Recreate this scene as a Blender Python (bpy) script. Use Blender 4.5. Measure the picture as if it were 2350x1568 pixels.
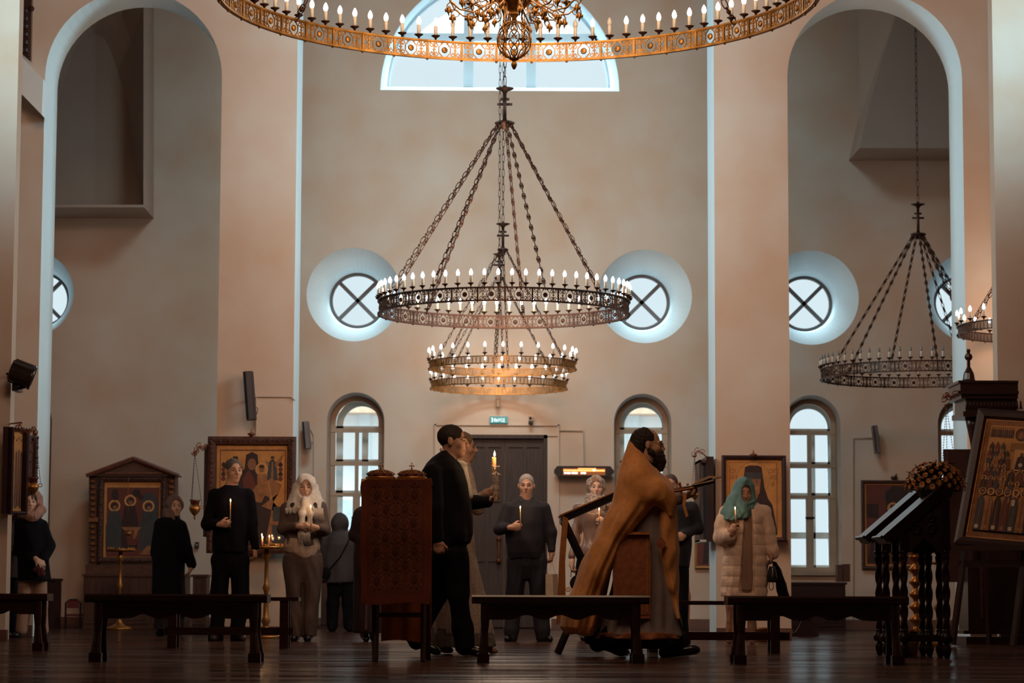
import bpy, math, random
import numpy as np
from mathutils import Vector, Matrix
from mathutils.geometry import tessellate_polygon
for _o in list(bpy.data.objects): bpy.data.objects.remove(_o)
SC = bpy.context.scene
C = SC.collection
PI = math.pi
random.seed(4)
# ---------------------------------------------------------------- camera
FPX = 5800.0
PITCH = math.atan(584/FPX); YAW = 0.0112; ROLL = 0.0035
camd = bpy.data.cameras.new('camera'); cam = bpy.data.objects.new('camera', camd); C.objects.link(cam)
camd.sensor_width = 36; camd.lens = 36*FPX/2350
CAMP = Vector((0, 0, 0.45))
CR = Matrix.Rotation(-YAW, 4, 'Z') @ Matrix.Rotation(PI/2+PITCH, 4, 'X') @ Matrix.Rotation(ROLL, 4, 'Z')
cam.matrix_world = Matrix.Translation(CAMP) @ CR
camd.clip_end = 200
camd.dof.use_dof = True; camd.dof.focus_distance = 19.2; camd.dof.aperture_fstop = 4.5
SC.camera = cam
# ---------------------------------------------------------------- sky, lights, exposure
SC.view_settings.view_transform = 'Standard'; SC.view_settings.look = 'None'
SC.view_settings.gamma = 1; SC.view_settings.exposure = 0.0; SC.view_settings.use_curve_mapping = False
wd = bpy.data.worlds.new('overcast_sky'); SC.world = wd; wd.use_nodes = True
wd.node_tree.nodes['Background'].inputs[0].default_value = (0.735, 0.875, 0.93, 1)
wd.node_tree.nodes['Background'].inputs[1].default_value = 1.0
def area(name, loc, target, sx, sy, power, col, spread=180):
    l = bpy.data.lights.new(name, 'AREA'); l.shape = 'RECTANGLE'; l.size = sx; l.size_y = sy
    l.energy = power; l.color = col; l.spread = math.radians(spread)
    o = bpy.data.objects.new(name, l); C.objects.link(o); o.location = loc
    o.rotation_euler = (Vector(target)-Vector(loc)).to_track_quat('-Z', 'Y').to_euler()
    return o
area('warm_arcade_fill', (0.2, 11, 9.5), (0.2, 27.3, 6.2), 5, 3, 122, (1.0, 0.60, 0.40), 62)  # unseen warm fill, added to brighten the arcade and walls
area('cold_side_fill_left', (-7.2, 23.2, 6.8), (2.3, 27.6, 5.8), 2.5, 3, 95, (0.50, 0.86, 1.0), 60)  # added cold fill for the right pier's inner face, out of view
area('cold_side_fill_right', (7.6, 23.2, 6.8), (-2.0, 27.6, 5.8), 2.5, 3, 95, (0.50, 0.86, 1.0), 60)  # its added counterpart, for the left pier's inner face
area('cold_wall_fill', (0.2, 26.2, 11.4), (0.2, 34.9, 6.6), 5, 2, 270, (0.62, 0.92, 1.0), 80)  # added overhead fill, cools and lifts the upper window wall
area('outside_sky_light', (0.2, 45, 16.0), (0.2, 35, 4.5), 24, 8, 15000, (0.60, 0.88, 1.0), 180)

def W(px, py, Y):
    d = CR.to_3x3() @ Vector(((px-1175)/FPX, (784-py)/FPX, -1))
    return CAMP + d*((Y-CAMP.y)/d.y)
def GY(px, py):           # depth of a floor point seen at pixel
    d = CR.to_3x3() @ Vector(((px-1175)/FPX, (784-py)/FPX, -1))
    return CAMP.y + d.y*(-CAMP.z/d.z)
# ---------------------------------------------------------------- materials
MT = {}
def mat(name, col, rough=0.7, metal=0.0, var=0.12, scale=6.0, bump=0.0, bscale=30.0, col2=None, stretch=(1,1,1), emit=None, spec=0.4, sheen=0.0):
    if name in MT: return MT[name]
    m = bpy.data.materials.new(name); m.use_nodes = True; n = m.node_tree.nodes; L = m.node_tree.links
    b = n['Principled BSDF']
    b.inputs['Roughness'].default_value = rough; b.inputs['Metallic'].default_value = metal
    b.inputs['Specular IOR Level'].default_value = spec
    if sheen: b.inputs['Sheen Weight'].default_value = sheen
    tc = n.new('ShaderNodeTexCoord'); mp = n.new('ShaderNodeMapping'); L.new(tc.outputs['Object'], mp.inputs['Vector'])
    mp.inputs['Scale'].default_value = stretch
    nz = n.new('ShaderNodeTexNoise'); nz.inputs['Scale'].default_value = scale; nz.inputs['Detail'].default_value = 5
    L.new(mp.outputs[0], nz.inputs['Vector'])
    rp = n.new('ShaderNodeValToRGB'); rp.color_ramp.elements[0].position = 0.3; rp.color_ramp.elements[1].position = 0.7
    c1 = [c*(1-var) for c in col]; c2 = list(col2) if col2 else [min(1, c*(1+var)) for c in col]
    rp.color_ramp.elements[0].color = (*c1, 1); rp.color_ramp.elements[1].color = (*c2, 1)
    L.new(nz.outputs['Fac'], rp.inputs['Fac']); L.new(rp.outputs['Color'], b.inputs['Base Color'])
    if bump:
        n2 = n.new('ShaderNodeTexNoise'); n2.inputs['Scale'].default_value = bscale; n2.inputs['Detail'].default_value = 4
        L.new(mp.outputs[0], n2.inputs['Vector'])
        bp = n.new('ShaderNodeBump'); bp.inputs['Strength'].default_value = bump; bp.inputs['Distance'].default_value = 0.01
        L.new(n2.outputs['Fac'], bp.inputs['Height']); L.new(bp.outputs['Normal'], b.inputs['Normal'])
    if emit:
        b.inputs['Emission Color'].default_value = (*emit[0], 1); b.inputs['Emission Strength'].default_value = emit[1]
    MT[name] = m
    return m
PLASTER = mat('peach_plaster', (0.57, 0.385, 0.28), 0.9, var=0.03, scale=1.25, bump=0.15, bscale=14, col2=(0.60, 0.495, 0.42), spec=0.15)
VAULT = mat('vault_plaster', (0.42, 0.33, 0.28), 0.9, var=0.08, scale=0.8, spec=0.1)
WHITE = mat('white_reveal_plaster', (0.74, 0.80, 0.82), 0.85, var=0.03, scale=2)
DARKWOOD = mat('dark_varnished_wood', (0.030, 0.011, 0.010), 0.28, var=0.3, scale=9, stretch=(1, 1, 9), bump=0.1, bscale=20, spec=0.5)
BENCHW = mat('bench_wood', (0.028, 0.009, 0.009), 0.22, var=0.3, scale=7, stretch=(0.6, 6, 6), bump=0.06, bscale=25, spec=0.55)
MIDWOOD = mat('brown_carved_wood', (0.085, 0.032, 0.018), 0.45, var=0.35, scale=10, stretch=(1, 1, 4), bump=0.3, bscale=60)
REDWOOD = mat('reddish_cabinet_wood', (0.070, 0.025, 0.017), 0.5, var=0.3, scale=5, stretch=(6, 6, 0.7))
DOORW = mat('old_door_wood', (0.040, 0.021, 0.017), 0.55, var=0.35, scale=6, stretch=(8, 8, 0.6), bump=0.2, bscale=30)
FRAMEW = mat('window_frame_paint', (0.36, 0.25, 0.18), 0.6, var=0.1)
GILT = mat('gilt_brass', (0.42, 0.19, 0.055), 0.38, 0.85, var=0.3, scale=30)
GOLDP = mat('icon_gold_ground', (0.52, 0.24, 0.075), 0.55, 0.25, var=0.18, scale=7)
IRON = mat('dark_bronze', (0.060, 0.028, 0.020), 0.45, 0.6, var=0.3, scale=40)
BRONZE = mat('aged_brass', (0.40, 0.20, 0.05), 0.38, 0.75, var=0.4, scale=12)
BLACKM = mat('black_metal', (0.012, 0.009, 0.012), 0.35, 0.3, var=0.2)
WAX = mat('beeswax', (0.60, 0.34, 0.14), 0.5, var=0.1, scale=30)
IVORY = mat('ivory_sleeve', (0.78, 0.72, 0.62), 0.35, var=0.05)
FLAME = mat('candle_flame', (1, 0.8, 0.4), 0.5, emit=((1.0, 0.66, 0.30), 14))
BULB = mat('warm_bulb', (1, 1, 1), 0.3, emit=((1.0, 0.84, 0.66), 6))
BULBC = mat('cool_bulb', (1, 1, 1), 0.3, emit=((0.80, 0.93, 1.0), 4.5))
BULBOFF = mat('unlit_bulb', (0.30, 0.28, 0.26), 0.15, spec=0.6)
BULBCLR = mat('unlit_clear_bulb', (0.75, 0.72, 0.66), 0.1, spec=0.6)
def glassmat():
    m = bpy.data.materials.new('window_glass'); m.use_nodes = True; n = m.node_tree.nodes; L = m.node_tree.links
    n.remove(n['Principled BSDF']); t = n.new('ShaderNodeBsdfTransparent'); g = n.new('ShaderNodeBsdfGlossy'); x = n.new('ShaderNodeMixShader')
    t.inputs[0].default_value = (0.97, 0.99, 1, 1); g.inputs['Roughness'].default_value = 0.05
    nz = n.new('ShaderNodeTexNoise'); nz.inputs['Scale'].default_value = 2; ma = n.new('ShaderNodeMath'); ma.operation = 'MULTIPLY'; ma.inputs[1].default_value = 0.08
    L.new(nz.outputs['Fac'], ma.inputs[0]); L.new(ma.outputs[0], x.inputs[0]); L.new(t.outputs[0], x.inputs[1]); L.new(g.outputs[0], x.inputs[2])
    L.new(x.outputs[0], n['Material Output'].inputs['Surface']); MT['glass'] = m; return m
GLASS = glassmat()
def floormat():
    m = mat('worn_floorboards', (0.055, 0.028, 0.024), 0.42, var=0.3, scale=2.2, stretch=(0.5, 6, 1), col2=(0.088, 0.048, 0.038), spec=0.30)
    n = m.node_tree.nodes; L = m.node_tree.links; b = n['Principled BSDF']
    tc = n.new('ShaderNodeTexCoord'); mp = n.new('ShaderNodeMapping'); L.new(tc.outputs['Object'], mp.inputs['Vector'])
    br = n.new('ShaderNodeTexBrick'); L.new(mp.outputs[0], br.inputs['Vector']); br.inputs['Scale'].default_value = 1
    br.inputs['Brick Width'].default_value = 1.6; br.inputs['Row Height'].default_value = 0.16; br.inputs['Mortar Size'].default_value = 0.006
    br.inputs['Color1'].default_value = (0.8, 0.78, 0.8, 1); br.inputs['Color2'].default_value = (1.25, 1.12, 1.05, 1); br.inputs['Mortar'].default_value = (0.25, 0.2, 0.2, 1)
    mx = n.new('ShaderNodeMix'); mx.data_type = 'RGBA'; mx.blend_type = 'MULTIPLY'; mx.inputs[0].default_value = 1
    old = b.inputs['Base Color'].links[0].from_socket
    L.new(old, mx.inputs[6]); L.new(br.outputs['Color'], mx.inputs[7]); L.new(mx.outputs[2], b.inputs['Base Color'])
    n2 = n.new('ShaderNodeTexNoise'); n2.inputs['Scale'].default_value = 1.7; n2.inputs['Detail'].default_value = 6
    mp2 = n.new('ShaderNodeMapping'); mp2.inputs['Scale'].default_value = (0.5, 3, 1); L.new(tc.outputs['Object'], mp2.inputs['Vector']); L.new(mp2.outputs[0], n2.inputs['Vector'])
    mr = n.new('ShaderNodeMapRange'); mr.inputs[1].default_value = 0.3; mr.inputs[2].default_value = 0.7; mr.inputs[3].default_value = 0.08; mr.inputs[4].default_value = 0.27
    L.new(n2.outputs['Fac'], mr.inputs[0]); L.new(mr.outputs[0], b.inputs['Roughness'])
    bp = n.new('ShaderNodeBump'); bp.inputs['Strength'].default_value = 0.12; bp.inputs['Distance'].default_value = 0.008
    L.new(n2.outputs['Fac'], bp.inputs['Height']); L.new(bp.outputs['Normal'], b.inputs['Normal'])
    df = n.new('ShaderNodeBsdfDiffuse'); L.new(mx.outputs[2], df.inputs[0]); ms = n.new('ShaderNodeMixShader')
    m2 = n.new('ShaderNodeMapRange'); m2.inputs[1].default_value = 0.35; m2.inputs[2].default_value = 0.65; m2.inputs[3].default_value = 0.62; m2.inputs[4].default_value = 0.30
    n3 = n.new('ShaderNodeTexNoise'); n3.inputs['Scale'].default_value = 0.8; n3.inputs['Detail'].default_value = 7; mp3 = n.new('ShaderNodeMapping'); mp3.inputs['Scale'].default_value = (0.6, 2.2, 1)
    L.new(tc.outputs['Object'], mp3.inputs['Vector']); L.new(mp3.outputs[0], n3.inputs['Vector']); L.new(n3.outputs['Fac'], m2.inputs[0]); L.new(m2.outputs[0], ms.inputs[0])
    L.new(df.outputs[0], ms.inputs[1]); L.new(b.outputs[0], ms.inputs[2]); L.new(ms.outputs[0], n['Material Output'].inputs['Surface'])
    return m
FLOOR = floormat()
# ---------------------------------------------------------------- mesh builder
class MB:
    def __init__(s): s.v = []; s.f = []; s.m = []; s.cur = 0
    def add(s, vs, fs):
        o = len(s.v); s.v += [tuple(p) for p in vs]; s.f += [tuple(i+o for i in f) for f in fs]; s.m += [s.cur]*len(fs); return s
    def box(s, x0, x1, y0, y1, z0, z1, M=None):
        vs = [Vector((x, y, z)) for x in (x0, x1) for y in (y0, y1) for z in (z0, z1)]
        if M is not None: vs = [M @ p for p in vs]
        return s.add(vs, [(0, 1, 3, 2), (4, 6, 7, 5), (0, 4, 5, 1), (2, 3, 7, 6), (0, 2, 6, 4), (1, 5, 7, 3)])
    def tube(s, pts, r, n=8, caps=True, flat=1.0):
        pts = [Vector(p) for p in pts]; k = len(pts)
        rs = r if isinstance(r, (list, tuple)) else [r]*k
        up = None; rings = []
        for i, p in enumerate(pts):
            t = (pts[min(i+1, k-1)]-pts[max(i-1, 0)])
            t = t.normalized() if t.length > 1e-9 else Vector((0, 0, 1))
            if up is None: up = Vector((0, 0, 1)) if abs(t.z) < 0.9 else Vector((0, 1, 0))
            a = t.cross(up)
            if a.length < 1e-6: a = t.orthogonal()
            a.normalize(); b = a.cross(t).normalized(); up = b
            rings.append([p + a*math.cos(2*PI*j/n)*rs[i] + b*math.sin(2*PI*j/n)*rs[i]*flat for j in range(n)])
        vs = [q for R in rings for q in R]
        fs = [(i*n+j, i*n+(j+1) % n, (i+1)*n+(j+1) % n, (i+1)*n+j) for i in range(k-1) for j in range(n)]
        if caps: fs += [tuple(range(n))[::-1], tuple(range((k-1)*n, k*n))]
        return s.add(vs, fs)
    def lathe(s, prof, c=(0, 0, 0), n=20, M=None):
        c = Vector(c); vs = []; k = len(prof)
        for r, z in prof:
            for j in range(n): vs.append(Vector((r*math.cos(2*PI*j/n), r*math.sin(2*PI*j/n), z)))
        if M is not None: vs = [M @ p for p in vs]
        vs = [p+c for p in vs]
        fs = [(i*n+j, i*n+(j+1) % n, (i+1)*n+(j+1) % n, (i+1)*n+j) for i in range(k-1) for j in range(n)]
        fs += [tuple(range(n))[::-1], tuple(range((k-1)*n, k*n))]
        return s.add(vs, fs)
    def ell(s, c, r, n=12, M=None):
        c = Vector(c); r = r if isinstance(r, (tuple, list)) else (r, r, r)
        h = n//2; vs = []
        for i in range(h+1):
            a = PI*i/h
            for j in range(n):
                p = Vector((r[0]*math.sin(a)*math.cos(2*PI*j/n), r[1]*math.sin(a)*math.sin(2*PI*j/n), r[2]*math.cos(a)))
                vs.append(c + (M @ p if M is not None else p))
        return s.add(vs, [(i*n+j, (i+1)*n+j, (i+1)*n+(j+1) % n, i*n+(j+1) % n) for i in range(h) for j in range(n)])
    def prism(s, pts, d, holes=()):
        """outline pts (3D, planar) with holes, pushed along vector d"""
        loops = [[Vector(p) for p in pts]] + [[Vector(p) for p in h] for h in holes]
        d = Vector(d); flatv = [p for l in loops for p in l]; n = len(flatv)
        tris = tessellate_polygon(loops)
        fs = [tuple(t) for t in tris] + [tuple(i+n for i in reversed(t)) for t in tris]
        o = 0
        for l in loops:
            m = len(l)
            fs += [(o+i, o+(i+1) % m, o+n+(i+1) % m, o+n+i) for i in range(m)]; o += m
        return s.add(flatv+[p+d for p in flatv], fs)
    def quad(s, a, b, c, d): return s.add([a, b, c, d], [(0, 1, 2, 3)])
WL = {}
def setp(o, label=None, cat=None, group=None, kind=None):
    if label: o['label'] = label
    if cat: o['category'] = cat
    if group: o['group'] = group
    if kind: o['kind'] = kind
    return o
def mesh_from(name, v, f, mats, midx=None, smooth=True, off=Vector((0, 0, 0))):
    me = bpy.data.meshes.new(name)
    me.from_pydata([(p[0]-off.x, p[1]-off.y, p[2]-off.z) for p in v], [], f)
    for m in mats: me.materials.append(m)
    if midx is not None and len(mats) > 1: me.polygons.foreach_set('material_index', midx)
    if smooth: me.polygons.foreach_set('use_smooth', [True]*len(me.polygons))
    me.validate(); me.update()
    return me
def link(name, me, parent=None, loc=None):
    o = bpy.data.objects.new(name, me); C.objects.link(o)
    if parent is not None: o.parent = parent; WL[o.name] = WL[parent.name]
    if loc is not None: o.location = loc
    return o
def obj(name, mb, mats, parent=None, smooth=False, label=None):
    """builds in world coordinates; children share their root's origin"""
    if not isinstance(mats, (list, tuple)): mats = [mats]
    off = WL[parent.name] if parent is not None else Vector((0, 0, 0))
    if parent is None:
        a = np.array(mb.v); off = Vector(((a[:, 0].min()+a[:, 0].max())/2, (a[:, 1].min()+a[:, 1].max())/2, a[:, 2].min()))
    me = mesh_from(name, mb.v, mb.f, mats, mb.m, smooth, off)
    o = link(name, me, parent)
    if parent is None: o.location = off; WL[o.name] = off
    if smooth == 'auto':
        pass
    if label: o['label'] = label
    return o
def thing(name, loc, label, cat, group=None):
    o = bpy.data.objects.new(name, None); C.objects.link(o); o.location = loc; o.empty_display_size = 0.1
    WL[o.name] = Vector(loc); setp(o, label, cat, group); return o
def struct(name, mb, mats, smooth=False, parent=None):
    o = obj(name, mb, mats, parent, smooth); o['kind'] = 'structure'; return o
def copy_tree(o, parent=None):
    c = o.copy(); C.objects.link(c)
    if parent is not None: c.parent = parent
    for ch in list(o.children): copy_tree(ch, c)
    return c
# ================================================================ SETTING
YA0, YA1, YW = 27.3, 28.11, 35.0      # arcade front and back, window wall
ZT = 12.0
struct('floor', MB().box(-9.5, 9.5, -3, 36.2, -0.2, 0), FLOOR)
struct('ceiling', MB().box(-9.5, 9.5, -3, 36.2, ZT, ZT+0.2), VAULT)
struct('wall_left', MB().box(-9.5, -9.0, -3, 36.2, 0, ZT), PLASTER)
struct('wall_right', MB().box(9.0, 9.5, -3, 36.2, 0, ZT), PLASTER)
struct('wall_behind_camera', MB().box(-9.5, 9.5, -3.4, -3, 0, ZT), PLASTER)
def arcpts(cx, cz, r, a0, a1, n, Y, rz=None):
    rz = rz or r
    return [Vector((cx+r*math.cos(a0+(a1-a0)*i/n), Y, cz+rz*math.sin(a0+(a1-a0)*i/n))) for i in range(n+1)]
# arcade wall with two aisle arches and the tall middle opening
def archspan(pxl, pxr, pyt, Y):
    a = W(pxl, 600, Y).x; b = W(pxr, 600, Y).x; t = W((pxl+pxr)/2, pyt, Y).z
    return a, b, t
la, lb, lt = archspan(94, 503, -22, YA0)
ra, rb, rt = archspan(1810, 2214, -18, YA0)
ca, cb = W(677, 600, YA0).x, W(1640, 600, YA0).x
def door_outline(a, b, t, Y):
    r = (b-a)/2
    return [Vector((a, Y, 0))] + arcpts((a+b)/2, t-r, r, PI, 0, 28, Y) + [Vector((b, Y, 0))]
out = [Vector((-9.0, YA0, 0))] + door_outline(la, lb, lt, YA0) + door_outline(ca, cb, 11.2, YA0) + door_outline(ra, rb, rt, YA0) + \
      [Vector((9.0, YA0, 0)), Vector((9.0, YA0, ZT)), Vector((-9.0, YA0, ZT))]
ab = MB().prism(out, (0, YA1-YA0, 0)); nt = len(ab.f)-len(out)
ab.m = [0]*nt+[1 if abs(sum(out[i % len(out)].x for i in (k, k+1)))/2 < 8.9 else 0 for k in range(len(out))]
struct('wall_arcade', ab, [PLASTER, WHITE])
# near piers at the picture's edges
xl = W(29, 700, 25.2).x; xr = W(2287, 700, 25.2).x
struct('wall_left_pier', MB().box(-7.2, xl, 25.2, 25.42, 0, ZT), PLASTER)
struct('wall_right_pier', MB().box(xr, 7.2, 25.2, 25.42, 0, ZT), PLASTER)
b = MB()
b.box(la-3, la, YA0-0.06, YA0, 0, 0.12); b.box(lb, ca, YA0-0.06, YA0, 0, 0.115); b.box(cb, ra, YA0-0.06, YA0, 0, 0.115); b.box(rb, rb+2, YA0-0.06, YA0, 0, 0.115)
struct('baseboard_arcade', b, mat('baseboard_brown', (0.13, 0.06, 0.045), 0.6))
b = MB().box(-7.2, xl+0.03, 25.12, 25.2, 0, 0.10); b.box(xr-0.03, 7.2, 25.12, 25.2, 0, 0.10)
struct('baseboard_pier', b, MT['baseboard_brown'])
b = MB().box(-9, W(1060, 1400, YW).x, YW-0.25, YW, 0, 0.05); b.box(W(1265, 1400, YW).x, 9, YW-0.25, YW, 0, 0.05)
b.box(-9, W(1060, 1400, YW).x, YW-0.05, YW, 0.05, 0.14); b.box(W(1265, 1400, YW).x, 9, YW-0.05, YW, 0.05, 0.14)
struct('baseboard_back', b, MT['baseboard_brown'])
# slanting soffit band beside the left arch
p = [W(48, 128, 26.9), W(99, 182, 26.9), W(96, 264, 26.9), W(46, 212, 26.9)]
p[0] = p[0]+(p[0]-p[1])*0.5; p[3] = p[3]+(p[3]-p[2])*0.5
struct('trim_1', MB().prism(p, (0, YA0-26.9, 0)), WHITE)
# aisle vault shoulders (lofted from a parabola-edged panel)
def vault(name, para, outer, Yd, Yf, extra):
    b = MB(); n = len(para)
    P = [W(x, y, Yd) for x, y in para]; O = [W(x, y, Yf) for x, y in outer]
    for i in range(n-1): b.quad(P[i], P[i+1], O[i+1], O[i])
    b.prism([W(x, y, Yd) for x, y in extra[0]], (0, 0.05, 0))
    b.prism([W(x, y, Yf) for x, y in extra[1]], (0, YW-Yf, 0))
    struct(name, b, VAULT, smooth=False)
para = [(118, 330), (128, 250), (140, 205), (152, 165), (166, 125), (185, 92), (213, 74), (238, 86), (254, 115), (270, 162), (285, 212), (300, 290), (311, 370), (320, 430), (325, 470)]
outer = [(100, 330), (100, 200), (100, 100), (100, 0), (110, -60), (150, -60), (190, -60), (240, -60), (300, -60), (329, 20), (329, 120), (329, 240), (329, 340), (329, 430), (329, 470)]
b = MB(); n = len(para); Yd, Yf = 34.75, 34.0
P = [W(x, y, Yd) for x, y in para]; O = [W(x, y, Yf) for x, y in outer]
mid = [(P[i]+O[i])/2 + Vector((0, 0.12, 0)) for i in range(n)]
for i in range(n-1): b.quad(P[i], P[i+1], mid[i+1], mid[i]); b.quad(mid[i], mid[i+1], O[i+1], O[i])
b.prism([W(80, 470, Yd)]+P+[], (0, 0.1, 0))
b.prism([W(329, 470, Yf), W(329, -80, Yf), W(331, -80, Yf), W(331, 470, Yf)], (0, 1.0, 0))
b.prism([W(80, 470, Yf), W(331, 470, Yf), W(331, 476, Yf), W(80, 476, Yf)], (0, 1.0, 0))
struct('trim_2', b, VAULT)
b = MB()
p = [W(1972, 340, 34.0), W(2300, 340, 34.0), W(2300, -60, 34.0), W(2075, -60, 34.0), W(2050, 60, 34.0), W(2020, 150, 34.0), W(1995, 240, 34.0)]
b.prism(p, (0, 1.0, 0))
q = [W(1972, 340, 34.7), W(1972, -60, 34.7), W(2075, -60, 34.0), W(2050, 60, 34.0), W(2020, 150, 34.0), W(1995, 240, 34.0), W(1972, 340, 34.0)]
b.add(q, [(0, 1, 2, 3), (0, 3, 4, 5), (0, 5, 6)])
struct('trim_3', b, VAULT)
# window wall: holes
def loop_round(px, py, rpx, Y, n=48):
    c = W(px, py, Y); r = rpx*Y/FPX
    return [Vector((c.x+r*math.cos(2*PI*i/n), Y, c.z+r*math.sin(2*PI*i/n))) for i in range(n)]
def loop_arch(px0, px1, pyt, pyb, Y, n=24):
    a = W(px0, 1100, Y).x; c = W(px1, 1100, Y).x; t = W((px0+px1)/2, pyt, Y).z; z0 = W((px0+px1)/2, pyb, Y).z; r = (c-a)/2
    return [Vector((a, Y, z0)), Vector((c, Y, z0))] + arcpts((a+c)/2, t-r, r, 0, PI, n, Y)
def loop_lun(px0, px1, pyb, Y, n=36):
    a = W(px0, pyb, Y).x; c = W(px1, pyb, Y).x; z0 = W((px0+px1)/2, pyb, Y).z; r = (c-a)/2
    return arcpts((a+c)/2, z0, r, 0, PI, n, Y, r*1.02)
YB = YW+0.95
holes = []
holes.append((loop_lun(873, 1421, 208, YW), loop_lun(890, 1398, 207, YB)))
RW = [(70, 674, 100), (812, 676, 109), (1480, 680, 109), (1862, 683, 110), (2230, 683, 105)]
for x, y, r in RW:
    q = 1 - (x-1175)/1100*0.028
    cx = x - (x-1175)*0.0264; cy = y + 16
    holes.append((loop_round(x, y, r, YW), loop_round(cx, cy, 62, YB)))
AW = [(50, 903), (815, 901), (1475, 904), (1864, 907), (2220, 908)]
for x, t in AW:
    holes.append((loop_arch(x-66, x+66, t, 1316, YW), loop_arch(x-60-(x-1175)*0.009, x+60-(x-1175)*0.009, t+10, 1313, YW+0.35)))
dl, dr, dt = W(1066, 1100, YW).x, W(1256, 1100, YW).x, W(1160, 998, YW).z
b = MB()
outer = [Vector((-9.5, YW, -0.1)), Vector((dl, YW, -0.1)), Vector((dl, YW, dt)), Vector((dr, YW, dt)), Vector((dr, YW, -0.1)), Vector((9.5, YW, -0.1)), Vector((9.5, YW, ZT)), Vector((-9.5, YW, ZT))]
loops = [outer]+[h[0] for h in holes]
fl = [p for l in loops for p in l]
b.add(fl, [tuple(t) for t in tessellate_polygon(loops)])
outB = [Vector((-9.5, YB, -0.1)), Vector((9.5, YB, -0.1)), Vector((9.5, YB, ZT)), Vector((-9.5, YB, ZT))]
loops = [outB]+[[Vector((p.x, YB, p.z)) for p in h[1]] for h in holes]
b.add([p for l in loops for p in l], [tuple(t) for t in tessellate_polygon(loops)])
b.box(dl, dr, YW+0.16, YB-0.02, -0.1, dt)
b.add([Vector((dl, YW, 0)), Vector((dl, YW, dt)), Vector((dr, YW, dt)), Vector((dr, YW, 0)), Vector((dl, YW+0.2, 0)), Vector((dl, YW+0.2, dt)), Vector((dr, YW+0.2, dt)), Vector((dr, YW+0.2, 0))], [(0, 1, 5, 4), (1, 2, 6, 5), (2, 3, 7, 6)])
for i, (o_, i_) in enumerate(holes):
    n = len(o_); b.cur = 2 if i >= 6 else 1
    if i >= 6:
        i2 = [Vector((p.x, YB, p.z)) for p in i_]
        b.add(o_+i_+i2, [(j, (j+1) % n, n+(j+1) % n, n+j) for j in range(n)]+[(n+j, n+(j+1) % n, 2*n+(j+1) % n, 2*n+j) for j in range(n)])
    else:
        # rounded lip near the glass
        md = [Vector((o.x*0.22+p.x*0.78 + (p.x-o.x)*0.0, YW+0.55, o.z*0.22+p.z*0.78)) for o, p in zip(o_, i_)]
        b.add(o_+md+i_, [(j, (j+1) % n, n+(j+1) % n, n+j) for j in range(n)]+[(n+j, n+(j+1) % n, 2*n+(j+1) % n, 2*n+j) for j in range(n)])
b.cur = 0
struct('wall_back', b, [PLASTER, WHITE, FRAMEW])
# windows
OUTF = mat('outer_white_frame', (0.82, 0.92, 0.96), 0.6, var=0.03)
WFD = mat('round_window_frame', (0.10, 0.085, 0.085), 0.5)
def ringprism(b, lo, li, dy):
    n = len(lo); d = Vector((0, dy, 0)); vs = lo+li+[p+d for p in lo]+[p+d for p in li]
    fs = []
    for j in range(n):
        k = (j+1) % n
        fs += [(j, k, n+k, n+j), (2*n+j, 3*n+j, 3*n+k, 2*n+k), (j, 2*n+j, 2*n+k, k), (n+j, n+k, 3*n+k, 3*n+j)]
    b.add(vs, fs)
def scaled(l, s, Y=None):
    c = sum(l, Vector())/len(l)
    return [Vector((c.x+(p.x-c.x)*s, Y if Y else p.y, c.z+(p.z-c.z)*s)) for p in l]
def inset(l, d):
    x0 = min(p.x for p in l); x1 = max(p.x for p in l); z0 = min(p.z for p in l); cx = (x0+x1)/2; r = (x1-x0)/2; zc = max(p.z for p in l)-r; out = []
    for p in l:
        if p.z <= z0+1e-6: out.append(Vector((cx+(p.x-cx)*(r-d)/r, p.y, z0+d)))
        else: out.append(Vector((cx+(p.x-cx)*(r-d)/r, p.y, zc+(p.z-zc)*(r-d)/r)))
    return out
wn = 1
# lunette
lo = holes[0][1]; z0 = min(p.z for p in lo); cx = (lo[0].x+lo[-1].x)/2; R = lo[0].x-cx
t = thing('window_%d' % wn, (cx, YB, z0), None, None); t['kind'] = 'structure'; wn += 1
b = MB()
for px in (1075, 1218):
    x = W(px, 200, YB).x; b.box(x-0.07, x+0.07, YB-0.12, YB-0.02, z0, z0+math.sqrt(max(0, R*R-(x-cx)**2)))
zt = W(1150, 88, YB).z; x0 = W(1075, 100, YB).x; x1 = W(1218, 100, YB).x
b.box(cx-R*0.9, cx+R*0.9, YB-0.1, YB-0.02, zt-0.05, zt+0.05)
b.box(cx-R, cx+R, YB-0.12, YB-0.02, z0-0.03, z0+0.02)
i_ = arcpts(cx, z0, R*0.982, 0, PI, 36, YB-0.1); ringprism(b, arcpts(cx, z0, R*1.0, 0, PI, 36, YB-0.1), i_, 0.08)
obj('frame', b, mat('white_painted_frame', (0.52, 0.60, 0.64), 0.6, var=0.03), t)
obj('pane', MB().add(arcpts(cx, z0, R*0.99, 0, PI, 36, YB-0.05), [tuple(range(37))]), GLASS, t)
for k, (x, y, r) in enumerate(RW):
    li = holes[1+k][1]; c = sum(li, Vector())/len(li); r = (li[0]-c).length
    t = thing('window_%d' % wn, (c.x, YB, c.z), None, None); t['kind'] = 'structure'; wn += 1
    b = MB(); ringprism(b, scaled(li, 1.02, YB-0.1), scaled(li, 0.93, YB-0.1), 0.08)
    for a in (PI/4, 3*PI/4):
        M = Matrix.Translation((c.x, YB-0.08, c.z)) @ Matrix.Rotation(a, 4, 'Y'); b.box(-r*0.96, r*0.96, 0, 0.05, -0.026, 0.026, M)
    obj('frame', b, WFD, t)
    obj('pane', MB().add(scaled(li, 0.98, YB-0.04), [tuple(range(len(li)))]), GLASS, t)
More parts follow.
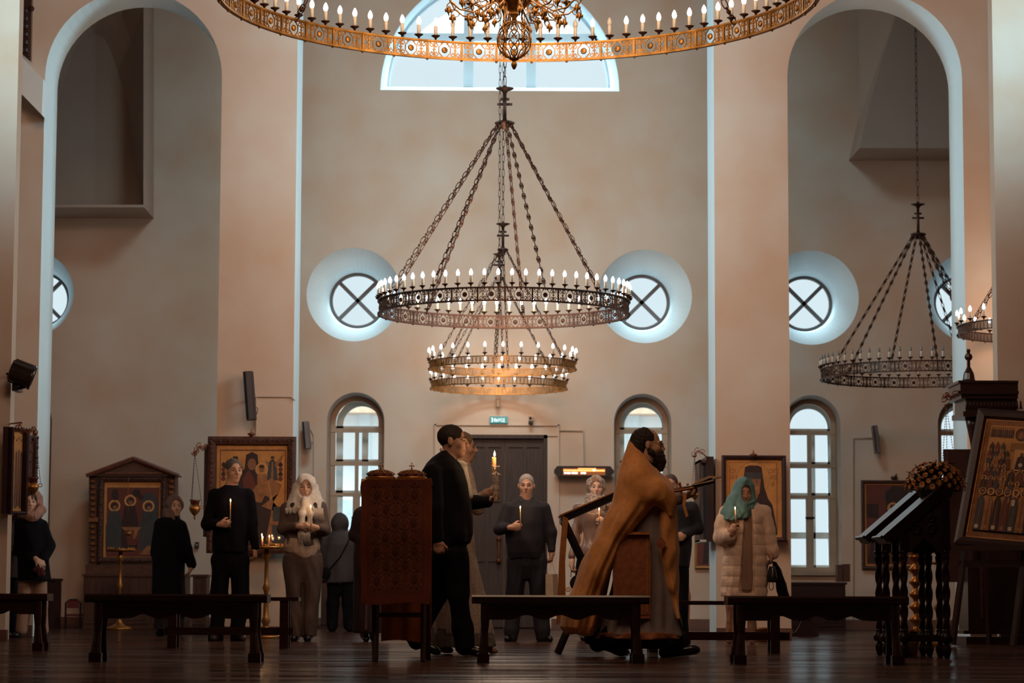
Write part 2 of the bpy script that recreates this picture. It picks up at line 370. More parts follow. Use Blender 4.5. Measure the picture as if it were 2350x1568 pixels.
for k, (px, pt) in enumerate(AW):
    Yf = YW+0.35; li = holes[6+k][1]; x0 = li[0].x; x1 = li[1].x; zb = li[0].z; zt = max(p.z for p in li); r = (x1-x0)/2; cx = (x0+x1)/2
    t = thing('window_%d' % wn, (cx, Yf, zb), None, None); t['kind'] = 'structure'; wn += 1
    b = MB(); ringprism(b, [p for p in li], inset(li, 0.065), 0.07)
    for py in (988, 1064, 1135):
        z = W(px, py+(pt-901), Yf).z; h = 0.045 if py != 1135 else 0.032; b.box(x0, x1, Yf-0.01, Yf+0.06, z-h/1.6, z+h/1.6)
    zf = W(px, 988, Yf).z; zl = W(px, 1135+(pt-901), Yf).z
    b.box(cx-0.026, cx+0.026, Yf-0.015, Yf+0.06, zb+0.002, zf); b.box(cx-0.05, cx+0.05, Yf-0.006, Yf+0.062, zb+0.004, zl)
    b.box(x0+0.002, x0+0.10, Yf-0.004, Yf+0.074, zb+0.003, zl); b.box(x1-0.10, x1-0.002, Yf-0.004, Yf+0.074, zb+0.003, zl)
    b.box(x0-0.06, x1+0.06, YW-0.06, Yf, zb-0.05, zb)
    f = obj('frame', b, FRAMEW, t)
    for s in (-1, 1):
        obj('handle', MB().box(cx+s*0.03-0.035, cx+s*0.03+0.035, Yf-0.03, Yf-0.01, zb+0.74, zb+0.765), BLACKM, f)
    obj('pane', MB().add([Vector((p.x, Yf+0.085, p.z)) for p in li], [tuple(range(len(li)))]), GLASS, t)
    # second, outer glazing frame
    b = MB(); lo2 = [Vector((p.x+0.05, YB-0.15, p.z)) for p in li]; ringprism(b, lo2, inset(lo2, 0.10), 0.05)
    for py in (988, 1064, 1135, 1225):
        z = W(px, py+(pt-901), YB).z; b.box(x0, x1+0.1, YB-0.15, YB-0.1, z-0.04, z+0.05)
    b.box(cx+0.05, cx+0.14, YB-0.15, YB-0.1, zb, zf)
    obj('outer_frame', b, OUTF, t)
# door
YD = YW+0.06
t = thing('door_1', ((dl+dr)/2, YD, 0), None, None); t['kind'] = 'structure'
mid = (dl+dr)/2 - 0.02
obj('frame', MB().box(dl, dl+0.05, YW-0.01, YD+0.1, 0, dt).box(dr-0.05, dr, YW-0.01, YD+0.1, 0, dt).box(dl, dr, YW-0.01, YD+0.1, dt-0.05, dt), DOORW, t)
for a, c, s in ((dl+0.05, mid-0.004, 1), (mid+0.004, dr-0.05, -1)):
    b = MB().box(a, c, YD+0.02, YD+0.08, 0.02, dt-0.05)
    w = c-a
    for z0, z1 in ((0.02, 0.1), (0.92, 1.0), (1.75, 1.85), (dt-0.17, dt-0.05)): b.box(a, c, YD, YD+0.03, z0, z1)
    for q in (0, 0.46, 0.9): b.box(a+w*q, a+w*q+w*0.1, YD+0.001, YD+0.03, 0.02, dt-0.05)
    dd = obj('door_leaf', b, DOORW, t)
    hx = (mid-0.075) if s == 1 else (mid+0.075)
    h = MB(); zc = W(1140, 1262, YW).z
    h.tube([(hx, YD-0.05, zc-0.15), (hx, YD-0.065, zc-0.07), (hx, YD-0.065, zc+0.07), (hx, YD-0.05, zc+0.15)], [0.012, 0.017, 0.017, 0.012])
    for q in (-0.15, 0.15): h.ell((hx, YD-0.04, zc+q), (0.036, 0.05, 0.036)); 
    obj('handle', h, mat('copper_handle', (0.30, 0.10, 0.05), 0.35, 0.7), dd)
b = MB(); zt2 = W(1150, 977, YW).z; xr_ = W(1283, 1100, YW).x; xl_ = W(1000, 1100, YW).x
zo = W(1150, 974, YW).z
for a, c in ((xl_-0.02, xl_), (xr_-0.02, xr_)): b.box(a, c, YW-0.025, YW, 0, zo)
b.box(xl_-0.02, xr_, YW-0.025, YW, zo-0.02, zo); b.box(dr, xr_, YW-0.02, YW, W(1200, 1001, YW).z, W(1200, 1001, YW).z+0.012)
struct('trim_4', b, PLASTER)
# neighbouring building outside
t = thing('building', (-1, 52, 0), 'pale building with a timber eave outside, seen through the arched windows', 'building')
PALE = mat('pale_render', (0.88, 0.92, 0.95), 0.9, var=0.04, scale=1)
b = MB().box(-9, 5.6, 52, 60, -1, 4.15)
obj('wall', b, PALE, t)
b = MB()
for i in range(16): x = -9+i*0.92; b.box(x, x+0.24, 51.85, 52, -1, 4.15)
obj('pilaster', b, mat('pale_pilaster', (0.74, 0.84, 0.90), 0.9, var=0.05), t)
obj('eave', MB().box(-9.3, 5.9, 51.3, 60, 4.15, 4.32).box(-9.3, 5.9, 51.3, 60, 4.55, 4.62), mat('eave_timber', (0.75, 0.50, 0.34), 0.7), t)
obj('window', MB().box(-3.6, -2.6, 51.9, 52, 1, 2.4).box(2.3, 3.3, 51.9, 52, 1, 2.4), mat('pale_window', (0.55, 0.63, 0.70), 0.3), t)
# ================================================================ CHANDELIERS
def scroll(b, cx, cz, r, sx, sz, w=0.006, dy=0.004):
    """flat C scroll with curled end, xz plane, local"""
    pts = []
    for i in range(15):
        t = i/14; a = -0.5*PI + t*2.3*PI; rr = r*(1-0.62*t)
        pts.append((cx+sx*(rr*math.cos(a)), cz+sz*(rr*math.sin(a)+r*0.0)))
    b.ribbon(pts, w, dy)
def _ribbon(s, pts, w, dy):
    n = len(pts); vs = []
    for i, (x, z) in enumerate(pts):
        x0, z0 = pts[max(i-1, 0)]; x1, z1 = pts[min(i+1, n-1)]; dx, dz = x1-x0, z1-z0; l = math.hypot(dx, dz) or 1
        nx, nz = -dz/l*w/2, dx/l*w/2
        for yy in (-dy/2, dy/2): vs += [(x+nx, yy, z+nz), (x-nx, yy, z-nz)]
    fs = []
    for i in range(n-1):
        a = 4*i; c = a+4
        fs += [(a, a+1, c+1, c), (a+2, c+2, c+3, a+3), (a, c, c+2, a+2), (a+1, a+3, c+3, c+1)]
    s.add(vs, fs)
MB.ribbon = _ribbon
def panel(wd, h, style):
    """openwork panel, local x along rim, z up from 0 to h"""
    b = MB()
    b.box(-wd/2, wd/2, -0.004, 0.004, 0, h*0.09); b.box(-wd/2, wd/2, -0.004, 0.004, h*0.92, h)
    if style == 'scroll':
        b.box(-wd/2, -wd/2+0.009, -0.006, 0.006, 0, h); b.box(wd/2-0.009, wd/2, -0.006, 0.006, 0, h)
        r = h*0.115
        for sx in (-1, 1):
            for k in (0.23, 0.40):
                for sz in (-1, 1):
                    scroll(b, sx*wd*k, h*0.5+sz*h*0.26, r*1.15, sx*(1 if k < 0.3 else -1), sz, 0.0062)
            b.box(sx*wd*0.31-0.004, sx*wd*0.31+0.004, -0.004, 0.004, h*0.09, h*0.92)
            b.box(sx*wd*0.31-0.012, sx*wd*0.31+0.012, -0.004, 0.004, h*0.47, h*0.53)
            b.ribbon([(sx*wd*0.05, h*0.92), (sx*wd*0.17, h*0.66), (sx*wd*0.17, h*0.34), (sx*wd*0.05, h*0.09)], 0.007, 0.006)
        M = Matrix.Rotation(PI/2, 4, 'X'); b.lathe([(0.001, -0.008), (h*0.15, -0.008), (h*0.19, 0), (h*0.15, 0.008), (0.001, 0.012)], (0, 0, h*0.5), 12, M)
        for i in range(6):
            x = -wd/2+wd*(i+0.5)/6; b.box(x-0.006, x+0.006, -0.004, 0.004, h*0.86, h*0.93); b.box(x-0.006, x+0.006, -0.004, 0.004, h*0.08, h*0.14)
    else:
        k = 4
        for i in range(k):
            for j in range(3):
                x = -wd/2+wd*(i+0.5)/k; z = h*(0.12+0.25*(j+0.5)); r = h*0.115
                pts = [(x+r*math.cos(a*PI/4), z+r*math.sin(a*PI/4)) for a in range(9)]; b.ribbon(pts, 0.009, 0.005)
            b.box(-wd/2+wd*i/k-0.003, -wd/2+wd*i/k+0.003, -0.003, 0.003, 0, h)
    return b
def band(R, h, npan, style):
    b = MB(); pn = panel(2*PI*R/npan, h, style)
    for k in range(npan):
        base = 2*PI*k/npan; vs = []
        for x, y, z in pn.v:
            a = base + x/R; rr = R + y; vs.append((rr*math.cos(a), rr*math.sin(a), z))
        b.add(vs, pn.f)
    n = npan*2
    for z0, z1, r0, r1 in ((-0.006, 0.006, R-0.012, R+0.02), (h-0.006, h+0.006, R-0.012, R+0.02)):
        n_ = 96; vs = []
        for r, z in ((r0, z0), (r1, z0), (r1, z1), (r0, z1)):
            vs += [(r*math.cos(2*PI*i/n_), r*math.sin(2*PI*i/n_), z) for i in range(n_)]
        b.add(vs, [(q*n_+i, q*n_+(i+1) % n_, ((q+1) % 4)*n_+(i+1) % n_, ((q+1) % 4)*n_+i) for q in range(4) for i in range(n_)])
    for k in range(npan):
        a = 2*PI*(k+0.5)/npan; b.ell(((R+0.01)*math.cos(a), (R+0.01)*math.sin(a), -0.008), 0.010, 6)
    return b
def chain_mb(p0, p1, link_l=0.075, w=0.017, wire=0.0045, plate=False):
    b = MB(); p0, p1 = Vector(p0), Vector(p1); d = p1-p0; L = d.length; n = max(2, int(L/(link_l*0.86))); Q = d.to_track_quat('Z', 'Y').to_matrix().to_4x4()
    for i in range(n):
        c = p0+d*((i+0.5)/n); M = Matrix.Translation(c) @ Q @ Matrix.Rotation((i % 2)*PI/2+0.4, 4, 'Z')
        hl = link_l/2; pts = []
        for k in range(9):
            a = 2*PI*k/8; x = w*math.cos(a); z = (hl-w)*(1 if math.sin(a) > 0.01 else (-1 if math.sin(a) < -0.01 else 0)) + w*math.sin(a)
            pts.append(M @ Vector((x, 0, z)))
        b.tube(pts, wire, 5, caps=False)
        if plate and i % 2 == 0:
            b.box(-w*0.5, w*0.5, -0.003, 0.003, -hl*0.55, hl*0.55, M)
            b.ell(c, w*0.9, 6)
    return b
def lamp_parts(kind):
    d = MB().lathe([(0.001, 0.0), (0.008, 0.0), (0.010, 0.008), (0.030, 0.020), (0.033, 0.026), (0.012, 0.022), (0.001, 0.022)], n=12)
    d.lathe([(0.001, -0.014), (0.006, -0.012), (0.006, 0.004)], n=6)
    s = MB().lathe([(0.001, 0.02), (0.0125, 0.022), (0.0125, 0.095), (0.0105, 0.098), (0.001, 0.098)], n=10)
    u = MB().lathe([(0.001, 0.094), (0.010, 0.096), (0.0165, 0.112), (0.0175, 0.122), (0.015, 0.136), (0.008, 0.152), (0.001, 0.161)], n=10)
    return d, s, u
LM = {}
def lampmesh(bulbmat, sc):
    key = (bulbmat.name, sc)
    if key not in LM:
        d, s, u = lamp_parts('')
        f = lambda nm, mb, mt: mesh_from(nm, [(x*sc, y*sc, z*sc) for x, y, z in mb.v], mb.f, [mt], smooth=True)
        LM[key] = (f('drip_pan', d, IRON if sc < 1.3 else IRON), f('candle_sleeve', s, IVORY), f('bulb', u, bulbmat))
    return LM[key]
def put_lamp(parent, x, y, z, bulbmat, sc=1.0, bulb=True, rot=0):
    dm, sm, um = lampmesh(bulbmat, sc)
    a = link('drip_pan', dm, parent, (x, y, z)); c = link('candle_sleeve', sm, a)
    if bulb: link('bulb', um, c)
def ring_chandelier(name, px, Y, zb, R, h, npan, nl, style, chains, hubz, bulbmat, label, metal, chw=0.017, topz=None, off=0.5, sc=1.0, cross=True, hubr=0.07, dud=(), topplate=0.5, light=0):
    x = W(px, 600, Y).x; c = Vector((x, Y, zb))
    t = thing(name, c, label, 'chandelier')
    bd = band(R, h, npan, style); bd.v = [(p[0]+c.x, p[1]+c.y, p[2]+c.z) for p in bd.v]
    obj('openwork_ring', bd, metal, t)
    for k in range(nl):
        a = 2*PI*(k+off)/nl
        bm = bulbmat; ok = True
        if k in dud: bm = BULBCLR
        put_lamp(t, (R+0.012)*math.cos(a), (R+0.012)*math.sin(a), h+0.018, bm, sc)
    hz = hubz
    for a in chains:
        a = math.radians(a)
        cm = chain_mb((c.x+hubr*math.cos(a), Y+hubr*math.sin(a), hz), (c.x+R*math.cos(a), Y+R*math.sin(a), zb+h*0.9), w=chw, plate=chw > 0.015)
        obj('suspension_chain', cm, IRON, t)
    hb = MB().lathe([(0.001, -0.05), (0.03, -0.05), (hubr*0.6, -0.03), (hubr*1.35, 0.0), (hubr*1.45, 0.012), (hubr*1.1, 0.025), (0.025, 0.035), (0.02, 0.06), (0.001, 0.06)], (c.x, Y, hz), 16)
    if cross:
        hb.tube([(c.x, Y, hz), (c.x, Y, hz+topplate)], 0.018, 8)
        for q, w in ((0.55, 0.075), (0.70, 0.045)): hb.box(c.x-w, c.x+w, Y-0.012, Y+0.012, hz+topplate*q, hz+topplate*q+0.022)
        hb.lathe([(0.001, -0.03), (0.022, -0.03), (0.03, -0.012), (0.085, 0.01), (0.09, 0.018), (0.03, 0.02), (0.015, 0.045), (0.001, 0.05)], (c.x, Y, hz+topplate), 14)
    obj('hub', hb, IRON, t, smooth=True)
    ct = chain_mb((c.x, Y, hz+(topplate if cross else 0)+0.04), (c.x, Y, ZT), link_l=0.11, w=0.016, wire=0.004)
    obj('hanging_chain', ct, IRON, t)
    if light:
        l = bpy.data.lights.new('candle_glow', 'POINT'); l.energy = light; l.color = (1, 0.66, 0.40) if bulbmat is BULB else (1.0, 0.72, 0.50); l.shadow_soft_size = R*0.6
        o = bpy.data.objects.new('candle_glow', l); C.objects.link(o); o.parent = t; o.location = (0, 0, h+0.15)
    return t
def zat(py, px, Y): return W(px, py, Y).z
# big brass ring overhead, near
RB = 1.955; YBG = 16.2
zbig = zat(140, 1180, YBG+RB)
ring_chandelier('ring_chandelier', 1186, YBG, zbig, RB, 0.125, 48, 96, 'scroll', [38, 142, 218, 322], zbig+2.6, BULB,
    'huge brass ring chandelier overhead, nearest, cut by the top of the picture', BRONZE, chw=0.02, cross=False, dud=(20, 21, 22, 23, 24, 25, 26, 27, 18), light=195)
YM = 24.6; RM = 575/2*YM/FPX
zm = zat(690, 1157, YM-RM)
ring_chandelier('ring_chandelier', 1157, YM, zm, RM, 0.125, 30, 60, 'scroll', [28, -42, 80, -72, 130, -125, 164, 200], zat(285, 1157, YM), BULBC,
    'dark openwork ring chandelier with lit cool bulbs in the middle of the nave', IRON, topplate=zat(207, 1157, YM)-zat(285, 1157, YM), light=170)
YR = 31.5; RR = 226*YR/FPX
zr = zat(851, 2108, YR-RR)
ring_chandelier('ring_chandelier', 2108, YR, zr, RR, 0.125, 30, 60, 'scroll', [150, 130, -116, -90, -63, -50, 52, 30], zat(540, 2108, YR), BULBOFF,
    'unlit ring chandelier hanging in the right aisle beyond the arch', IRON, topplate=zat(472, 2108, YR)-zat(540, 2108, YR))
for px, Y, pyb, lab, hy in ((1154, 31.4, 833, 'smaller lit ring chandelier, upper of the two seen below the middle ring', 575), (1146, 33.9, 880, 'smaller lit ring chandelier, lower of the two, nearest the door', 640), (2398, 26.35, 745, 'small lit ring chandelier cut off by the right pier', 480)):
    Rr = 0.91
    ring_chandelier('ring_chandelier', px, Y, zat(pyb, min(px, 2200), Y-Rr), Rr, 0.085, 28, 26, 'lattice', [25, 85, 145, 205, 265, 325], zat(hy, px, Y), BULBC, lab, BRONZE if px < 2000 else IRON,
        chw=0.012, topplate=0.32, hubr=0.05, light=40)
# ornate centre piece inside the big ring
c = Vector((W(1180, 90, YBG).x, YBG, zat(92, 1180, YBG))); u = YBG/FPX
t = thing('ornate_lamp', c, 'ornate brass lamp with filigree ball and scroll arms in front of the lunette window', 'chandelier')
b = MB(); r = 40*u
for k in range(8):
    a0 = 2*PI*k/8
    for s in (-1, 1):
        pts = []
        for i in range(15):
            th = PI*0.06+PI*0.86*i/14; a = a0+s*0.39*math.sin(i/14*PI*3)*0.8
            pts.append(c+Vector((r*math.sin(th)*math.cos(a), r*math.sin(th)*math.sin(a), r*1.12*math.cos(th))))
        b.tube(pts, 0.0042, 5)
    for th in (0.8, 1.57, 2.3):
        q = c+Vector((r*math.sin(th)*math.cos(a0), r*math.sin(th)*math.sin(a0), r*1.12*math.cos(th))); 
        for k2 in range(5):
            M = Matrix.Rotation(a0, 4, 'Z') @ Matrix.Rotation(-th+PI/2, 4, 'Y') @ Matrix.Rotation(2*PI*k2/5, 4, 'X'); b.ell(q+M.to_3x3() @ Vector((0, 0, 0.011)), (0.003, 0.005, 0.010), 6, M.to_3x3())
obj('filigree_ball', b, BRONZE, t, smooth=True)
b = MB().lathe([(0.001, 0.0), (0.008, 0.004), (0.017, 0.022), (0.020, 0.036), (0.014, 0.05), (0.012, 0.058), (0.03, 0.066), (0.035, 0.075), (0.02, 0.08), (0.001, 0.08)], (c.x, c.y, zat(160, 1180, YBG)), 14)
obj('pine_cone_finial', b, BRONZE, t, smooth=True)
b = MB().lathe([(0.001, 0), (0.02, 0), (0.014, 0.03), (0.03, 0.05), (0.035, 0.055), (0.022, 0.065), (0.06, 0.09), (0.115, 0.135), (0.125, 0.17), (0.12, 0.175), (0.06, 0.18), (0.05, 0.5), (0.03, 0.9), (0.001, 0.9)], (c.x, c.y, zat(52, 1180, YBG)), 24)
obj('urn', b, BRONZE, t, smooth=True)
z0 = zat(20, 1180, YBG)
for k in range(12):
    a = 2*PI*(k+0.3)/12; b = MB(); ca_, sa_ = math.cos(a), math.sin(a)
    def P(rr, zz): return Vector((c.x+rr*ca_, c.y+rr*sa_, z0+zz))
    b.tube([P(0.10, 0.10), P(0.18, 0.02), P(0.27, -0.035), P(0.36, -0.02), P(0.42, 0.03), P(0.45, 0.09)], 0.0055, 6)
    for cr, cz, r0, s in ((0.22, 0.06, 0.05, 1), (0.33, 0.04, 0.055, -1), (0.41, -0.005, 0.04, 1), (0.17, -0.02, 0.04, -1), (0.28, -0.06, 0.03, 1)):
        pts = []
        for i in range(14):
            q = i/13; an = s*(q*2.6*PI)-PI/2; pts.append(P(cr+r0*(1-0.7*q)*math.cos(an), cz+r0*(1-0.7*q)*math.sin(an)))
        b.tube(pts, [0.0045-0.0015*i/13 for i in range(14)], 5)
    for rr, zz in ((0.20, -0.075), (0.30, -0.10), (0.43, -0.05)):
        b.tube([P(rr, zz+0.05), P(rr+0.006, zz+0.02), P(rr, zz-0.02)], [0.003, 0.013, 0.001], 6)
        b.ell(P(rr-0.014, zz+0.02), (0.009, 0.009, 0.014), 6); b.ell(P(rr+0.02, zz+0.02), (0.009, 0.009, 0.014), 6)
    ar = obj('scroll_arm', b, BRONZE, t, smooth=True)
    q = P(0.45, 0.09)-c; put_lamp(ar, q.x, q.y, q.z, BULB, 1.0)
obj('hanging_chain', chain_mb((c.x, c.y, zat(52, 1180, YBG)+0.9), (c.x, c.y, ZT), 0.12, 0.02, 0.005), IRON, t)
# ================================================================ FURNITURE AND FITTINGS
def R3(ax, a): return Matrix.Rotation(a, 4, ax)
# ---- benches
def wavy_bench(px0, px1, Y, label, depth=0.30, ztop=0.455, pxl=None, pxr=None):
    x0, x1 = W(px0, 1368, Y).x, W(px1, 1368, Y).x; t = thing('bench', ((x0+x1)/2, Y+depth/2, 0), label, 'bench', 'carved benches in the front row')
    L = x1-x0
    st = MB(); prof = [(0, ztop-0.045), (0.012, ztop-0.058), (depth-0.012, ztop-0.058), (depth, ztop-0.045), (depth, ztop-0.012), (depth-0.01, ztop), (0.01, ztop), (0, ztop-0.012)]
    st.prism([(x0, Y+a, z) for a, z in prof], (L, 0, 0)); obj('seat', st, BENCHW, t)
    la_, lb_ = x0+L*0.075, x1-L*0.075
    for yy in (Y+0.03, Y+depth-0.055):
        n = 60; top = ztop-0.058; pts = [(lb_, yy, top), (la_, yy, top)]
        for i in range(n+1):
            f = i/n; z = 0.29
            if 0.16 < f < 0.84: z += 0.032*(0.5-0.5*math.cos((f-0.16)/0.68*3*2*PI))
            pts.append((la_+(lb_-la_)*f, yy, z))
        obj('apron', MB().prism(pts, (0, 0.022, 0)), BENCHW, t)
    for sx, xc in ((-1, la_), (1, lb_)):
        for sy, yy in ((-1, Y+0.035), (1, Y+depth-0.035)):
            b = MB(); vs = []; keys = [(ztop-0.058, 0.030, 0.030, 0), (0.30, 0.030, 0.030, 0.0), (0.20, 0.023, 0.025, 0.004), (0.06, 0.034, 0.032, 0.02)]
            for z, hw, hd, off in keys:
                cx, cy = xc+sx*off*0.6, yy+sy*off
                c_ = 0.4
                vs += [(cx+hw*a, cy+hd*q, z) for a, q in ((1, c_), (c_, 1), (-c_, 1), (-1, c_), (-1, -c_), (-c_, -1), (c_, -1), (1, -c_))]
            fs = [(i*8+j, i*8+(j+1) % 8, (i+1)*8+(j+1) % 8, (i+1)*8+j) for i in range(3) for j in range(8)] + [tuple(range(8)), tuple(range(24, 32))]
            b.add(vs, fs); lg = obj('leg', b, BENCHW, t)
            cx, cy = xc+sx*0.012, yy+sy*0.02
            obj('foot_block', MB().box(cx-0.041, cx+0.041, cy-0.038, cy+0.038, 0, 0.062), BENCHW, lg)
wavy_bench(-190, 108, 20.4, 'dark varnished bench with wavy apron at the left edge of the picture')
wavy_bench(194, 613, 17.05, 'dark varnished bench with wavy apron in front of the man in the black sweater')
wavy_bench(1083, 1491, 17.1, 'dark varnished bench with wavy apron in front of the walking priest')
wavy_bench(1671, 2086, 16.95, 'dark varnished bench with wavy apron in front of the woman in the fur coat')
def plank_bench(px0, px1, Y, ztop, legs, zs, label, ends):
    x0, x1 = W(px0, 1368, Y).x, W(px1, 1368, Y).x; t = thing('bench', ((x0+x1)/2, Y+0.15, 0), label, 'bench')
    obj('seat', MB().box(x0, x1, Y, Y+0.30, ztop-0.032, ztop), BENCHW, t)
    for px in legs:
        xc = W(px, 1440, Y).x
        for yy in (Y+0.02, Y+0.22): obj('leg', MB().box(xc-0.037, xc+0.037, yy, yy+0.055, 0, ztop-0.032), BENCHW, t)
        obj('leg_brace', MB().box(xc-0.02, xc+0.02, Y+0.07, Y+0.23, ztop-0.10, ztop-0.032), BENCHW, t)
    e0, e1 = W(ends[0], 1450, Y).x, W(ends[1], 1450, Y).x
    obj('stretcher', MB().box(e0, e1, Y+0.13, Y+0.165, zs-0.035, zs+0.03), BENCHW, t)
plank_bench(362, 685, 21.5, 0.432, (394, 651), 0.145, 'plain plank bench with a long stretcher, behind the left wavy bench', (376, 670))
plank_bench(1470, 1812, 20.4, 0.415, (1500, 1780), 0.135, 'plain plank bench with a long stretcher, in front of the fur coat woman\'s boots', (1488, 1817))
# ---- lectern with damask cover and crowns
CL1 = mat('damask_ground', (0.150, 0.036, 0.015), 0.75, var=0.12, scale=60, bump=0.1, bscale=200)
CL2 = mat('damask_dark', (0.075, 0.018, 0.013), 0.8, var=0.1, scale=60)
CL3 = mat('damask_border', (0.185, 0.040, 0.014), 0.7, var=0.1, scale=40)
CL5 = mat('damask_light', (0.235, 0.068, 0.026), 0.7, var=0.12, scale=60)
CL4 = mat('gold_braid', (0.40, 0.16, 0.03), 0.5, 0.2, var=0.3, scale=90)
YL = 17.35
xa, xb = W(829, 1250, YL).x, W(989, 1250, YL).x; zt = zat(1100, 905, YL); zb = zat(1386, 905, YL)
t = thing('lectern', ((xa+xb)/2, YL+0.3, 0), 'folding lectern draped in rust damask cloth with two crowns on top', 'lectern')
for px, yy in ((862, YL+0.02), (971, YL+0.02)):
    x = W(px, 1450, YL).x; x2 = x+(-0.026 if px < 900 else 0.026)
    obj('leg', MB().tube([(x, yy, 0), (x, yy+0.44, zt-0.06)], 0.019, 4), DARKWOOD, t)
    obj('leg', MB().tube([(x2, yy+0.48, 0), (x2, yy+0.04, zt-0.03)], 0.017, 4), DARKWOOD, t)
z = zat(1412, 905, YL); obj('stretcher', MB().box(W(862, 1400, YL).x, W(971, 1400, YL).x, YL+0.14, YL+0.165, z-0.016, z+0.016), DARKWOOD, t)
obj('stretcher', MB().box(W(855, 1400, YL).x, W(978, 1400, YL).x, YL+0.30, YL+0.325, z-0.016, z+0.016), DARKWOOD, t)
obj('top_rail', MB().box(xa+0.03, xb-0.03, YL+0.02, YL+0.05, zt-0.05, zt-0.015).box(xa+0.03, xb-0.03, YL+0.45, YL+0.48, zt-0.05, zt-0.015), DARKWOOD, t)
def sheet(fn, nu, nv, th):
    """cloth from fn(u,v)->point, thickness along y"""
    b = MB(); v1 = [Vector(fn(i/nu, j/nv)) for j in range(nv+1) for i in range(nu+1)]; n = nu+1; N = len(v1)
    fs = [(j*n+i, j*n+i+1, (j+1)*n+i+1, (j+1)*n+i) for j in range(nv) for i in range(nu)]
    b.add(v1+[p+Vector(th) for p in v1], fs+[tuple(q+N for q in reversed(f)) for f in fs]+[(i, i+N, i+1+N, i+1) for i in range(nu)]+[(nv*n+i, nv*n+i+1, nv*n+i+1+N, nv*n+i+N) for i in range(nu)]+[(j*n, (j+1)*n, (j+1)*n+N, j*n+N) for j in range(nv)]+[(j*n+nu, j*n+nu+N, (j+1)*n+nu+N, (j+1)*n+nu) for j in range(nv)])
    return b
def front(u, v):
    x = xa+(xb-xa)*u - 0.006*(1-v)*(1-u) + 0.004*math.sin(v*9+u*2); zz = zt+(zb-zt)*v
    y = YL-0.012+0.006*math.sin(u*14+v*2)*v+0.004*math.sin(v*11)
    if u < 0.1 and v < 0.12: zz -= (0.1-u)*0.28*(1-v/0.12)
    zz -= 0.008*math.sin(u*7)*v
    return (x, y, zz)
b = sheet(front, 24, 40, (0, 0.006, 0)); cw, chh = xb-xa, zt-zb
def surf(u, v, lift): p = Vector(front(u, v)); p.y -= lift; return p
def motif(b, pts, lift):
    q = [surf(*p, lift) for p in pts]
    tr = tessellate_polygon([q]); b.add(q, [tuple(t_) for t_ in tr])
def leafpts(cu, cv, l, w, ang, n=7):
    out = []
    for s in (1, -1):
        for i in range(n):
            f = i/(n-1) if s == 1 else 1-i/(n-1)
            if s == -1 and (i == 0 or i == n-1): continue
            a = l*(f-0.5); c_ = s*w*math.sin(PI*f)*(0.6+0.4*f); 
            x = a*math.cos(ang)-c_*math.sin(ang); y = a*math.sin(ang)+c_*math.cos(ang)
            out.append((cu+x/cw, cv+y/chh))
    return out
b.cur = 1; U0, U1, V0, V1 = 0.09, 0.895, 0.015, 0.925
colsn = 3; pu = (U1-U0)/colsn; rows = 8; pv = (V1-V0)/rows*2.0
def inside(ps): return all(U0 <= p[0] <= U1 and V0 <= p[1] <= V1 for p in ps)
def clampm(ps): return [(min(max(p[0], U0), U1), min(max(p[1], V0), V1)) for p in ps]
for r in range(-1, 5):
    for c_ in range(-1, 4):
        for odd in (0, 1):
            cu = U0+pu*(c_+0.5+0.5*odd); cv = V0+pv*(r+0.5+0.5*odd)
            if not (U0+0.02 < cu < U1-0.02 and V0+0.02 < cv < V1-0.03): continue
            s = pu*cw
            L_ = []
            L_.append((1, leafpts(cu, cv, s*0.50, s*0.20, PI/2)))
            for sg in (-1, 1):
                L_.append((4, leafpts(cu+sg*s*0.31/cw, cv-0.15*s/chh, s*0.46, s*0.050, PI/2+sg*0.35)))
                L_.append((4, leafpts(cu+sg*s*0.30/cw, cv+0.20*s/chh, s*0.44, s*0.050, PI/2-sg*0.75)))
                L_.append((1, leafpts(cu+sg*s*0.14/cw, cv-0.46*s/chh, s*0.26, s*0.05, sg*(-0.5)+ (0 if sg > 0 else PI))))
                L_.append((1, leafpts(cu+sg*s*0.13/cw, cv+0.44*s/chh, s*0.22, s*0.045, sg*0.6)))
            L_.append((1, leafpts(cu, cv-0.62*s/chh, s*0.20, s*0.02, PI/2))); L_.append((1, leafpts(cu, cv-0.62*s/chh, s*0.18, s*0.015, 0)))
            for m_, ps in L_: b.cur = m_; motif(b, clampm(ps), 0.0012)
            b.cur = 0; motif(b, clampm(leafpts(cu, cv+0.03*s/chh, s*0.34, s*0.11, PI/2)), 0.0018)
            b.cur = 1; motif(b, clampm(leafpts(cu, cv+0.06*s/chh, s*0.22, s*0.075, PI/2)), 0.0024)
            b.cur = 0; motif(b, clampm(leafpts(cu, cv-0.03*s/chh, s*0.12, s*0.02, PI/2)), 0.003)
            b.cur = 3
            for sg in (-1, 1): motif(b, clampm(leafpts(cu+sg*s*0.20/cw, cv-0.30*s/chh, s*0.16, s*0.028, sg*0.7)), 0.0016)
b.cur = 2
for u0, u1, v0, v1 in ((0, 0.085, 0.0, 0.999), (0.90, 1, 0.0, 0.999), (0.085, 0.90, 0.93, 0.999)):
    n = 24 if v1-v0 > 0.5 else 1; m = 12 if n == 1 else 3
    for j in range(n):
        for i in range(m):
            a, c_, d, e = u0+(u1-u0)*i/m, u0+(u1-u0)*(i+1)/m, v0+(v1-v0)*j/n, v0+(v1-v0)*(j+1)/n
            b.quad(surf(a, d, 0.0014), surf(c_, d, 0.0014), surf(c_, e, 0.0014), surf(a, e, 0.0014))
obj('damask_cover', b, [CL1, CL2, CL3, CL4, CL5], t)
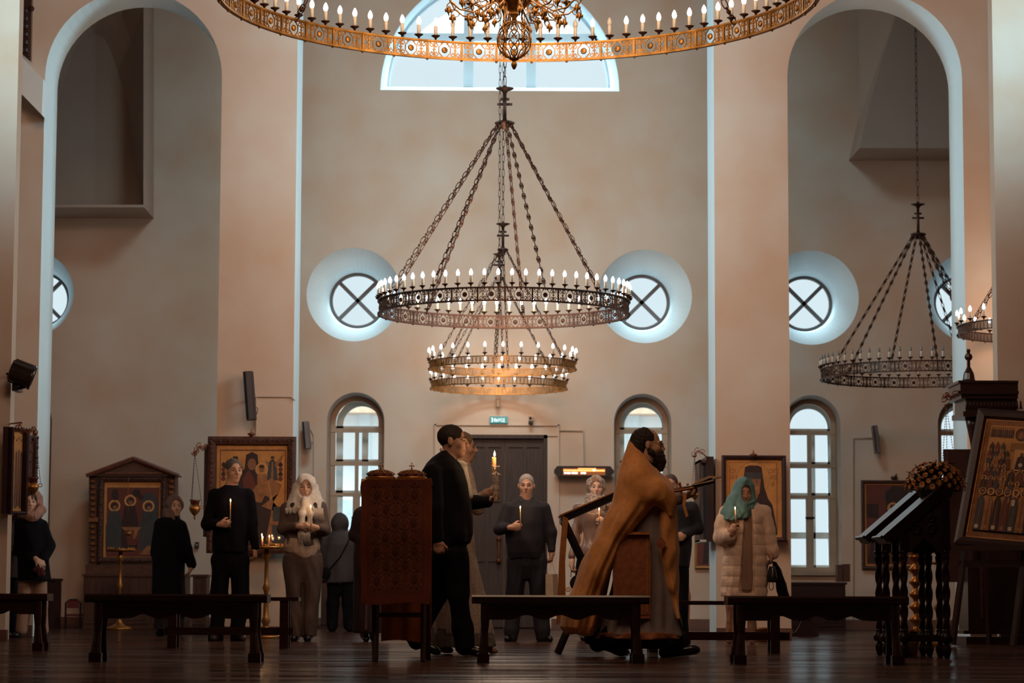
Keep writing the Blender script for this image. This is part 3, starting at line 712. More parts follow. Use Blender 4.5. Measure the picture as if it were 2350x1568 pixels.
top = sheet(lambda u, v: (xa+(xb-xa)*u-0.006*(1-u), YL-0.012+0.53*v, zt+0.004-0.02*v*v+0.002*math.sin(u*20)-(max(0, 0.1-u)*0.28 if v < 0.1 else 0)), 20, 8, (0, 0, -0.006))
obj('top_cloth', top, CL4, t)
zb2 = zat(1466, 905, YL+0.5); x0_, x1_ = xa+0.12, xb-0.005
bk = sheet(lambda u, v: (x0_+(x1_-x0_)*u, YL+0.52+0.012*math.sin(u*18+v), zt-0.02+(zb2-zt)*v+0.01*math.sin(u*5)*v), 30, 10, (0, 0.006, 0))
obj('back_cloth', bk, mat('rust_lining', (0.30, 0.075, 0.02), 0.8, var=0.15, scale=20), t)
xs_ = W(838, 1400, YL).x
obj('side_cloth', sheet(lambda u, v: (xs_+0.012*math.sin(v*5), YL+0.06+0.42*u, zt-0.02+(zat(1440, 905, YL)-zt)*v), 8, 12, (0.005, 0, 0)), MT['rust_lining'], t)
VELV = mat('dark_red_velvet', (0.09, 0.013, 0.012), 0.8, var=0.3, scale=30, sheen=0.3)
for px, lab in ((871, 'left of the two gilt and velvet crowns on the draped lectern'), (943, 'right of the two gilt and velvet crowns on the draped lectern')):
    cx = W(px, 1090, YL).x; cy = YL+0.2; cz = zt+0.009
    t2 = thing('crown', (cx, cy, cz+0.006), lab, 'crown', 'wedding crowns on the lectern')
    b = MB().ell((cx, cy, cz+0.022), (0.093, 0.10, 0.034), 18); b.ell((cx-0.05, cy, cz+0.030), (0.045, 0.06, 0.032), 12)
    obj('velvet_cap', b, VELV, t2, smooth=True)
    b = MB(); b.tube([(cx+0.098*math.cos(a*PI/12), cy+0.104*math.sin(a*PI/12), cz+0.008) for a in range(25)], 0.009, 6)
    for k in range(10):
        a = 2*PI*k/10
        for q in range(4):
            ph = 0.35+q*0.3; px_, py_, pz_ = 0.1*math.cos(a)*math.cos(ph), 0.107*math.sin(a)*math.cos(ph), 0.022+0.04*math.sin(ph)
            b.ell((cx+px_, cy+py_, cz+pz_), (0.009, 0.009, 0.006), 6)
            for sg in (-1, 1): b.tube([(cx+px_, cy+py_, cz+pz_), (cx+0.1*math.cos(a+sg*0.2)*math.cos(ph+0.12), cy+0.107*math.sin(a+sg*0.2)*math.cos(ph+0.12), cz+0.024+0.042*math.sin(ph+0.12))], 0.0028, 4)
    obj('gold_band', b, GILT, t2, smooth=True)
    b = MB(); z0 = cz+0.055; b.ell((cx, cy, z0), (0.016, 0.016, 0.012), 8); b.tube([(cx, cy, z0), (cx, cy, z0+0.055)], 0.003, 6); b.tube([(cx-0.012, cy, z0+0.037), (cx+0.012, cy, z0+0.037)], 0.003, 6)
    for q in ((-0.013, 0.037), (0.013, 0.037), (0, 0.055), (0, 0.018)): 
        b.tube([(cx+q[0]+0.0055*math.cos(a*PI/4), cy, z0+q[1]+0.0055*math.sin(a*PI/4)) for a in range(9)], 0.0018, 5)
    obj('cross', b, GILT, t2, smooth=True)
# ---- folding lectern behind the priest's cape
YX = 19.75
t = thing('folding_lectern', (W(1320, 1400, YX).x, YX, 0), 'black folding lectern with sloping top and hanging orange cloth, behind the priest\'s cape', 'lectern')
def pt(px, py, Y): return W(px, py, Y)
f0 = pt(1281, 1503, YX); f0.z = 0.0
obj('leg', MB().tube([f0, pt(1372, 1290, YX), pt(1420, 1175, YX)], 0.022, 4), BLACKM, t)
f1 = pt(1440, 1500, YX); f1.z = 0
obj('leg', MB().tube([pt(1293, 1190, YX), f1], 0.024, 4), BLACKM, t)
obj('leg', MB().tube([Vector((f0.x, YX+0.4, 0)), pt(1420, 1175, YX)+Vector((0, 0.4, 0))], 0.022, 4), BLACKM, t)
obj('leg', MB().tube([pt(1293, 1190, YX)+Vector((0, 0.4, 0)), Vector((f1.x, YX+0.4, 0))], 0.024, 4), BLACKM, t)
A, B = pt(1288, 1184, YX-0.03), pt(1418, 1128, YX-0.03); n_ = (B-A).cross(Vector((0, 1, 0))).normalized()*-1
b = MB().prism([A, B, B-Vector((0, 0, 0.055)), A-Vector((0, 0, 0.055))], (0, 0.46, 0)); obj('sloping_top', b, BLACKM, t)
ORC = mat('orange_brocade_thin', (0.36, 0.13, 0.035), 0.65, var=0.15, scale=25)
S = [pt(1291, 1184, YX-0.05), pt(1304, 1190, YX-0.05), pt(1297, 1290, YX-0.05), pt(1299, 1425, YX-0.05), pt(1277, 1425, YX-0.05), pt(1283, 1290, YX-0.05)]
obj('hanging_cloth', MB().prism([S[0], S[1], S[2], S[3], S[4], S[5]], (0, 0.012, 0)), ORC, t)
obj('top_cloth_edge', MB().prism([A+Vector((-0.01, -0.01, 0.008)), B+Vector((0, -0.01, 0.008)), B+Vector((0, -0.01, 0.0)), A+Vector((-0.01, -0.01, -0.006))], (0, 0.48, 0)), ORC, t)
b = MB()
for i in range(9): x = S[4].x+(S[3].x-S[4].x)*i/8; b.tube([(x, YX-0.045, S[3].z), (x, YX-0.045, S[3].z-0.03)], 0.0035, 4)
obj('fringe', b, CL4, t)
# ---- icons ----------------------------------------------------
PM = [GOLDP, mat('icon_dark', (0.035, 0.014, 0.014), 0.6, var=0.25, scale=12), mat('icon_halo', (0.60, 0.31, 0.11), 0.5, 0.2, var=0.1), mat('icon_flesh', (0.24, 0.10, 0.05), 0.6), mat('icon_ochre', (0.30, 0.12, 0.045), 0.6, var=0.3, scale=15), mat('icon_slate', (0.045, 0.045, 0.05), 0.6, var=0.2, scale=10), mat('icon_line', (0.16, 0.05, 0.02), 0.6), mat('icon_red', (0.13, 0.03, 0.02), 0.6), mat('icon_white', (0.55, 0.42, 0.30), 0.6)]
GOLD, DK, HALO, FLESH, OCH, SLATE, LINE, RED, WHI = range(9)
class Paint:
    """flat painted shapes; u right, v up, in metres from the panel's lower left corner"""
    def __init__(s, O, ex, ez): s.O, s.ex, s.ez = Vector(O), Vector(ex), Vector(ez); s.n = s.ex.cross(s.ez).normalized(); s.b = MB(); s.k = 0
    def P(s, u, v, d=0): return s.O+s.ex*u+s.ez*v+s.n*d
    def poly(s, pts, m):
        s.k += 1; d = 0.0015+0.00006*s.k; s.b.cur = m; q = [s.P(u, v, d) for u, v in pts]
        s.b.add(q, [tuple(t_) for t_ in tessellate_polygon([q])])
    def disc(s, u, v, r, m, n=18, ry=None): s.poly([(u+r*math.cos(2*PI*i/n), v+(ry or r)*math.sin(2*PI*i/n)) for i in range(n)], m)
    def rect(s, u0, u1, v0, v1, m): s.poly([(u0, v0), (u1, v0), (u1, v1), (u0, v1)], m)
    def saint(s, u, v0, h, w, robe, halo=True, hood=None, trim=OCH, ring=True):
        r = min(h*0.085, w*0.26); hv = v0+h-r*1.3
        if halo: s.disc(u, hv, r*1.75, HALO); 
        if halo and ring: s.disc(u, hv, r*1.5, GOLD)
        s.poly([(u-w*0.5, v0), (u+w*0.5, v0), (u+w*0.42, v0+h*0.45), (u+w*0.38, v0+h*0.72), (u+r*0.8, v0+h*0.82), (u-r*0.8, v0+h*0.82), (u-w*0.38, v0+h*0.72), (u-w*0.42, v0+h*0.45)], robe)
        s.poly([(u-w*0.12, v0), (u+w*0.10, v0), (u+w*0.06, v0+h*0.75), (u-w*0.06, v0+h*0.75)], trim)
        if hood is not None: s.disc(u, hv+r*0.1, r*1.25, hood, ry=r*1.45)
        s.disc(u, hv, r*0.85, FLESH, ry=r)
        if hood is None: s.poly([(u-r*0.95, hv+r*0.1), (u+r*0.95, hv+r*0.1), (u+r*0.7, hv+r*1.1), (u-r*0.7, hv+r*1.1)], DK)
        s.disc(u, hv-r*0.75, r*0.5, DK, 8)
def icon_frame(t, O, ex, ez, w, h, fw, m, depth=0.06, carve=False, back=True, name='frame'):
    O, ex, ez = Vector(O), Vector(ex), Vector(ez); n = ex.cross(ez).normalized(); P = lambda u, v, d: O+ex*u+ez*v+n*d
    b = MB(); o = [(0, 0), (w, 0), (w, h), (0, h)]; i = [(fw, fw), (w-fw, fw), (w-fw, h-fw), (fw, h-fw)]
    mm = [(fw*0.35, fw*0.35), (w-fw*0.35, fw*0.35), (w-fw*0.35, h-fw*0.35), (fw*0.35, h-fw*0.35)]
    rings = [[P(u, v, -depth*0.4) for u, v in o], [P(u, v, depth*0.5) for u, v in o], [P(u, v, depth*0.62) for u, v in mm], [P(u, v, depth*0.5) for u, v in [(q[0]*0.25+r_[0]*0.75, q[1]*0.25+r_[1]*0.75) for q, r_ in zip(mm, i)]], [P(u, v, 0.0) for u, v in i]]
    vs = [p for r_ in rings for p in r_]; b.add(vs, [(k*4+j, k*4+(j+1) % 4, (k+1)*4+(j+1) % 4, (k+1)*4+j) for k in range(4) for j in range(4)]+[(3, 2, 1, 0)])
    if carve:
        per = [(0, 0, 1, 0, w), (w, 0, 0, 1, h), (w, h, -1, 0, w), (0, h, 0, -1, h)]
        for (u0, v0, du, dv, L_) in per:
            k = int(L_/0.05)
            for q in range(k):
                s_ = (q+0.5)*L_/k; inn = fw*0.5; u = u0+du*s_-dv*inn; v = v0+dv*s_+du*inn
                b.ell(P(u, v, depth*0.55), 0.012+0.006*(q % 2), 6)
    f = obj(name, b, m, t)
    return f
def panel_back(t, O, ex, ez, w, h, fw, paint, name='painting'):
    O, ex, ez = Vector(O), Vector(ex), Vector(ez); n = ex.cross(ez).normalized(); P = lambda u, v, d: O+ex*u+ez*v+n*d
    paint.b.cur = GOLD
    q = [P(fw*0.9, fw*0.9, 0.0), P(w-fw*0.9, fw*0.9, 0.0), P(w-fw*0.9, h-fw*0.9, 0.0), P(fw*0.9, h-fw*0.9, 0.0)]
    paint.b.prism([p-n*0.02 for p in q], n*0.0205)
    obj(name, paint.b, PM, t)
EX, EZ = Vector((1, 0, 0)), Vector((0, 0, 1))
FR1 = mat('carved_icon_frame', (0.060, 0.020, 0.013), 0.5, var=0.4, scale=25, bump=0.5, bscale=90)
FR2 = mat('dark_icon_frame', (0.030, 0.012, 0.014), 0.4, var=0.2)
# icon on the left arcade pier
Y = 27.16; O = W(474, 1270, Y); q = W(680, 1003, Y); w, h = q.x-O.x, q.z-O.z; s = w/206
t = thing('icon', (O.x+w/2, Y, O.z), 'large gold ground icon of a robed woman and child in a carved dark frame', 'icon')
icon_frame(t, O, EX, EZ, w, h, 21*s, FR1, 0.09, True)
p = Paint(O, EX, EZ); U = lambda x: (x-474)*s; V = lambda y: (1270-y)*s
p.rect(U(502), U(656), V(1252), V(1028), LINE); p.rect(U(504), U(654), V(1250), V(1031), GOLD)
p.saint(U(538), V(1130), 88*s, 30*s, RED, False); 
for sg in (-1, 1): p.poly([(U(538+sg*8), V(1070)), (U(538+sg*22), V(1048)), (U(538+sg*18), V(1090))], OCH)
p.saint(U(625), V(1100), 58*s, 26*s, SLATE, False)
p.poly([(U(618), V(1062)), (U(608), V(1050)), (U(612), V(1072))], OCH); p.poly([(U(630), V(1062)), (U(652), V(1034)), (U(645), V(1058)), (U(634), V(1070))], OCH)
p.disc(U(577), V(1056), 24*s, GOLD); 
p.poly([(U(x), V(y)) for x, y in ((556, 1250), (616, 1250), (625, 1160), (608, 1105), (594, 1078), (590, 1040), (577, 1033), (563, 1040), (560, 1072), (540, 1095), (530, 1130), (540, 1190))], DK)
p.disc(U(577), V(1062), 10*s, FLESH, ry=14*s); p.poly([(U(x), V(y)) for x, y in ((556, 1095), (570, 1075), (578, 1088), (590, 1120), (580, 1150), (560, 1140))], RED)
p.disc(U(600), V(1074), 15*s, HALO); p.disc(U(600), V(1074), 12*s, GOLD); p.disc(U(600), V(1073), 6.5*s, FLESH, ry=8.5*s); p.disc(U(600), V(1067), 6.5*s, DK, ry=4*s)
p.poly([(U(x), V(y)) for x, y in ((590, 1084), (611, 1084), (616, 1110), (623, 1140), (608, 1135), (600, 1152), (582, 1148), (578, 1125), (590, 1110))], OCH)
p.poly([(U(x), V(y)) for x, y in ((600, 1160), (640, 1130), (648, 1110), (620, 1095), (616, 1100), (628, 1150), (612, 1240), (655, 1250), (655, 1180))], OCH)
for x in (511, 644):
    for k in range(4): yy = 1062+k*11; p.poly([(U(x-5), V(yy+4)), (U(x-5), V(yy-1)), (U(x), V(yy-6)), (U(x+5), V(yy-1)), (U(x+5), V(yy+4)), (U(x), V(yy+7))], DK if k % 2 == 0 else RED)
for i in range(26): p.rect(U(515+i*5.2), U(515+i*5.2+(1.6 if i % 3 else 2.6)), V(1029), V(1026.5), LINE)
for (x0, x1, y0, y1) in ((628, 658, 1161, 1195), (626, 655, 1204, 1246)): p.rect(U(x0), U(x1), V(y1), V(y0), SLATE)
panel_back(t, O, EX, EZ, w, h, 21*s, p)
gl = MB().quad(p.P(22*s, 22*s, 0.03), p.P(w-22*s, 22*s, 0.03), p.P(w-22*s, h-22*s, 0.03), p.P(22*s, h-22*s, 0.03)); obj('glass', gl, GLASS, t)
b = MB().box(W(468, 1100, Y).x, W(478, 1100, Y).x, Y+0.0, Y+0.13, W(470, 1232, Y).z, W(470, 1020, Y).z); obj('side_case', b, FR2, t)
# icon of a monk on the right pier
Y = 27.16; O = W(1657, 1243, Y); q = W(1803, 1046, Y); w, h = q.x-O.x, q.z-O.z; s = w/146
t = thing('icon', (O.x+w/2, Y, O.z), 'icon of a bearded monk in a tall black hat on the right pier', 'icon')
icon_frame(t, O, EX, EZ, w, h, 10*s, FR2, 0.06)
p = Paint(O, EX, EZ); U = lambda x: (x-1657)*s; V = lambda y: (1243-y)*s
p.rect(U(1674), U(1783), V(1228), V(1063), LINE); p.rect(U(1675.2), U(1781.8), V(1227), V(1064.2), GOLD)
p.disc(U(1729), V(1100), 38*s, LINE, 40); p.disc(U(1729), V(1100), 37.2*s, GOLD, 40)
p.poly([(U(x), V(y)) for x, y in ((1690, 1228), (1782, 1228), (1782, 1215), (1772, 1160), (1762, 1145), (1754, 1120), (1748, 1074), (1740, 1070.5), (1720, 1070), (1710, 1074), (1706, 1110), (1698, 1140), (1684, 1165), (1680, 1228))], DK)
p.poly([(U(x), V(y)) for x, y in ((1690, 1228), (1720, 1228), (1722, 1150), (1705, 1148), (1692, 1165))], LINE)
p.poly([(U(x), V(y)) for x, y in ((1714, 1100), (1746, 1100), (1745, 1115), (1738, 1145), (1728, 1150), (1718, 1140), (1713, 1115))], FLESH)
p.poly([(U(x), V(y)) for x, y in ((1717, 1118), (1744, 1118), (1743, 1132), (1734, 1149), (1724, 1146))], OCH)
p.rect(U(1711), U(1747), V(1101), V(1086), SLATE)
for x in (1722, 1737): p.disc(U(x), V(1107), 2.4*s, DK, 8, ry=1.3*s)
p.rect(U(1728.5), U(1730.5), V(1116), V(1107), OCH)
def glyphs(p, txt, u, v, hh, m):
    fc = bpy.data.curves.new('txt', 'FONT'); fc.body = txt; fc.size = hh*1.35; o = bpy.data.objects.new('txt', fc); C.objects.link(o)
    me = bpy.data.meshes.new_from_object(o.evaluated_get(bpy.context.evaluated_depsgraph_get()))
    p.k += 1; d = 0.0015+0.00006*p.k; p.b.cur = m
    p.b.add([p.P(u+q.co.x*0.62, v+q.co.y, d) for q in me.vertices], [tuple(f.vertices) for f in me.polygons])
    bpy.data.objects.remove(o); bpy.data.curves.remove(fc); bpy.data.meshes.remove(me)
for txt, x, y in (('СТI', 1676, 1088), ('АРХ', 1676, 1102), ('СВТО', 1764, 1088), ('РСК', 1768, 1102), ('IЙ', 1769, 1118)): glyphs(p, txt, U(x), V(y), 10*s, LINE)
panel_back(t, O, EX, EZ, w, h, 10*s, p)
b = MB()
z0 = W(1795, 1243, Y).z
for i in range(14): x = O.x+w*(0.80+0.22*i/13); b.tube([(x, Y-0.02, z0+0.01), (x+0.002, Y-0.02, z0-0.05-0.008*(i % 3))], [0.006, 0.003], 5)
obj('fringe', b, RED_ := mat('dark_fringe', (0.06, 0.02, 0.02), 0.9), t)
# right aisle icon
Y = 34.965; O = W(1978, 1307, Y); q = W(2110, 1103, Y); w, h = q.x-O.x, q.z-O.z; s = w/132
t = thing('icon', (O.x+w/2, Y, O.z), 'dim icon on the right aisle wall, partly hidden by the lecterns and bouquet', 'icon')
icon_frame(t, O, EX, EZ, w, h, 8*s, FR1, 0.06)
p = Paint(O, EX, EZ); U = lambda x: (x-1978)*s; V = lambda y: (1307-y)*s
p.rect(U(1989), U(2099), V(1296), V(1117), RED); p.saint(U(2056), V(1150), 30*s, 60*s, SLATE, False)
p.poly([(U(x), V(y)) for x, y in ((2033, 1250), (2095, 1250), (2095, 1140), (2080, 1122), (2050, 1120), (2034, 1132))], DK); p.rect(U(1990), U(2017), V(1192), V(1160), DK)
p.poly([(U(x), V(y)) for x, y in ((1990, 1292), (2000, 1240), (2010, 1235), (2020, 1292))], DK); p.saint(U(2050), V(1250), 90*s, 34*s, DK, True)
panel_back(t, O, EX, EZ, w, h, 8*s, p)
b = MB().ell(W(2052, 1097, Y), (0.05, 0.03, 0.03), 8); b.tube([W(2056, 1095, Y), W(2057, 1088, Y)], 0.01, 5); o = obj('lamp_bracket', b, IRON, t)
# icon behind the priest's book on the window wall
Y = 34.97; O = W(1594, 1305, Y); q = W(1650, 1128, Y); w, h = q.x-O.x, q.z-O.z; s = w/56
t = thing('icon', (O.x+w/2, Y, O.z), 'gold framed icon on the window wall, half hidden behind the right pier', 'icon')
icon_frame(t, O, EX, EZ, w, h, 5*s, mat('thin_gilt_frame', (0.42, 0.18, 0.06), 0.5, 0.2), 0.05)
p = Paint(O, EX, EZ); p.rect(6*s, 50*s, 6*s, 170*s, RED); p.saint(36*s, 10*s, 75*s, 36*s, DK, True); p.saint(24*s, 90*s, 74*s, 30*s, OCH, True)
panel_back(t, O, EX, EZ, w, h, 5*s, p)
# deep wooden case seen edge on at the right pier
Y = 27.2; t = thing('icon_case', (W(1622, 1245, Y).x, Y, W(1622, 1245, Y).z), 'narrow open wooden icon case seen edge on at the right pier', 'icon case')
z0, z1 = W(1622, 1243, Y).z, W(1622, 1048, Y).z; x0, x1, x2 = W(1607, 1100, Y).x, W(1621, 1100, Y).x, W(1638, 1100, Y).x
obj('side_board', MB().box(x1, x2, Y, Y+0.75, z0, z1), FR2, t)
obj('frame', MB().box(x0, x0+0.02, Y+0.1, Y+0.7, z0, z1-0.03).box(x0, x1, Y+0.1, Y+0.7, z1-0.06, z1-0.03), FR1, t)
obj('shelf', MB().box(x0, x1, Y+0.05, Y+0.7, z0-0.005, z0+0.02), mat('pale_shelf', (0.5, 0.5, 0.48), 0.5), t)
# two icons beside the left pier
Y = 24.85; O = W(15, 1180, Y); w, h = 0.27, W(15, 980, Y).z-O.z; ex = Vector((math.cos(math.radians(64)), math.sin(math.radians(64)), 0))
t = thing('icon', O+Vector((0.1, 0.1, 0)), 'narrow dark framed icon turned sideways at the left edge', 'icon')
icon_frame(t, O, ex, EZ, w, h, 0.035, FR2, 0.10)
p = Paint(O, ex, EZ)
for k in range(5): p.saint(0.055+k*0.04, 0.06+0.02*(k % 2), h*0.8, 0.038, (DK, OCH, SLATE, RED, DK)[k], False)
p.rect(0.04, 0.10, 0.05, 0.16, SLATE)
panel_back(t, O, ex, EZ, w, h, 0.035, p)
obj('case_side', MB().box(O.x-0.045, O.x+0.0, O.y-0.04, 25.21, O.z, O.z+h), FR2, t)
Y = 26.6; O = W(56, 1180, Y); w, h = 0.17, W(58, 998, Y).z-O.z; ex = Vector((math.cos(math.radians(66)), math.sin(math.radians(66)), 0))
t = thing('icon', O+Vector((0.06, 0.1, 0)), 'carved red brown icon frame seen edge on behind the narrow icon at the left edge', 'icon')
icon_frame(t, O, ex, EZ, w, h, 0.05, FR1, 0.08, True); p = Paint(O, ex, EZ); p.rect(0.05, 0.12, 0.05, h-0.05, RED); panel_back(t, O, ex, EZ, w, h, 0.05, p)
# ---- gabled icon shrine in the left aisle
Y = 34.3; G = lambda x, y, d=0: W(x, y, Y-d)
t = thing('icon_shrine', (G(304, 1320).x, Y, G(304, 1320).z), 'carved gabled icon shrine with three haloed figures against the left aisle wall', 'shrine')
zb = G(304, 1318).z
for (x0, x1) in ((204, 222), (382, 402)): obj('column', MB().prism([G(x0, 1318), G(x1, 1318), G(x1, 1092), G(x0, 1092)], (0, 0.35, 0)), MIDWOOD, t)
for xc in (213, 392):
    b = MB()
    for k in range(16): b.ell(G(xc, 1105+k*13, 0.02), (0.045, 0.03, 0.03), 6)
    for yy in (1193, 1305): b.prism([G(xc-12, yy+5, 0.05), G(xc+12, yy+5, 0.05), G(xc+12, yy-5, 0.05), G(xc-12, yy-5, 0.05)], (0, 0.1, 0))
    obj('column_carving', b, mat('gilded_carving', (0.20, 0.075, 0.03), 0.5, 0.3, var=0.4, scale=30), t)
b = MB().prism([G(197, 1093, 0.08), G(410, 1093, 0.08), G(406, 1088, 0.08), G(308, 1051, 0.08), G(200, 1088, 0.08)], (0, 0.42, 0), )
obj('pediment', b, MIDWOOD, t)
b = MB()
for a, c_ in (((198, 1092), (307, 1052)), ((307, 1052), (410, 1092))): b.tube([G(*a, 0.12), G(*c_, 0.12)], 0.03, 6)
for k in range(18):
    f = k/17; b.ell(G(212+f*90, 1090-f*33, 0.12), 0.022, 6); b.ell(G(312+f*90, 1057+f*33, 0.12), 0.022, 6)
b.prism([G(240, 1088, 0.1), G(372, 1088, 0.1), G(372, 1084, 0.1), G(240, 1084, 0.1)], (0, 0.03, 0))
obj('cornice', b, mat('gable_trim', (0.15, 0.05, 0.03), 0.5, var=0.3, scale=20), t)
O = G(224, 1292, 0.0); q = G(382, 1095); w, h = q.x-O.x, q.z-O.z; s = w/158
icon_frame(t, O, EX, EZ, w, h, 13*s, FR1, 0.10, True)
p = Paint(O, EX, EZ); U = lambda x: (x-224)*s; V = lambda y: (1292-y)*s
p.rect(U(243), U(366), V(1278), V(1115), RED)
p.poly([(U(x), V(y)) for x, y in ((330, 1270), (364, 1270), (364, 1150), (352, 1130), (338, 1126), (326, 1134))], SLATE)
for x, y, hh, m in ((261, 1162, 1, SLATE), (298, 1150, 1, DK), (341, 1163, 1, SLATE)):
    p.disc(U(x), V(y-4), 14*s, HALO); p.disc(U(x), V(y-4), 10*s, RED); p.poly([(U(x-19), V(1262)), (U(x+19), V(1262)), (U(x+20), V(y+45)), (U(x+12), V(y+8)), (U(x-12), V(y+8)), (U(x-20), V(y+45))], m); p.disc(U(x), V(y-2), 8*s, DK); p.disc(U(x+1), V(y), 5*s, FLESH)
p.poly([(U(x), V(y)) for x, y in ((278, 1208), (326, 1208), (318, 1216), (286, 1216))], OCH); p.poly([(U(x), V(y)) for x, y in ((288, 1216), (320, 1216), (314, 1250), (294, 1250))], RED)
p.poly([(U(x), V(y)) for x, y in ((310, 1215), (318, 1215), (312, 1235), (305, 1235))], OCH); p.disc(U(312), V(1128), 10*s, DK, 9); p.disc(U(323), V(1138), 7*s, DK, 8); p.disc(U(262), V(1132), 9*s, DK, ry=14*s)
p.poly([(U(x), V(y)) for x, y in ((322, 1272), (340, 1252), (350, 1252), (352, 1272))], OCH)
panel_back(t, O, EX, EZ, w, h, 13*s, p)
b = MB().prism([G(196, 1320, 0.06), G(412, 1320, 0.06), G(412, 1296, 0.06), G(196, 1296, 0.06)], (0, 0.42, 0)); obj('base', b, MIDWOOD, t)
# chests under the shrine and around
def cabinet(px0, px1, pyt, pyb, Y, d, label, m=REDWOOD, doors=2, name='cabinet', cat='cabinet'):
    a, c_ = W(px0, pyb, Y), W(px1, pyt, Y); t = thing(name, ((a.x+c_.x)/2, Y+d/2, 0), label, cat)
    obj('body', MB().box(a.x, c_.x, Y, Y+d, 0, c_.z-0.03), m, t); obj('top', MB().box(a.x-0.02, c_.x+0.02, Y-0.02, Y+d, c_.z-0.03, c_.z), m, t)
    for k in range(doors):
        u0 = a.x+(c_.x-a.x)*(k+0.04)/doors; u1 = a.x+(c_.x-a.x)*(k+0.96)/doors
        dd = obj('door', MB().box(u0, u1, Y-0.015, Y, 0.06, c_.z-0.06).box(u0+0.05, u1-0.05, Y-0.022, Y-0.015, 0.11, c_.z-0.11), m, t)
        obj('knob', MB().ell((u1-0.03 if k % 2 == 0 else u0+0.03, Y-0.03, c_.z*0.6), 0.012, 8), GILT, dd)
    return t
cabinet(190, 425, 1319, 1438, 34.0, 0.6, 'reddish wooden chest carrying the gabled icon shrine', doors=3)
cabinet(441, 474, 1319, 1436, 33.2, 0.4, 'small brown cupboard behind the man in the black sweater', doors=1)
cabinet(104, 127, 1328, 1438, 33.2, 0.5, 'narrow dark cupboard beside the left arch, behind the fur hooded woman', m=DARKWOOD, doors=1)
cabinet(1816, 1940, 1337, 1440, 33.6, 0.5, 'low dark cabinet under the right aisle window', m=DARKWOOD, doors=2)
cabinet(736, 830, 1330, 1441, 33.9, 0.4, 'low brown cabinet under the left arched window, behind the woman seen from the back', m=REDWOOD, doors=2)
# chair beside the shrine chest
Y = 33.8; t = thing('chair', (W(172, 1435, Y).x, Y, 0), 'black tube chair with a red backrest beside the shrine chest', 'chair')
xa_, xb_ = W(150, 1430, Y).x, W(184, 1430, Y).x; zt_ = W(170, 1377, Y).z
b = MB().tube([(xa_, Y, 0.0), (xa_, Y, zt_-0.04), (xa_+0.05, Y, zt_), (xb_-0.05, Y, zt_), (xb_, Y, zt_-0.04), (xb_, Y, 0)], 0.013, 6)
obj('frame', b, BLACKM, t); obj('backrest', MB().box(xa_+0.02, xb_-0.02, Y-0.02, Y+0.0, zt_-0.11, zt_-0.01), mat('red_vinyl', (0.12, 0.015, 0.015), 0.5), t)
obj('seat', MB().box(xa_+0.01, xb_-0.01, Y-0.4, Y-0.02, zt_-0.32, zt_-0.28) if False else MB().box(xa_+0.01, xb_-0.01, Y+0.02, Y+0.4, 0.16, 0.19), MT['red_vinyl'], t)
# trestle foot bench under the right window
Y = 29.0; t = thing('stool', (W(1850, 1458, Y).x, Y, 0), 'low dark trestle stool with shaped feet below the right aisle window', 'stool')
x0, x1 = W(1826, 1450, Y).x, W(1875, 1450, Y).x
b = MB().prism([(x0-0.05, Y, 0), (x1+0.02, Y, 0), (x1+0.02, Y, 0.035), (x1-0.02, Y, 0.05), (x1-0.03, Y, 0.14), (x1-0.07, Y, 0.2), (x0+0.08, Y, 0.2), (x0+0.04, Y, 0.12), (x0, Y, 0.05), (x0-0.05, Y, 0.035)], (0, 0.04, 0))
obj('foot_board', b, DARKWOOD, t); obj('top', MB().box(x0-0.04, x1+0.1, Y-0.02, Y+0.3, 0.2, 0.235), DARKWOOD, t)
# boxes with candle on the right cabinet
Y = 33.75
for px0, px1, pyt, lab in ((1922, 1933, 1297, 'small wooden candle box with brass side on the right cabinet, left one'), (1936, 1951, 1295, 'small dark wooden candle box on the right cabinet, right one')):
    a, c_ = W(px0, 1336, Y), W(px1, pyt, Y); t = thing('box', ((a.x+c_.x)/2, Y+0.1, a.z), lab, 'box'); obj('body', MB().box(a.x, c_.x, Y, Y+0.2, a.z+0.003, c_.z-0.01), MIDWOOD, t)
    obj('lid', MB().box(a.x-0.005, c_.x+0.005, Y-0.005, Y+0.205, c_.z-0.01, c_.z), MIDWOOD, t)
# infrared heater, exit sign, camera, lamp, speakers
Y = 34.75; t = thing('heater', (W(1340, 1083, Y).x, Y, W(1340, 1094, Y).z), 'black infrared wall heater glowing orange beside the right arched window', 'heater')
z0, z1 = W(1340, 1094, Y).z, W(1340, 1070, Y).z; x0, x1 = W(1272, 1083, Y).x, W(1409, 1083, Y).x; zc = (z0+z1)/2
obj('housing', MB().prism([(x0+0.05, Y, z0), (x1-0.05, Y, z0), (x1, Y, zc-0.02), (x1, Y, zc+0.01), (x1-0.05, Y, z1), (x0+0.04, Y, z1), (x0, Y, zc+0.02), (x0, Y, zc-0.02)], (0, 0.16, 0)), BLACKM, t)
obj('reflector', MB().box(x0+0.12, x1-0.12, Y-0.004, Y, z0+0.02, z1-0.03), mat('copper_reflector', (0.35, 0.14, 0.06), 0.3, 0.7), t)
xe0, xe1 = W(1293, 1083, Y).x, W(1388, 1083, Y).x
obj('element', MB().tube([(xe0, Y-0.012, zc+0.01), (xe1, Y-0.012, zc+0.008)], 0.016, 6).tube([(xe0+0.2, Y-0.012, zc+0.036), (xe1-0.12, Y-0.012, zc+0.036)], 0.009, 6), mat('glowing_element', (1, .5, .2), 0.4, emit=((1.0, 0.36, 0.09), 1.5)), t)
b = MB()
for i, (a, c_) in enumerate(((0.02, 0.05), (0.07, 0.17), (0.2, 0.34), (0.42, 0.46), (0.48, 0.54))): b.tube([(xe0+(xe1-xe0)*a, Y-0.014, zc-0.025), (xe0+(xe1-xe0)*c_, Y-0.014, zc-0.026)], 0.0115, 6)
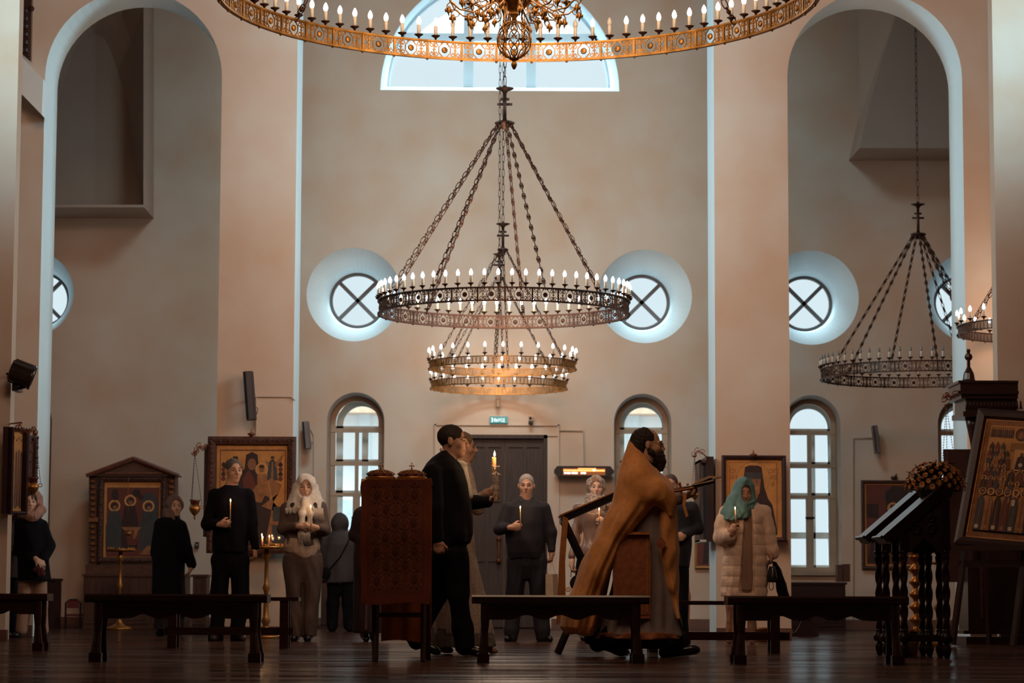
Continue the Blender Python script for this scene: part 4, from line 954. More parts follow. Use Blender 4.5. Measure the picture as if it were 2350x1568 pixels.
b.ell((xe0+(xe1-xe0)*0.74, Y-0.02, zc+0.012), (0.03, 0.01, 0.012), 8)
obj('hot_filament', b, mat('hot_element', (1, 1, 1), 0.4, emit=((0.95, 0.95, 1.0), 3)), t)
obj('wall_bracket', MB().box(x0+0.2, x0+0.24, Y+0.14, YW, zc-0.03, zc+0.03).box(x1-0.24, x1-0.2, Y+0.14, YW, zc-0.03, zc+0.03), BLACKM, t)
Y = 34.93; a, c_ = W(1124, 971, Y), W(1165, 956, Y); t = thing('exit_sign', ((a.x+c_.x)/2, Y, a.z), 'lit green exit sign above the door', 'sign')
obj('housing', MB().box(a.x, c_.x, Y, Y+0.07, a.z, c_.z), mat('sign_green', (0.03, 0.13, 0.13), 0.4, emit=((0.05, 0.30, 0.32), 0.6)), t)
p = Paint((a.x, Y, a.z), EX, EZ); glyphs(p, 'ВЫХОД', 0.058, 0.018, (c_.z-a.z)*0.52, 0)
p.b.v = [(q[0], q[1], q[2]) for q in p.b.v]
SG = mat('sign_letters', (1, 1, 1), 0.5, emit=((0.55, 0.85, 0.92), 1.3)); obj('lettering', p.b, SG, t)
p = Paint((a.x, Y, a.z), EX, EZ); p.disc(0.032, 0.062, 0.010, 0); p.poly([(0.020, 0.012), (0.030, 0.03), (0.028, 0.05), (0.040, 0.05), (0.050, 0.036), (0.042, 0.03), (0.040, 0.012), (0.034, 0.012), (0.034, 0.026), (0.026, 0.012)], 0); obj('pictogram', p.b, SG, t)
Y = 34.9; q = W(1218, 964, Y); t = thing('wall_sensor', (q.x, Y, q.z-0.05), 'small beige and black camera on the wall right of the exit sign', 'camera')
obj('housing', MB().box(q.x-0.03, q.x+0.03, Y, YW, q.z-0.02, q.z+0.05), FRAMEW, t); obj('lens_unit', MB().box(q.x-0.03, q.x+0.03, Y-0.03, YW, q.z-0.05, q.z-0.015).ell((q.x-0.005, Y-0.01, q.z+0.025), 0.018, 8), BLACKM, t)
q = W(1143, 925, Y); t = thing('wall_lamp', (q.x, Y, q.z-0.06), 'small beige cylinder lamp on the wall above the exit sign', 'lamp')
obj('shade', MB().lathe([(0.001, -0.055), (0.028, -0.055), (0.028, 0.055), (0.001, 0.055)], (q.x, Y, q.z), 12), mat('beige_shade', (0.36, 0.24, 0.16), 0.6), t)
obj('bracket', MB().box(q.x-0.01, q.x+0.01, Y, YW, q.z-0.01, q.z+0.01), FRAMEW, t)
def speaker(px0, px1, py0, py1, Y, tilt, m, label, back, fm):
    a, c_ = W(px0, py1, Y), W(px1, py0, Y); hh = (c_.z-a.z)/2; ww = (c_.x-a.x)/2*0.78; cx, cz = (a.x+c_.x)/2, (a.z+c_.z)/2
    t = thing('column_speaker', (cx, Y, a.z), label, 'speaker'); M = Matrix.Translation((cx, Y, cz)) @ R3('Y', tilt) @ R3('X', -0.05)
    vs = [(-ww, -0.03), (-ww*0.4, -0.06), (ww*0.6, -0.05), (ww, 0.0), (ww, 0.08), (-ww, 0.08)]
    obj('cabinet', MB().prism([M @ Vector((x, y, -hh)) for x, y in vs], (M.to_3x3() @ Vector((0, 0, 2*hh)))), m, t)
    obj('grille', MB().prism([M @ Vector((x, y-0.004, -hh*0.95)) for x, y in ((-ww*0.9, -0.035), (-ww*0.4, -0.06), (-ww*0.4, -0.055), (-ww*0.9, -0.03))], (M.to_3x3() @ Vector((0, 0, 1.9*hh)))), fm, t)
    obj('bracket', MB().tube([(cx+ww*0.3, Y+0.05, cz), (cx+ww*0.5, back, cz-0.02)], 0.012, 6).tube([(cx+ww*0.8, Y+0.05, cz-hh*0.4), (cx+ww*1.6, Y+0.1, cz-hh*0.5), (cx+ww, back, cz-hh*0.8)], 0.004, 5), BLACKM, t)
SPK = mat('dark_speaker', (0.030, 0.020, 0.022), 0.5); SPG = mat('grey_speaker', (0.16, 0.13, 0.12), 0.6)
speaker(558, 588, 853, 964, 27.1, -0.09, SPK, 'dark column speaker high on the left pier above the large icon', 27.3, BLACKM)
speaker(693, 714, 968, 1030, 34.8, -0.10, SPG, 'grey column speaker on the wall left of the left arched window', 35.0, SPK)
speaker(2003, 2019, 977, 1040, 34.8, -0.10, SPG, 'grey column speaker on the right aisle wall', 35.0, SPK)
q = W(452, 1251, 34.95); t = thing('switch_box', (q.x, 34.95, q.z-0.04), 'small dark switch box on the wall beside the left pier', 'switch')
obj('plate', MB().box(q.x-0.024, q.x+0.024, 34.94, 35.0, q.z-0.04, q.z+0.04), SPK, t); obj('button', MB().box(q.x-0.012, q.x+0.012, 34.93, 34.94, q.z-0.012, q.z+0.012), FRAMEW, t)
# floodlight on the left pier
Y = 24.95; c0 = W(50, 858, Y); t = thing('floodlight', (c0.x, Y, c0.z-0.1), 'round dark floodlight on a bracket at the left edge', 'lamp'); M = Matrix.Translation(c0) @ R3('Z', 0.5) @ R3('Y', PI/2-0.25+PI*0)
b = MB().lathe([(0.001, -0.12), (0.10, -0.12), (0.115, -0.10), (0.118, 0.08), (0.125, 0.09), (0.125, 0.12), (0.10, 0.12), (0.09, 0.09), (0.001, 0.09)], n=20, M=Matrix.Rotation(0.15, 4, 'Z') @ R3('Y', PI/2+0.35)); b.v = [tuple(Vector(q)+c0) for q in b.v]
obj('housing', b, mat('smoked_housing', (0.035, 0.022, 0.02), 0.2, 0.4, spec=0.6), t, smooth=True)
b = MB()
for k in range(12):
    a = 2*PI*k/12; Mx = Matrix.Rotation(0.15, 4, 'Z') @ R3('Y', PI/2+0.35)
    b.tube([c0+Mx.to_3x3() @ Vector((0.119*math.cos(a), 0.119*math.sin(a), z)) for z in (-0.1, 0.09)], 0.004, 4)
obj('rib', b, IRON, t)
obj('bracket', MB().tube([Vector((c0.x-0.17, 25.22, c0.z)), c0+Vector((-0.15, 0.02, 0.0)), c0+Vector((-0.04, 0.02, 0.0))], 0.012, 6).box(c0.x-0.09, c0.x-0.03, Y-0.02, Y+0.25, c0.z-0.17, c0.z-0.05).tube([c0+Vector((-0.06, 0, -0.15)), c0+Vector((0.03, 0, -0.13)), c0+Vector((0.05, 0, -0.06))], 0.02, 6), BLACKM, t)
# conduits
PIPE = mat('painted_conduit', (0.46, 0.36, 0.28), 0.6)
def conduit(pts, r, label): o = obj('cable', MB().tube([W(*p_) for p_ in pts], r, 6), PIPE); setp(o, label, 'cable')
conduit([(588, 1000, 27.285), (588, 911, 27.285), (668, 911, 27.285), (677, 920, 27.285)], 0.008, 'cream conduit running from the pier speaker to the pier corner')
conduit([(1283, 988, 34.98), (1338, 989, 34.98), (1340, 1070, 34.98)], 0.010, 'cream conduit from the door surround down to the heater')
conduit([(713, 985, 34.98), (720, 1000, 34.98), (720, 1240, 34.98)], 0.007, 'thin cable down the wall from the grey speaker by the window')
conduit([(2003, 1005, 34.98), (1958, 1006, 34.98), (1958, 1440, 34.98)], 0.010, 'cream conduit from the right aisle speaker down to the floor')
# carved panel high on the left
Y = 26.9; t = thing('carved_banner', W(62, 140, Y), 'dark carved panel studded with gold beads, high at the upper left edge', 'panel')
obj('panel', MB().prism([W(48, 122, Y), W(70, 141, Y), W(72, 20, Y), W(74, -40, Y), W(48, -60, Y)], (0, 0.08, 0)), DARKWOOD, t)
b = MB()
for k in range(14): b.ell(W(66, 60+k*5.6, Y-0.01), 0.0065, 6)
obj('bead_row', b, GILT, t)
b = MB()
for k in range(6): b.ell(W(58, 25+k*18, Y-0.01), (0.03, 0.02, 0.035), 6)
b.ell(W(72, 20, Y), 0.035, 8); obj('carving', b, DARKWOOD, t)
# ---- hanging oil lamps with scroll brackets
def lampada(brk, top, cup, Y, label, sz=1.0, glow=False, cupm=None, wall=None):
    C0 = W(*cup, Y); T0 = W(*top, Y); t = thing('oil_lamp', C0-Vector((0, 0, 0.1)), label, 'oil lamp')
    b = MB(); pts = [W(x, y, Y) for x, y in brk]; b.tube(pts, 0.010*sz, 6)
    for i, q in enumerate(pts[1:-1]+[pts[-1]]):
        b.tube([q+Vector(((0.035*(1-0.6*k/10))*math.cos(k*0.62+i), 0, (0.035*(1-0.6*k/10))*math.sin(k*0.62+i))) for k in range(11)], 0.006*sz, 5)
    b.tube([W(*wall), pts[0]], 0.008*sz, 6); b.ell(T0+Vector((0, 0, 0.0)), (0.025, 0.025, 0.012), 8)
    obj('scroll_bracket', b, mat('copper_scroll', (0.22, 0.075, 0.045), 0.45, 0.5), t, smooth=True)
    for k in range(3):
        a = 2*PI*k/3+0.2; e = C0+Vector((0.075*sz*math.cos(a), 0.075*sz*math.sin(a), 0.03*sz)); n = int((T0-e).length/0.025); b = MB()
        for i in range(n):
            q0 = T0.lerp(e, i/n); q1 = T0.lerp(e, (i+0.7)/n); b.tube([q0, q1], 0.0035*sz, 4)
        obj('chain', b, IRON, t)
    b = MB().lathe([(0.001, -0.125), (0.008, -0.12), (0.012, -0.10), (0.008, -0.085), (0.03, -0.065), (0.055, -0.03), (0.062, 0.0), (0.052, 0.012), (0.045, 0.03), (0.001, 0.03)], C0, 16)
    b.v = [tuple(C0+(Vector(q)-C0)*sz) for q in b.v]
    for k in range(3):
        a = 2*PI*k/3+0.2; q = C0+Vector((0.072*math.cos(a)*sz, 0.072*math.sin(a)*sz, 0.01*sz)); b.tube([q+Vector((0.018*math.cos(a)*math.cos(u), 0.018*math.sin(a)*math.cos(u), 0.018*math.sin(u)))*sz for u in np.linspace(0, 2*PI, 9)], 0.005*sz, 5)
    obj('brass_cup', b, GILT, t, smooth=True)
    b = MB().lathe([(0.001, 0.02), (0.04, 0.03), (0.05, 0.07), (0.062, 0.085), (0.052, 0.082), (0.035, 0.035), (0.001, 0.03)], C0, 14); b.v = [tuple(C0+(Vector(q)-C0)*sz) for q in b.v]
    obj('glass_cup', b, cupm or mat('ruby_glass', (0.10, 0.02, 0.02), 0.2, spec=0.6), t, smooth=True)
lampada([(50, 970), (42, 982), (52, 990), (66, 990), (76, 984), (80, 992)], (80, 995), (75, 1116), 24.6, 'hanging brass oil lamp with dark cup at the left edge', wall=(22, 973, 25.22))
lampada([(474, 1020), (466, 1030), (457, 1024), (452, 1034), (447, 1040)], (447, 1041), (447, 1166), 26.9, 'hanging oil lamp on a scroll bracket left of the large pier icon', wall=(480, 1026, 27.2))
lampada([(2222, 905), (2206, 897), (2192, 905), (2180, 912), (2172, 906), (2166, 915)], (2172, 930), (2176, 1080), 24.4, 'hanging oil lamp on a scroll bracket left of the tall shrine, above the bouquet', wall=(2230, 903, 24.52))
lampada([(1620, 1048), (1610, 1038), (1600, 1035), (1594, 1044)], (1594, 1047), (1594, 1135), 27.0, 'small hanging oil lamp between the priest\'s book and the right pier', 0.7, wall=(1629, 1049, 27.4))
# small hangers on top of icons
for px, py, Y, lab in ((577, 996, 27.1, 'small turned red knob lamp on a hook above the large pier icon'), (1729, 1044, 27.05, 'small carved bracket above the monk icon on the right pier')):
    c_ = W(px, py, Y); o = obj('lamp_hook', MB().lathe([(0.001, -0.03), (0.01, -0.028), (0.04, -0.008), (0.042, 0.004), (0.012, 0.014), (0.006, 0.05), (0.001, 0.05)], c_, 12).tube([c_, c_+Vector((0, 0.2, 0))], 0.006, 5), MT['copper_scroll']); setp(o, lab, 'hook')
# ---- brass candle stands
def candle_stand(px, pyt, Y, label, lit=(), n=8, r=0.19):
    c_ = W(px, pyt, Y); t = thing('candle_stand', (c_.x, Y, 0), label, 'candle stand'); z = c_.z
    b = MB().lathe([(0.001, 0), (0.17, 0), (0.16, 0.03), (0.10, 0.05), (0.04, 0.09), (0.03, 0.14), (0.05, 0.18), (0.03, 0.22), (0.022, z*0.5), (0.04, z*0.55), (0.022, z*0.6), (0.02, z*0.85), (0.05, z*0.9), (0.02, z-0.03), (0.001, z-0.02)], (c_.x, Y, 0), 20); obj('stem', b, GILT, t, smooth=True)
    obj('tray', MB().lathe([(0.001, -0.03), (r, -0.02), (r+0.01, 0.01), (r, 0.008), (0.001, 0.0)], c_, 24), GILT, t, smooth=True)
    b = MB()
    for k in range(n): a = 2*PI*k/n; b.lathe([(0.001, 0), (0.012, 0), (0.014, 0.03), (0.001, 0.03)], c_+Vector((r*0.85*math.cos(a), r*0.85*math.sin(a), 0)), 8)
    obj('candle_cup', b, GILT, t, smooth=True); 
    return c_, z
def taper(base, top, label, r=0.0035, flame=0.017, group=None):
    base, top = Vector(base), Vector(top); t = thing('taper_candle', base, label, 'candle', group)
    obj('wax', MB().tube([base, base.lerp(top, 0.5), top], [r, r*1.05, r*0.9], 8), WAX, t, smooth=True)
    obj('wick', MB().tube([top, top+Vector((0, 0, 0.006))], 0.0008, 4), BLACKM, t)
    obj('flame', MB().lathe([(0.0004, 0.0), (flame*0.28, flame*0.25), (flame*0.30, flame*0.45), (flame*0.16, flame*0.85), (0.0003, flame*1.35)], top+Vector((0, 0, 0.003)), 8), FLAME, t, smooth=True)
    l = bpy.data.lights.new('flame_light', 'POINT'); l.energy = 0.35; l.color = (1, 0.6, 0.3); l.shadow_soft_size = 0.01
    o = bpy.data.objects.new('flame_light', l); C.objects.link(o); o.parent = t; o.location = top-base+Vector((0, -0.02, 0.03))
    return t
candle_stand(612, 1256, 26.6, 'brass candle stand with lit tapers in front of the large pier icon')
Y = 26.6
for px, py0, py1 in ((601, 1252, 1230), (603, 1254, 1236), (618, 1252, 1234)):
    taper(W(px, py0, Y-0.1), W(px, py1, Y-0.1), ['short lit taper on the brass stand, tallest flame', 'short lit taper on the brass stand, lowest flame', 'short lit taper on the brass stand, rightmost'][(601, 603, 618).index(px)], group='lit tapers on the brass candle stand')
candle_stand(277, 1262, 32.6, 'dim brass candle stand in front of the gabled shrine')
c_ = W(294, 1226, 32.4); o = obj('oil_lamp', MB().lathe([(0.001, -0.03), (0.03, -0.02), (0.05, 0.01), (0.04, 0.03), (0.001, 0.03)], c_, 14).tube([c_+Vector((0, 0, 0.03)), W(294, 1105, 32.4), W(296, 1095, 33.9)], 0.003, 4), GILT, smooth=True); setp(o, 'small gilt oil lamp hanging in front of the shrine icon', 'oil lamp')
c_ = W(1750, 1440, 25.6); t = thing('brass_bowl', (c_.x, 25.6, 0), 'low round brass bowl stand on the floor behind the fur coat woman\'s boots', 'bowl')
obj('foot', MB().lathe([(0.001, 0), (0.10, 0), (0.09, 0.03), (0.05, 0.05), (0.045, 0.07), (0.001, 0.07)], (c_.x, 25.6, 0), 20), GILT, t, smooth=True)
obj('bowl', MB().lathe([(0.001, 0.07), (0.06, 0.075), (0.12, 0.10), (0.135, 0.13), (0.13, 0.14), (0.10, 0.12), (0.001, 0.10)], (c_.x, 25.6, 0), 20), GILT, t, smooth=True)
# right tall brass stand behind the twisted columns
Y = 22.3; c_ = W(2100, 1262, Y); t = thing('floor_candlestick', (c_.x, Y, 0), 'tall turned brass candlestick behind the twisted lectern columns', 'candle stand'); z = c_.z; prof = [(0.001, 0), (0.13, 0), (0.12, 0.04), (0.05, 0.07)]
k = 0.10
while k < z-0.08: prof += [(0.022, k), (0.055, k+0.035), (0.06, k+0.05), (0.022, k+0.085)]; k += 0.11
prof += [(0.08, z-0.02), (0.09, z), (0.001, z)]
obj('stem', MB().lathe(prof, (c_.x, Y, 0), 18), GILT, t, smooth=True); obj('candle', MB().lathe([(0.001, 0), (0.02, 0), (0.02, 0.12), (0.001, 0.12)], (c_.x, Y, z), 10), WAX, t)
Y = 23.6; c_ = W(2160, 1280, Y); t = thing('floor_candlestick', (W(2163, 1300, Y).x-0.02, Y, 0), 'brass floor lamp stand behind the right hand twisted columns', 'candle stand')
obj('stem', MB().lathe([(0.001, 0), (0.12, 0), (0.04, 0.06), (0.02, 0.3), (0.05, 0.35), (0.02, 0.4), (0.02, 0.75), (0.001, 0.75)], (c_.x-0.03, Y, 0), 16), GILT, t, smooth=True)
obj('dish', MB().lathe([(0.001, 0.75), (0.10, 0.76), (0.105, 0.78), (0.001, 0.77)], (c_.x-0.03, Y, 0), 16), GILT, t, smooth=True)
# ---- the pair of lecterns on twisted columns
LW_ = mat('lectern_black_wood', (0.014, 0.005, 0.006), 0.36, var=0.3, scale=9, spec=0.2)
def twist_col(b, x, y, z0, z1, r):
    n = 26; m = 12; vs = []
    for i in range(n*2+1):
        z = z0+(z1-z0)*i/(n*2); ph = (z-z0)*46
        for j in range(m):
            a = 2*PI*j/m; rr = r*(1+0.22*math.cos(2*(a)-ph)); vs.append((x+rr*math.cos(a), y+rr*math.sin(a), z))
    b.add(vs, [(i*m+j, i*m+(j+1) % m, (i+1)*m+(j+1) % m, (i+1)*m+j) for i in range(n*2) for j in range(m)])
def twisted_lectern(cols, Y0, dY, label):
    # cols: px of near-left, near-right, far-left, far-right
    P4 = [Vector((W(cols[0], 1400, Y0).x, Y0, 0)), Vector((W(cols[1], 1400, Y0-0.1).x, Y0-0.1, 0)), Vector((W(cols[3], 1400, Y0+dY-0.1).x, Y0+dY-0.1, 0)), Vector((W(cols[2], 1400, Y0+dY).x, Y0+dY, 0))]
    c_ = sum(P4, Vector())/4; t = thing('lectern', c_, label, 'lectern', 'lecterns on twisted columns'); zc = W(2100, 1268, Y0).z; zr = W(2100, 1465, Y0).z
    for q in P4:
        b = MB(); r = 0.026; twist_col(b, q.x, q.y, zr+0.07, zc-0.04, r)
        b.lathe([(0.001, 0), (0.018, 0), (0.022, 0.01), (0.034, 0.05), (0.036, 0.075), (0.018, 0.10), (0.026, 0.12), (0.001, 0.12)], (q.x, q.y, 0), 12)
        b.lathe([(0.001, zr-0.03), (0.045, zr-0.025), (0.05, zr), (0.045, zr+0.025), (0.028, zr+0.04), (0.034, zr+0.055), (0.026, zr+0.07)], (q.x, q.y, 0), 12)
        b.lathe([(0.026, zc-0.05), (0.034, zc-0.035), (0.024, zc-0.02), (0.036, zc), (0.036, zc+0.012), (0.001, zc+0.012)], (q.x, q.y, 0), 12)
        obj('twisted_leg', b, LW_, t, smooth=True)
    for i in range(4):
        a, d = P4[i], P4[(i+1) % 4]; e = (d-a).normalized(); nrm = Vector((-e.y, e.x, 0))*0.015
        obj('rail', MB().prism([a-nrm+Vector((0, 0, zr-0.025)), d-nrm+Vector((0, 0, zr-0.025)), d+nrm+Vector((0, 0, zr-0.025)), a+nrm+Vector((0, 0, zr-0.025))], (0, 0, 0.05)), LW_, t)
    zlo, zhi = W(2050, 1222, Y0).z, W(2140, 1140, Y0).z
    # body: sloping from low left to high right
    def zz(q): f = (q.x-(P4[0].x if q.y < (P4[0].y+P4[3].y)/2 else P4[3].x))/(P4[1].x-P4[0].x); return zlo+(zhi-zlo)*max(0, min(1.15, f))
    b = MB()
    for i in range(4):
        a, d = P4[i], P4[(i+1) % 4]; e = (d-a).normalized(); nrm = Vector((e.y, -e.x, 0))*0.012; L_ = (d-a).length
        o_ = [a+Vector((0, 0, zc)), a.lerp(d, 0.2)+Vector((0, 0, zc)), a.lerp(d, 0.3)+Vector((0, 0, zc+0.05)), a.lerp(d, 0.5)+Vector((0, 0, zc+0.10)), a.lerp(d, 0.7)+Vector((0, 0, zc+0.05)), a.lerp(d, 0.8)+Vector((0, 0, zc)), d+Vector((0, 0, zc)), d+Vector((0, 0, zz(d))), a+Vector((0, 0, zz(a)))]
        b.prism([p_-nrm for p_ in o_], nrm*2)
    obj('body_panel', b, LW_, t)
    for q in P4:
        obj('corner_post', MB().box(q.x-0.03, q.x+0.03, q.y-0.03, q.y+0.03, zc+0.01, zz(q)-0.01), LW_, t)
    b = MB(); a, d = P4[0], P4[1]; n_ = Vector(((d-a).y, -(d-a).x, 0)).normalized()*0.02
    for sg in (-1, 1):
        for r0, cz_ in ((0.045, 0.17), (0.03, 0.25)):
            b.tube([a.lerp(d, 0.5)+n_+(d-a).normalized()*sg*(0.06+(r0*(1-0.6*k/12))*math.cos(k*0.6))+Vector((0, 0, zc+cz_+(r0*(1-0.6*k/12))*math.sin(k*0.6))) for k in range(13)], 0.006, 5)
    obj('scroll_carving', b, LW_, t, smooth=True)
    # sloping desk top with moulded end
    e = Vector((P4[1].x-P4[0].x, P4[1].y-P4[0].y, zhi-zlo)); A0 = P4[0]-e*0.42/1; A0 = Vector((P4[0].x, P4[0].y, zlo))-e*0.38; E = e*1.5
    f = (P4[3]-P4[0]); f = f+f.normalized()*0.06; A0 = A0-f.normalized()*0.03; up = e.cross(f).normalized()
    if up.z < 0: up = -up
    for dz, in_, th, nm in ((0.0, 0.03, 0.022, 'lower_moulding'), (0.022, 0.012, 0.045, 'desk_board'), (0.067, 0.0, 0.014, 'desk_top')):
        a = A0+e.normalized()*in_+up*dz; q = [a, a+E, a+E+f, a+f]; obj(nm, MB().prism(q, up*th), LW_, t)
    obj('book_ledge', MB().prism([A0+up*0.08, A0+e.normalized()*0.02+up*0.08, A0+e.normalized()*0.02+f+up*0.08, A0+f+up*0.08], up*0.012), LW_, t)
twisted_lectern((2075, 2172, 2057, 2157), 18.95, 0.30, 'dark carved lectern on twisted columns, the nearer of the pair')
twisted_lectern((2034, 2132, 2018, 2117), 19.50, 0.30, 'dark carved lectern on twisted columns, the farther and leftmost of the pair')
# bouquet
Y = 19.1; cb = W(2146, 1108, Y); t = thing('bouquet', cb-Vector((0, 0, 0.12)), 'domed bouquet of small orange flowers and dark leaves on the twisted column lecterns', 'flowers')
FLM = mat('orange_petals', (0.70, 0.25, 0.06), 0.6, var=0.3, scale=60, col2=(0.90, 0.46, 0.16)); LEAF = mat('dark_leaves', (0.022, 0.020, 0.014), 0.6, var=0.4, scale=30)
rnd = random.Random(7); b = MB()
def leafq(b, c_, d, w):
    d = Vector(d); s_ = d.cross(Vector((rnd.uniform(-1, 1), rnd.uniform(-1, 1), rnd.uniform(-1, 1)))).normalized()*w; n_ = d.cross(s_).normalized()*0.002
    b.add([c_, c_+d*0.5+s_+n_*3, c_+d, c_+d*0.5-s_+n_*3, c_+d*0.5-n_*3], [(0, 1, 2, 4), (0, 4, 2, 3), (0, 3, 2, 1)])
for k in range(650):
    th = rnd.uniform(0, 2*PI); ph = rnd.uniform(-0.3, PI/2); rr = rnd.uniform(0.5, 0.93)
    q = Vector((math.cos(th)*math.cos(ph), math.sin(th)*math.cos(ph), math.sin(ph))); c_ = cb+Vector((q.x*0.20*rr, q.y*0.19*rr, q.z*0.155*rr-0.03-0.25*q.x*0.0))
    leafq(b, c_, (q+Vector((rnd.uniform(-.7, .7), rnd.uniform(-.7, .7), rnd.uniform(-.4, .7)))).normalized()*0.035, 0.009)
for k in range(26):
    th = rnd.uniform(0, 2*PI); ph = rnd.uniform(0.1, 1.3); q = Vector((math.cos(th)*math.cos(ph), math.sin(th)*math.cos(ph), math.sin(ph))); c_ = cb+Vector((q.x*0.17, q.y*0.16, q.z*0.13-0.03)); e = c_+q*0.07; b.tube([c_, e], 0.0018, 4)
    for s_ in range(6): leafq(b, c_.lerp(e, s_/5), (q+Vector((rnd.uniform(-1, 1), rnd.uniform(-1, 1), 0.3))).normalized()*0.014, 0.005)
b.ell(cb+Vector((0, 0, -0.06)), (0.15, 0.15, 0.09), 12); b.lathe([(0.001, -0.16), (0.05, -0.16), (0.07, -0.05), (0.001, -0.05)], cb, 12)
obj('foliage', b, LEAF, t)['kind'] = 'stuff'
fl = MB()
for ring, (r0, tilt, n_) in enumerate(((0.021, 0.25, 9), (0.014, 0.7, 7), (0.007, 1.1, 5))):
    for k in range(n_):
        a = 2*PI*(k+0.5*ring)/n_; d = Vector((math.cos(a)*math.cos(tilt), math.sin(a)*math.cos(tilt), math.sin(tilt)))*r0; s_ = Vector((-math.sin(a), math.cos(a), 0))*0.0048
        fl.add([(0, 0, 0), d*0.6+s_, d, d*0.6-s_, d*0.55-Vector((0, 0, 0.002))], [(0, 1, 2, 4), (0, 4, 2, 3), (0, 3, 2, 1)])
flm = mesh_from('flower', fl.v, fl.f, [FLM], smooth=False)
for k in range(98):
    th = 2*PI*k*0.61803; ph = math.asin(min(0.999, -0.12+1.1*(k+0.5)/98)); q = Vector((math.cos(th)*math.cos(ph), math.sin(th)*math.cos(ph), math.sin(ph)))
    o = link('flower', flm, t, Vector((q.x*0.222, q.y*0.215, q.z*0.185-0.03))+Vector((0, 0, 0.12))); o.rotation_euler = q.to_track_quat('Z', 'Y').to_euler(); s_ = rnd.uniform(0.9, 1.45); o.scale = (s_, s_, s_)
# flower pot between the lectern legs
Y = 19.38; c_ = W(2092, 1505, Y); t = thing('flower_pot', (c_.x, Y, 0), 'pale pink flower pot on the floor between the twisted lectern legs', 'flower pot')
obj('pot', MB().lathe([(0.001, 0), (0.042, 0), (0.052, 0.09), (0.056, 0.10), (0.056, 0.115), (0.001, 0.11)], (c_.x, Y, 0), 16), mat('pink_pot', (0.16, 0.075, 0.06), 0.6), t)
b = MB()
for k in range(90): d = Vector((rnd.uniform(-1, 1), rnd.uniform(-1, 1), rnd.uniform(0.3, 1.6))).normalized(); leafq(b, Vector((c_.x, Y, 0.11))+d*rnd.uniform(0.01, 0.07), d*0.035, 0.01)
obj('foliage', b, LEAF, t)
for k in range(9):
    d = Vector((math.cos(k*2.4), math.sin(k*2.4), 0.9+0.3*(k % 3))).normalized(); o = link('flower', flm, t, Vector((0, 0, 0.12))+d*0.095); o.rotation_euler = d.to_track_quat('Z', 'Y').to_euler(); o.scale = (1.2,)*3
# ---- big tilted icon on an easel
Y = 23.1; O = W(2192, 1250, Y); yaw = math.radians(28); ex = Vector((math.cos(yaw), -math.sin(yaw), 0)); nh = Vector((-math.sin(yaw), -math.cos(yaw), 0)); lean = math.radians(17)
ez = (Vector((0, 0, 1))*math.cos(lean)-nh*math.sin(lean)).normalized(); w, h = 0.98, 1.32; 
# shear left edge to the photographed slant: panel is also rotated slightly clockwise
ez = (ez+ex*0.10).normalized(); ex = (ex-ez*ex.dot(ez)).normalized()
t = thing('icon', O, 'large tilted icon crowded with rows of haloed saints on an easel at the right edge', 'icon')
icon_frame(t, O, ex, ez, w, h, 0.085, FR2, 0.09)
p = Paint(O, ex, ez); p.rect(0.095, w-0.095, 0.095, h-0.095, OCH); p.rect(0.135, w-0.135, 0.135, h-0.135, LINE); p.rect(0.139, w-0.139, 0.139, h-0.139, GOLD)
p.rect(0.14, w-0.14, 0.14, 0.17, DK)
def row(v, hh, n, u0, u1, start=0):
    for k in range(n): p.saint(u0+(u1-u0)*(k+0.5)/n, v, hh, (u1-u0)/n*0.98, (DK, RED, SLATE, OCH)[(k+start) % 4], True, DK if (k+start) % 3 else None, trim=LINE, ring=True)
for (v, hh, k) in ((1.06, 0.10, 0),):
    for i in range(11): p.saint(0.16+i*0.020, v, hh, 0.021, (SLATE, DK, RED)[i % 3], False)
p.disc(0.44, 1.10, 0.055, DK, ry=0.062); p.disc(0.44, 1.10, 0.046, LINE, ry=0.053); p.saint(0.44, 1.06, 0.08, 0.05, OCH, False)
for i in range(11): p.saint(0.54+i*0.024, 1.06, 0.10, 0.024, (SLATE, DK, RED)[(i+1) % 3], False)
for r_ in range(5):
    for k in range(22-r_): p.rect(0.36+k*0.0115, 0.368+k*0.0115, 1.005-r_*0.018, 1.013-r_*0.018, LINE)
row(0.90, 0.11, 3, 0.16, 0.32); row(0.90, 0.11, 3, 0.68, 0.84, 1); row(0.83, 0.11, 4, 0.15, 0.37, 1); row(0.83, 0.11, 4, 0.63, 0.85, 2); row(0.75, 0.12, 4, 0.15, 0.39, 2); row(0.75, 0.12, 4, 0.61, 0.85)
p.rect(0.41, 0.56, 0.74, 0.95, OCH); p.rect(0.415, 0.555, 0.745, 0.945, WHI); p.rect(0.42, 0.55, 0.75, 0.94, GOLD); p.saint(0.485, 0.755, 0.16, 0.10, DK, False, DK, RED); p.disc(0.485, 0.80, 0.02, WHI, 10)
row(0.66, 0.13, 4, 0.145, 0.36, 3); row(0.60, 0.15, 9, 0.145, 0.85, 1); row(0.50, 0.17, 4, 0.14, 0.38); row(0.50, 0.17, 5, 0.55, 0.85, 3); row(0.47, 0.16, 2, 0.40, 0.52, 2)
row(0.15, 0.40, 9, 0.14, 0.85, 2)
for k in range(9): u = 0.18+k*0.079; p.rect(u-0.02, u+0.015, 0.165, 0.20, OCH if k % 2 else WHI)
p.rect(0.47, 0.50, 0.40, 0.46, WHI); p.rect(0.435, 0.44, 0.42, 0.48, HALO); p.rect(0.427, 0.448, 0.455, 0.46, HALO)
panel_back(t, O, ex, ez, w, h, 0.085, p)
obj('inner_gilt_edge', MB().prism([p.P(0.088, 0.12, 0.004), p.P(0.10, 0.12, 0.004), p.P(0.10, h-0.12, 0.004), p.P(0.088, h-0.12, 0.004)], p.n*0.012), GILT, t)
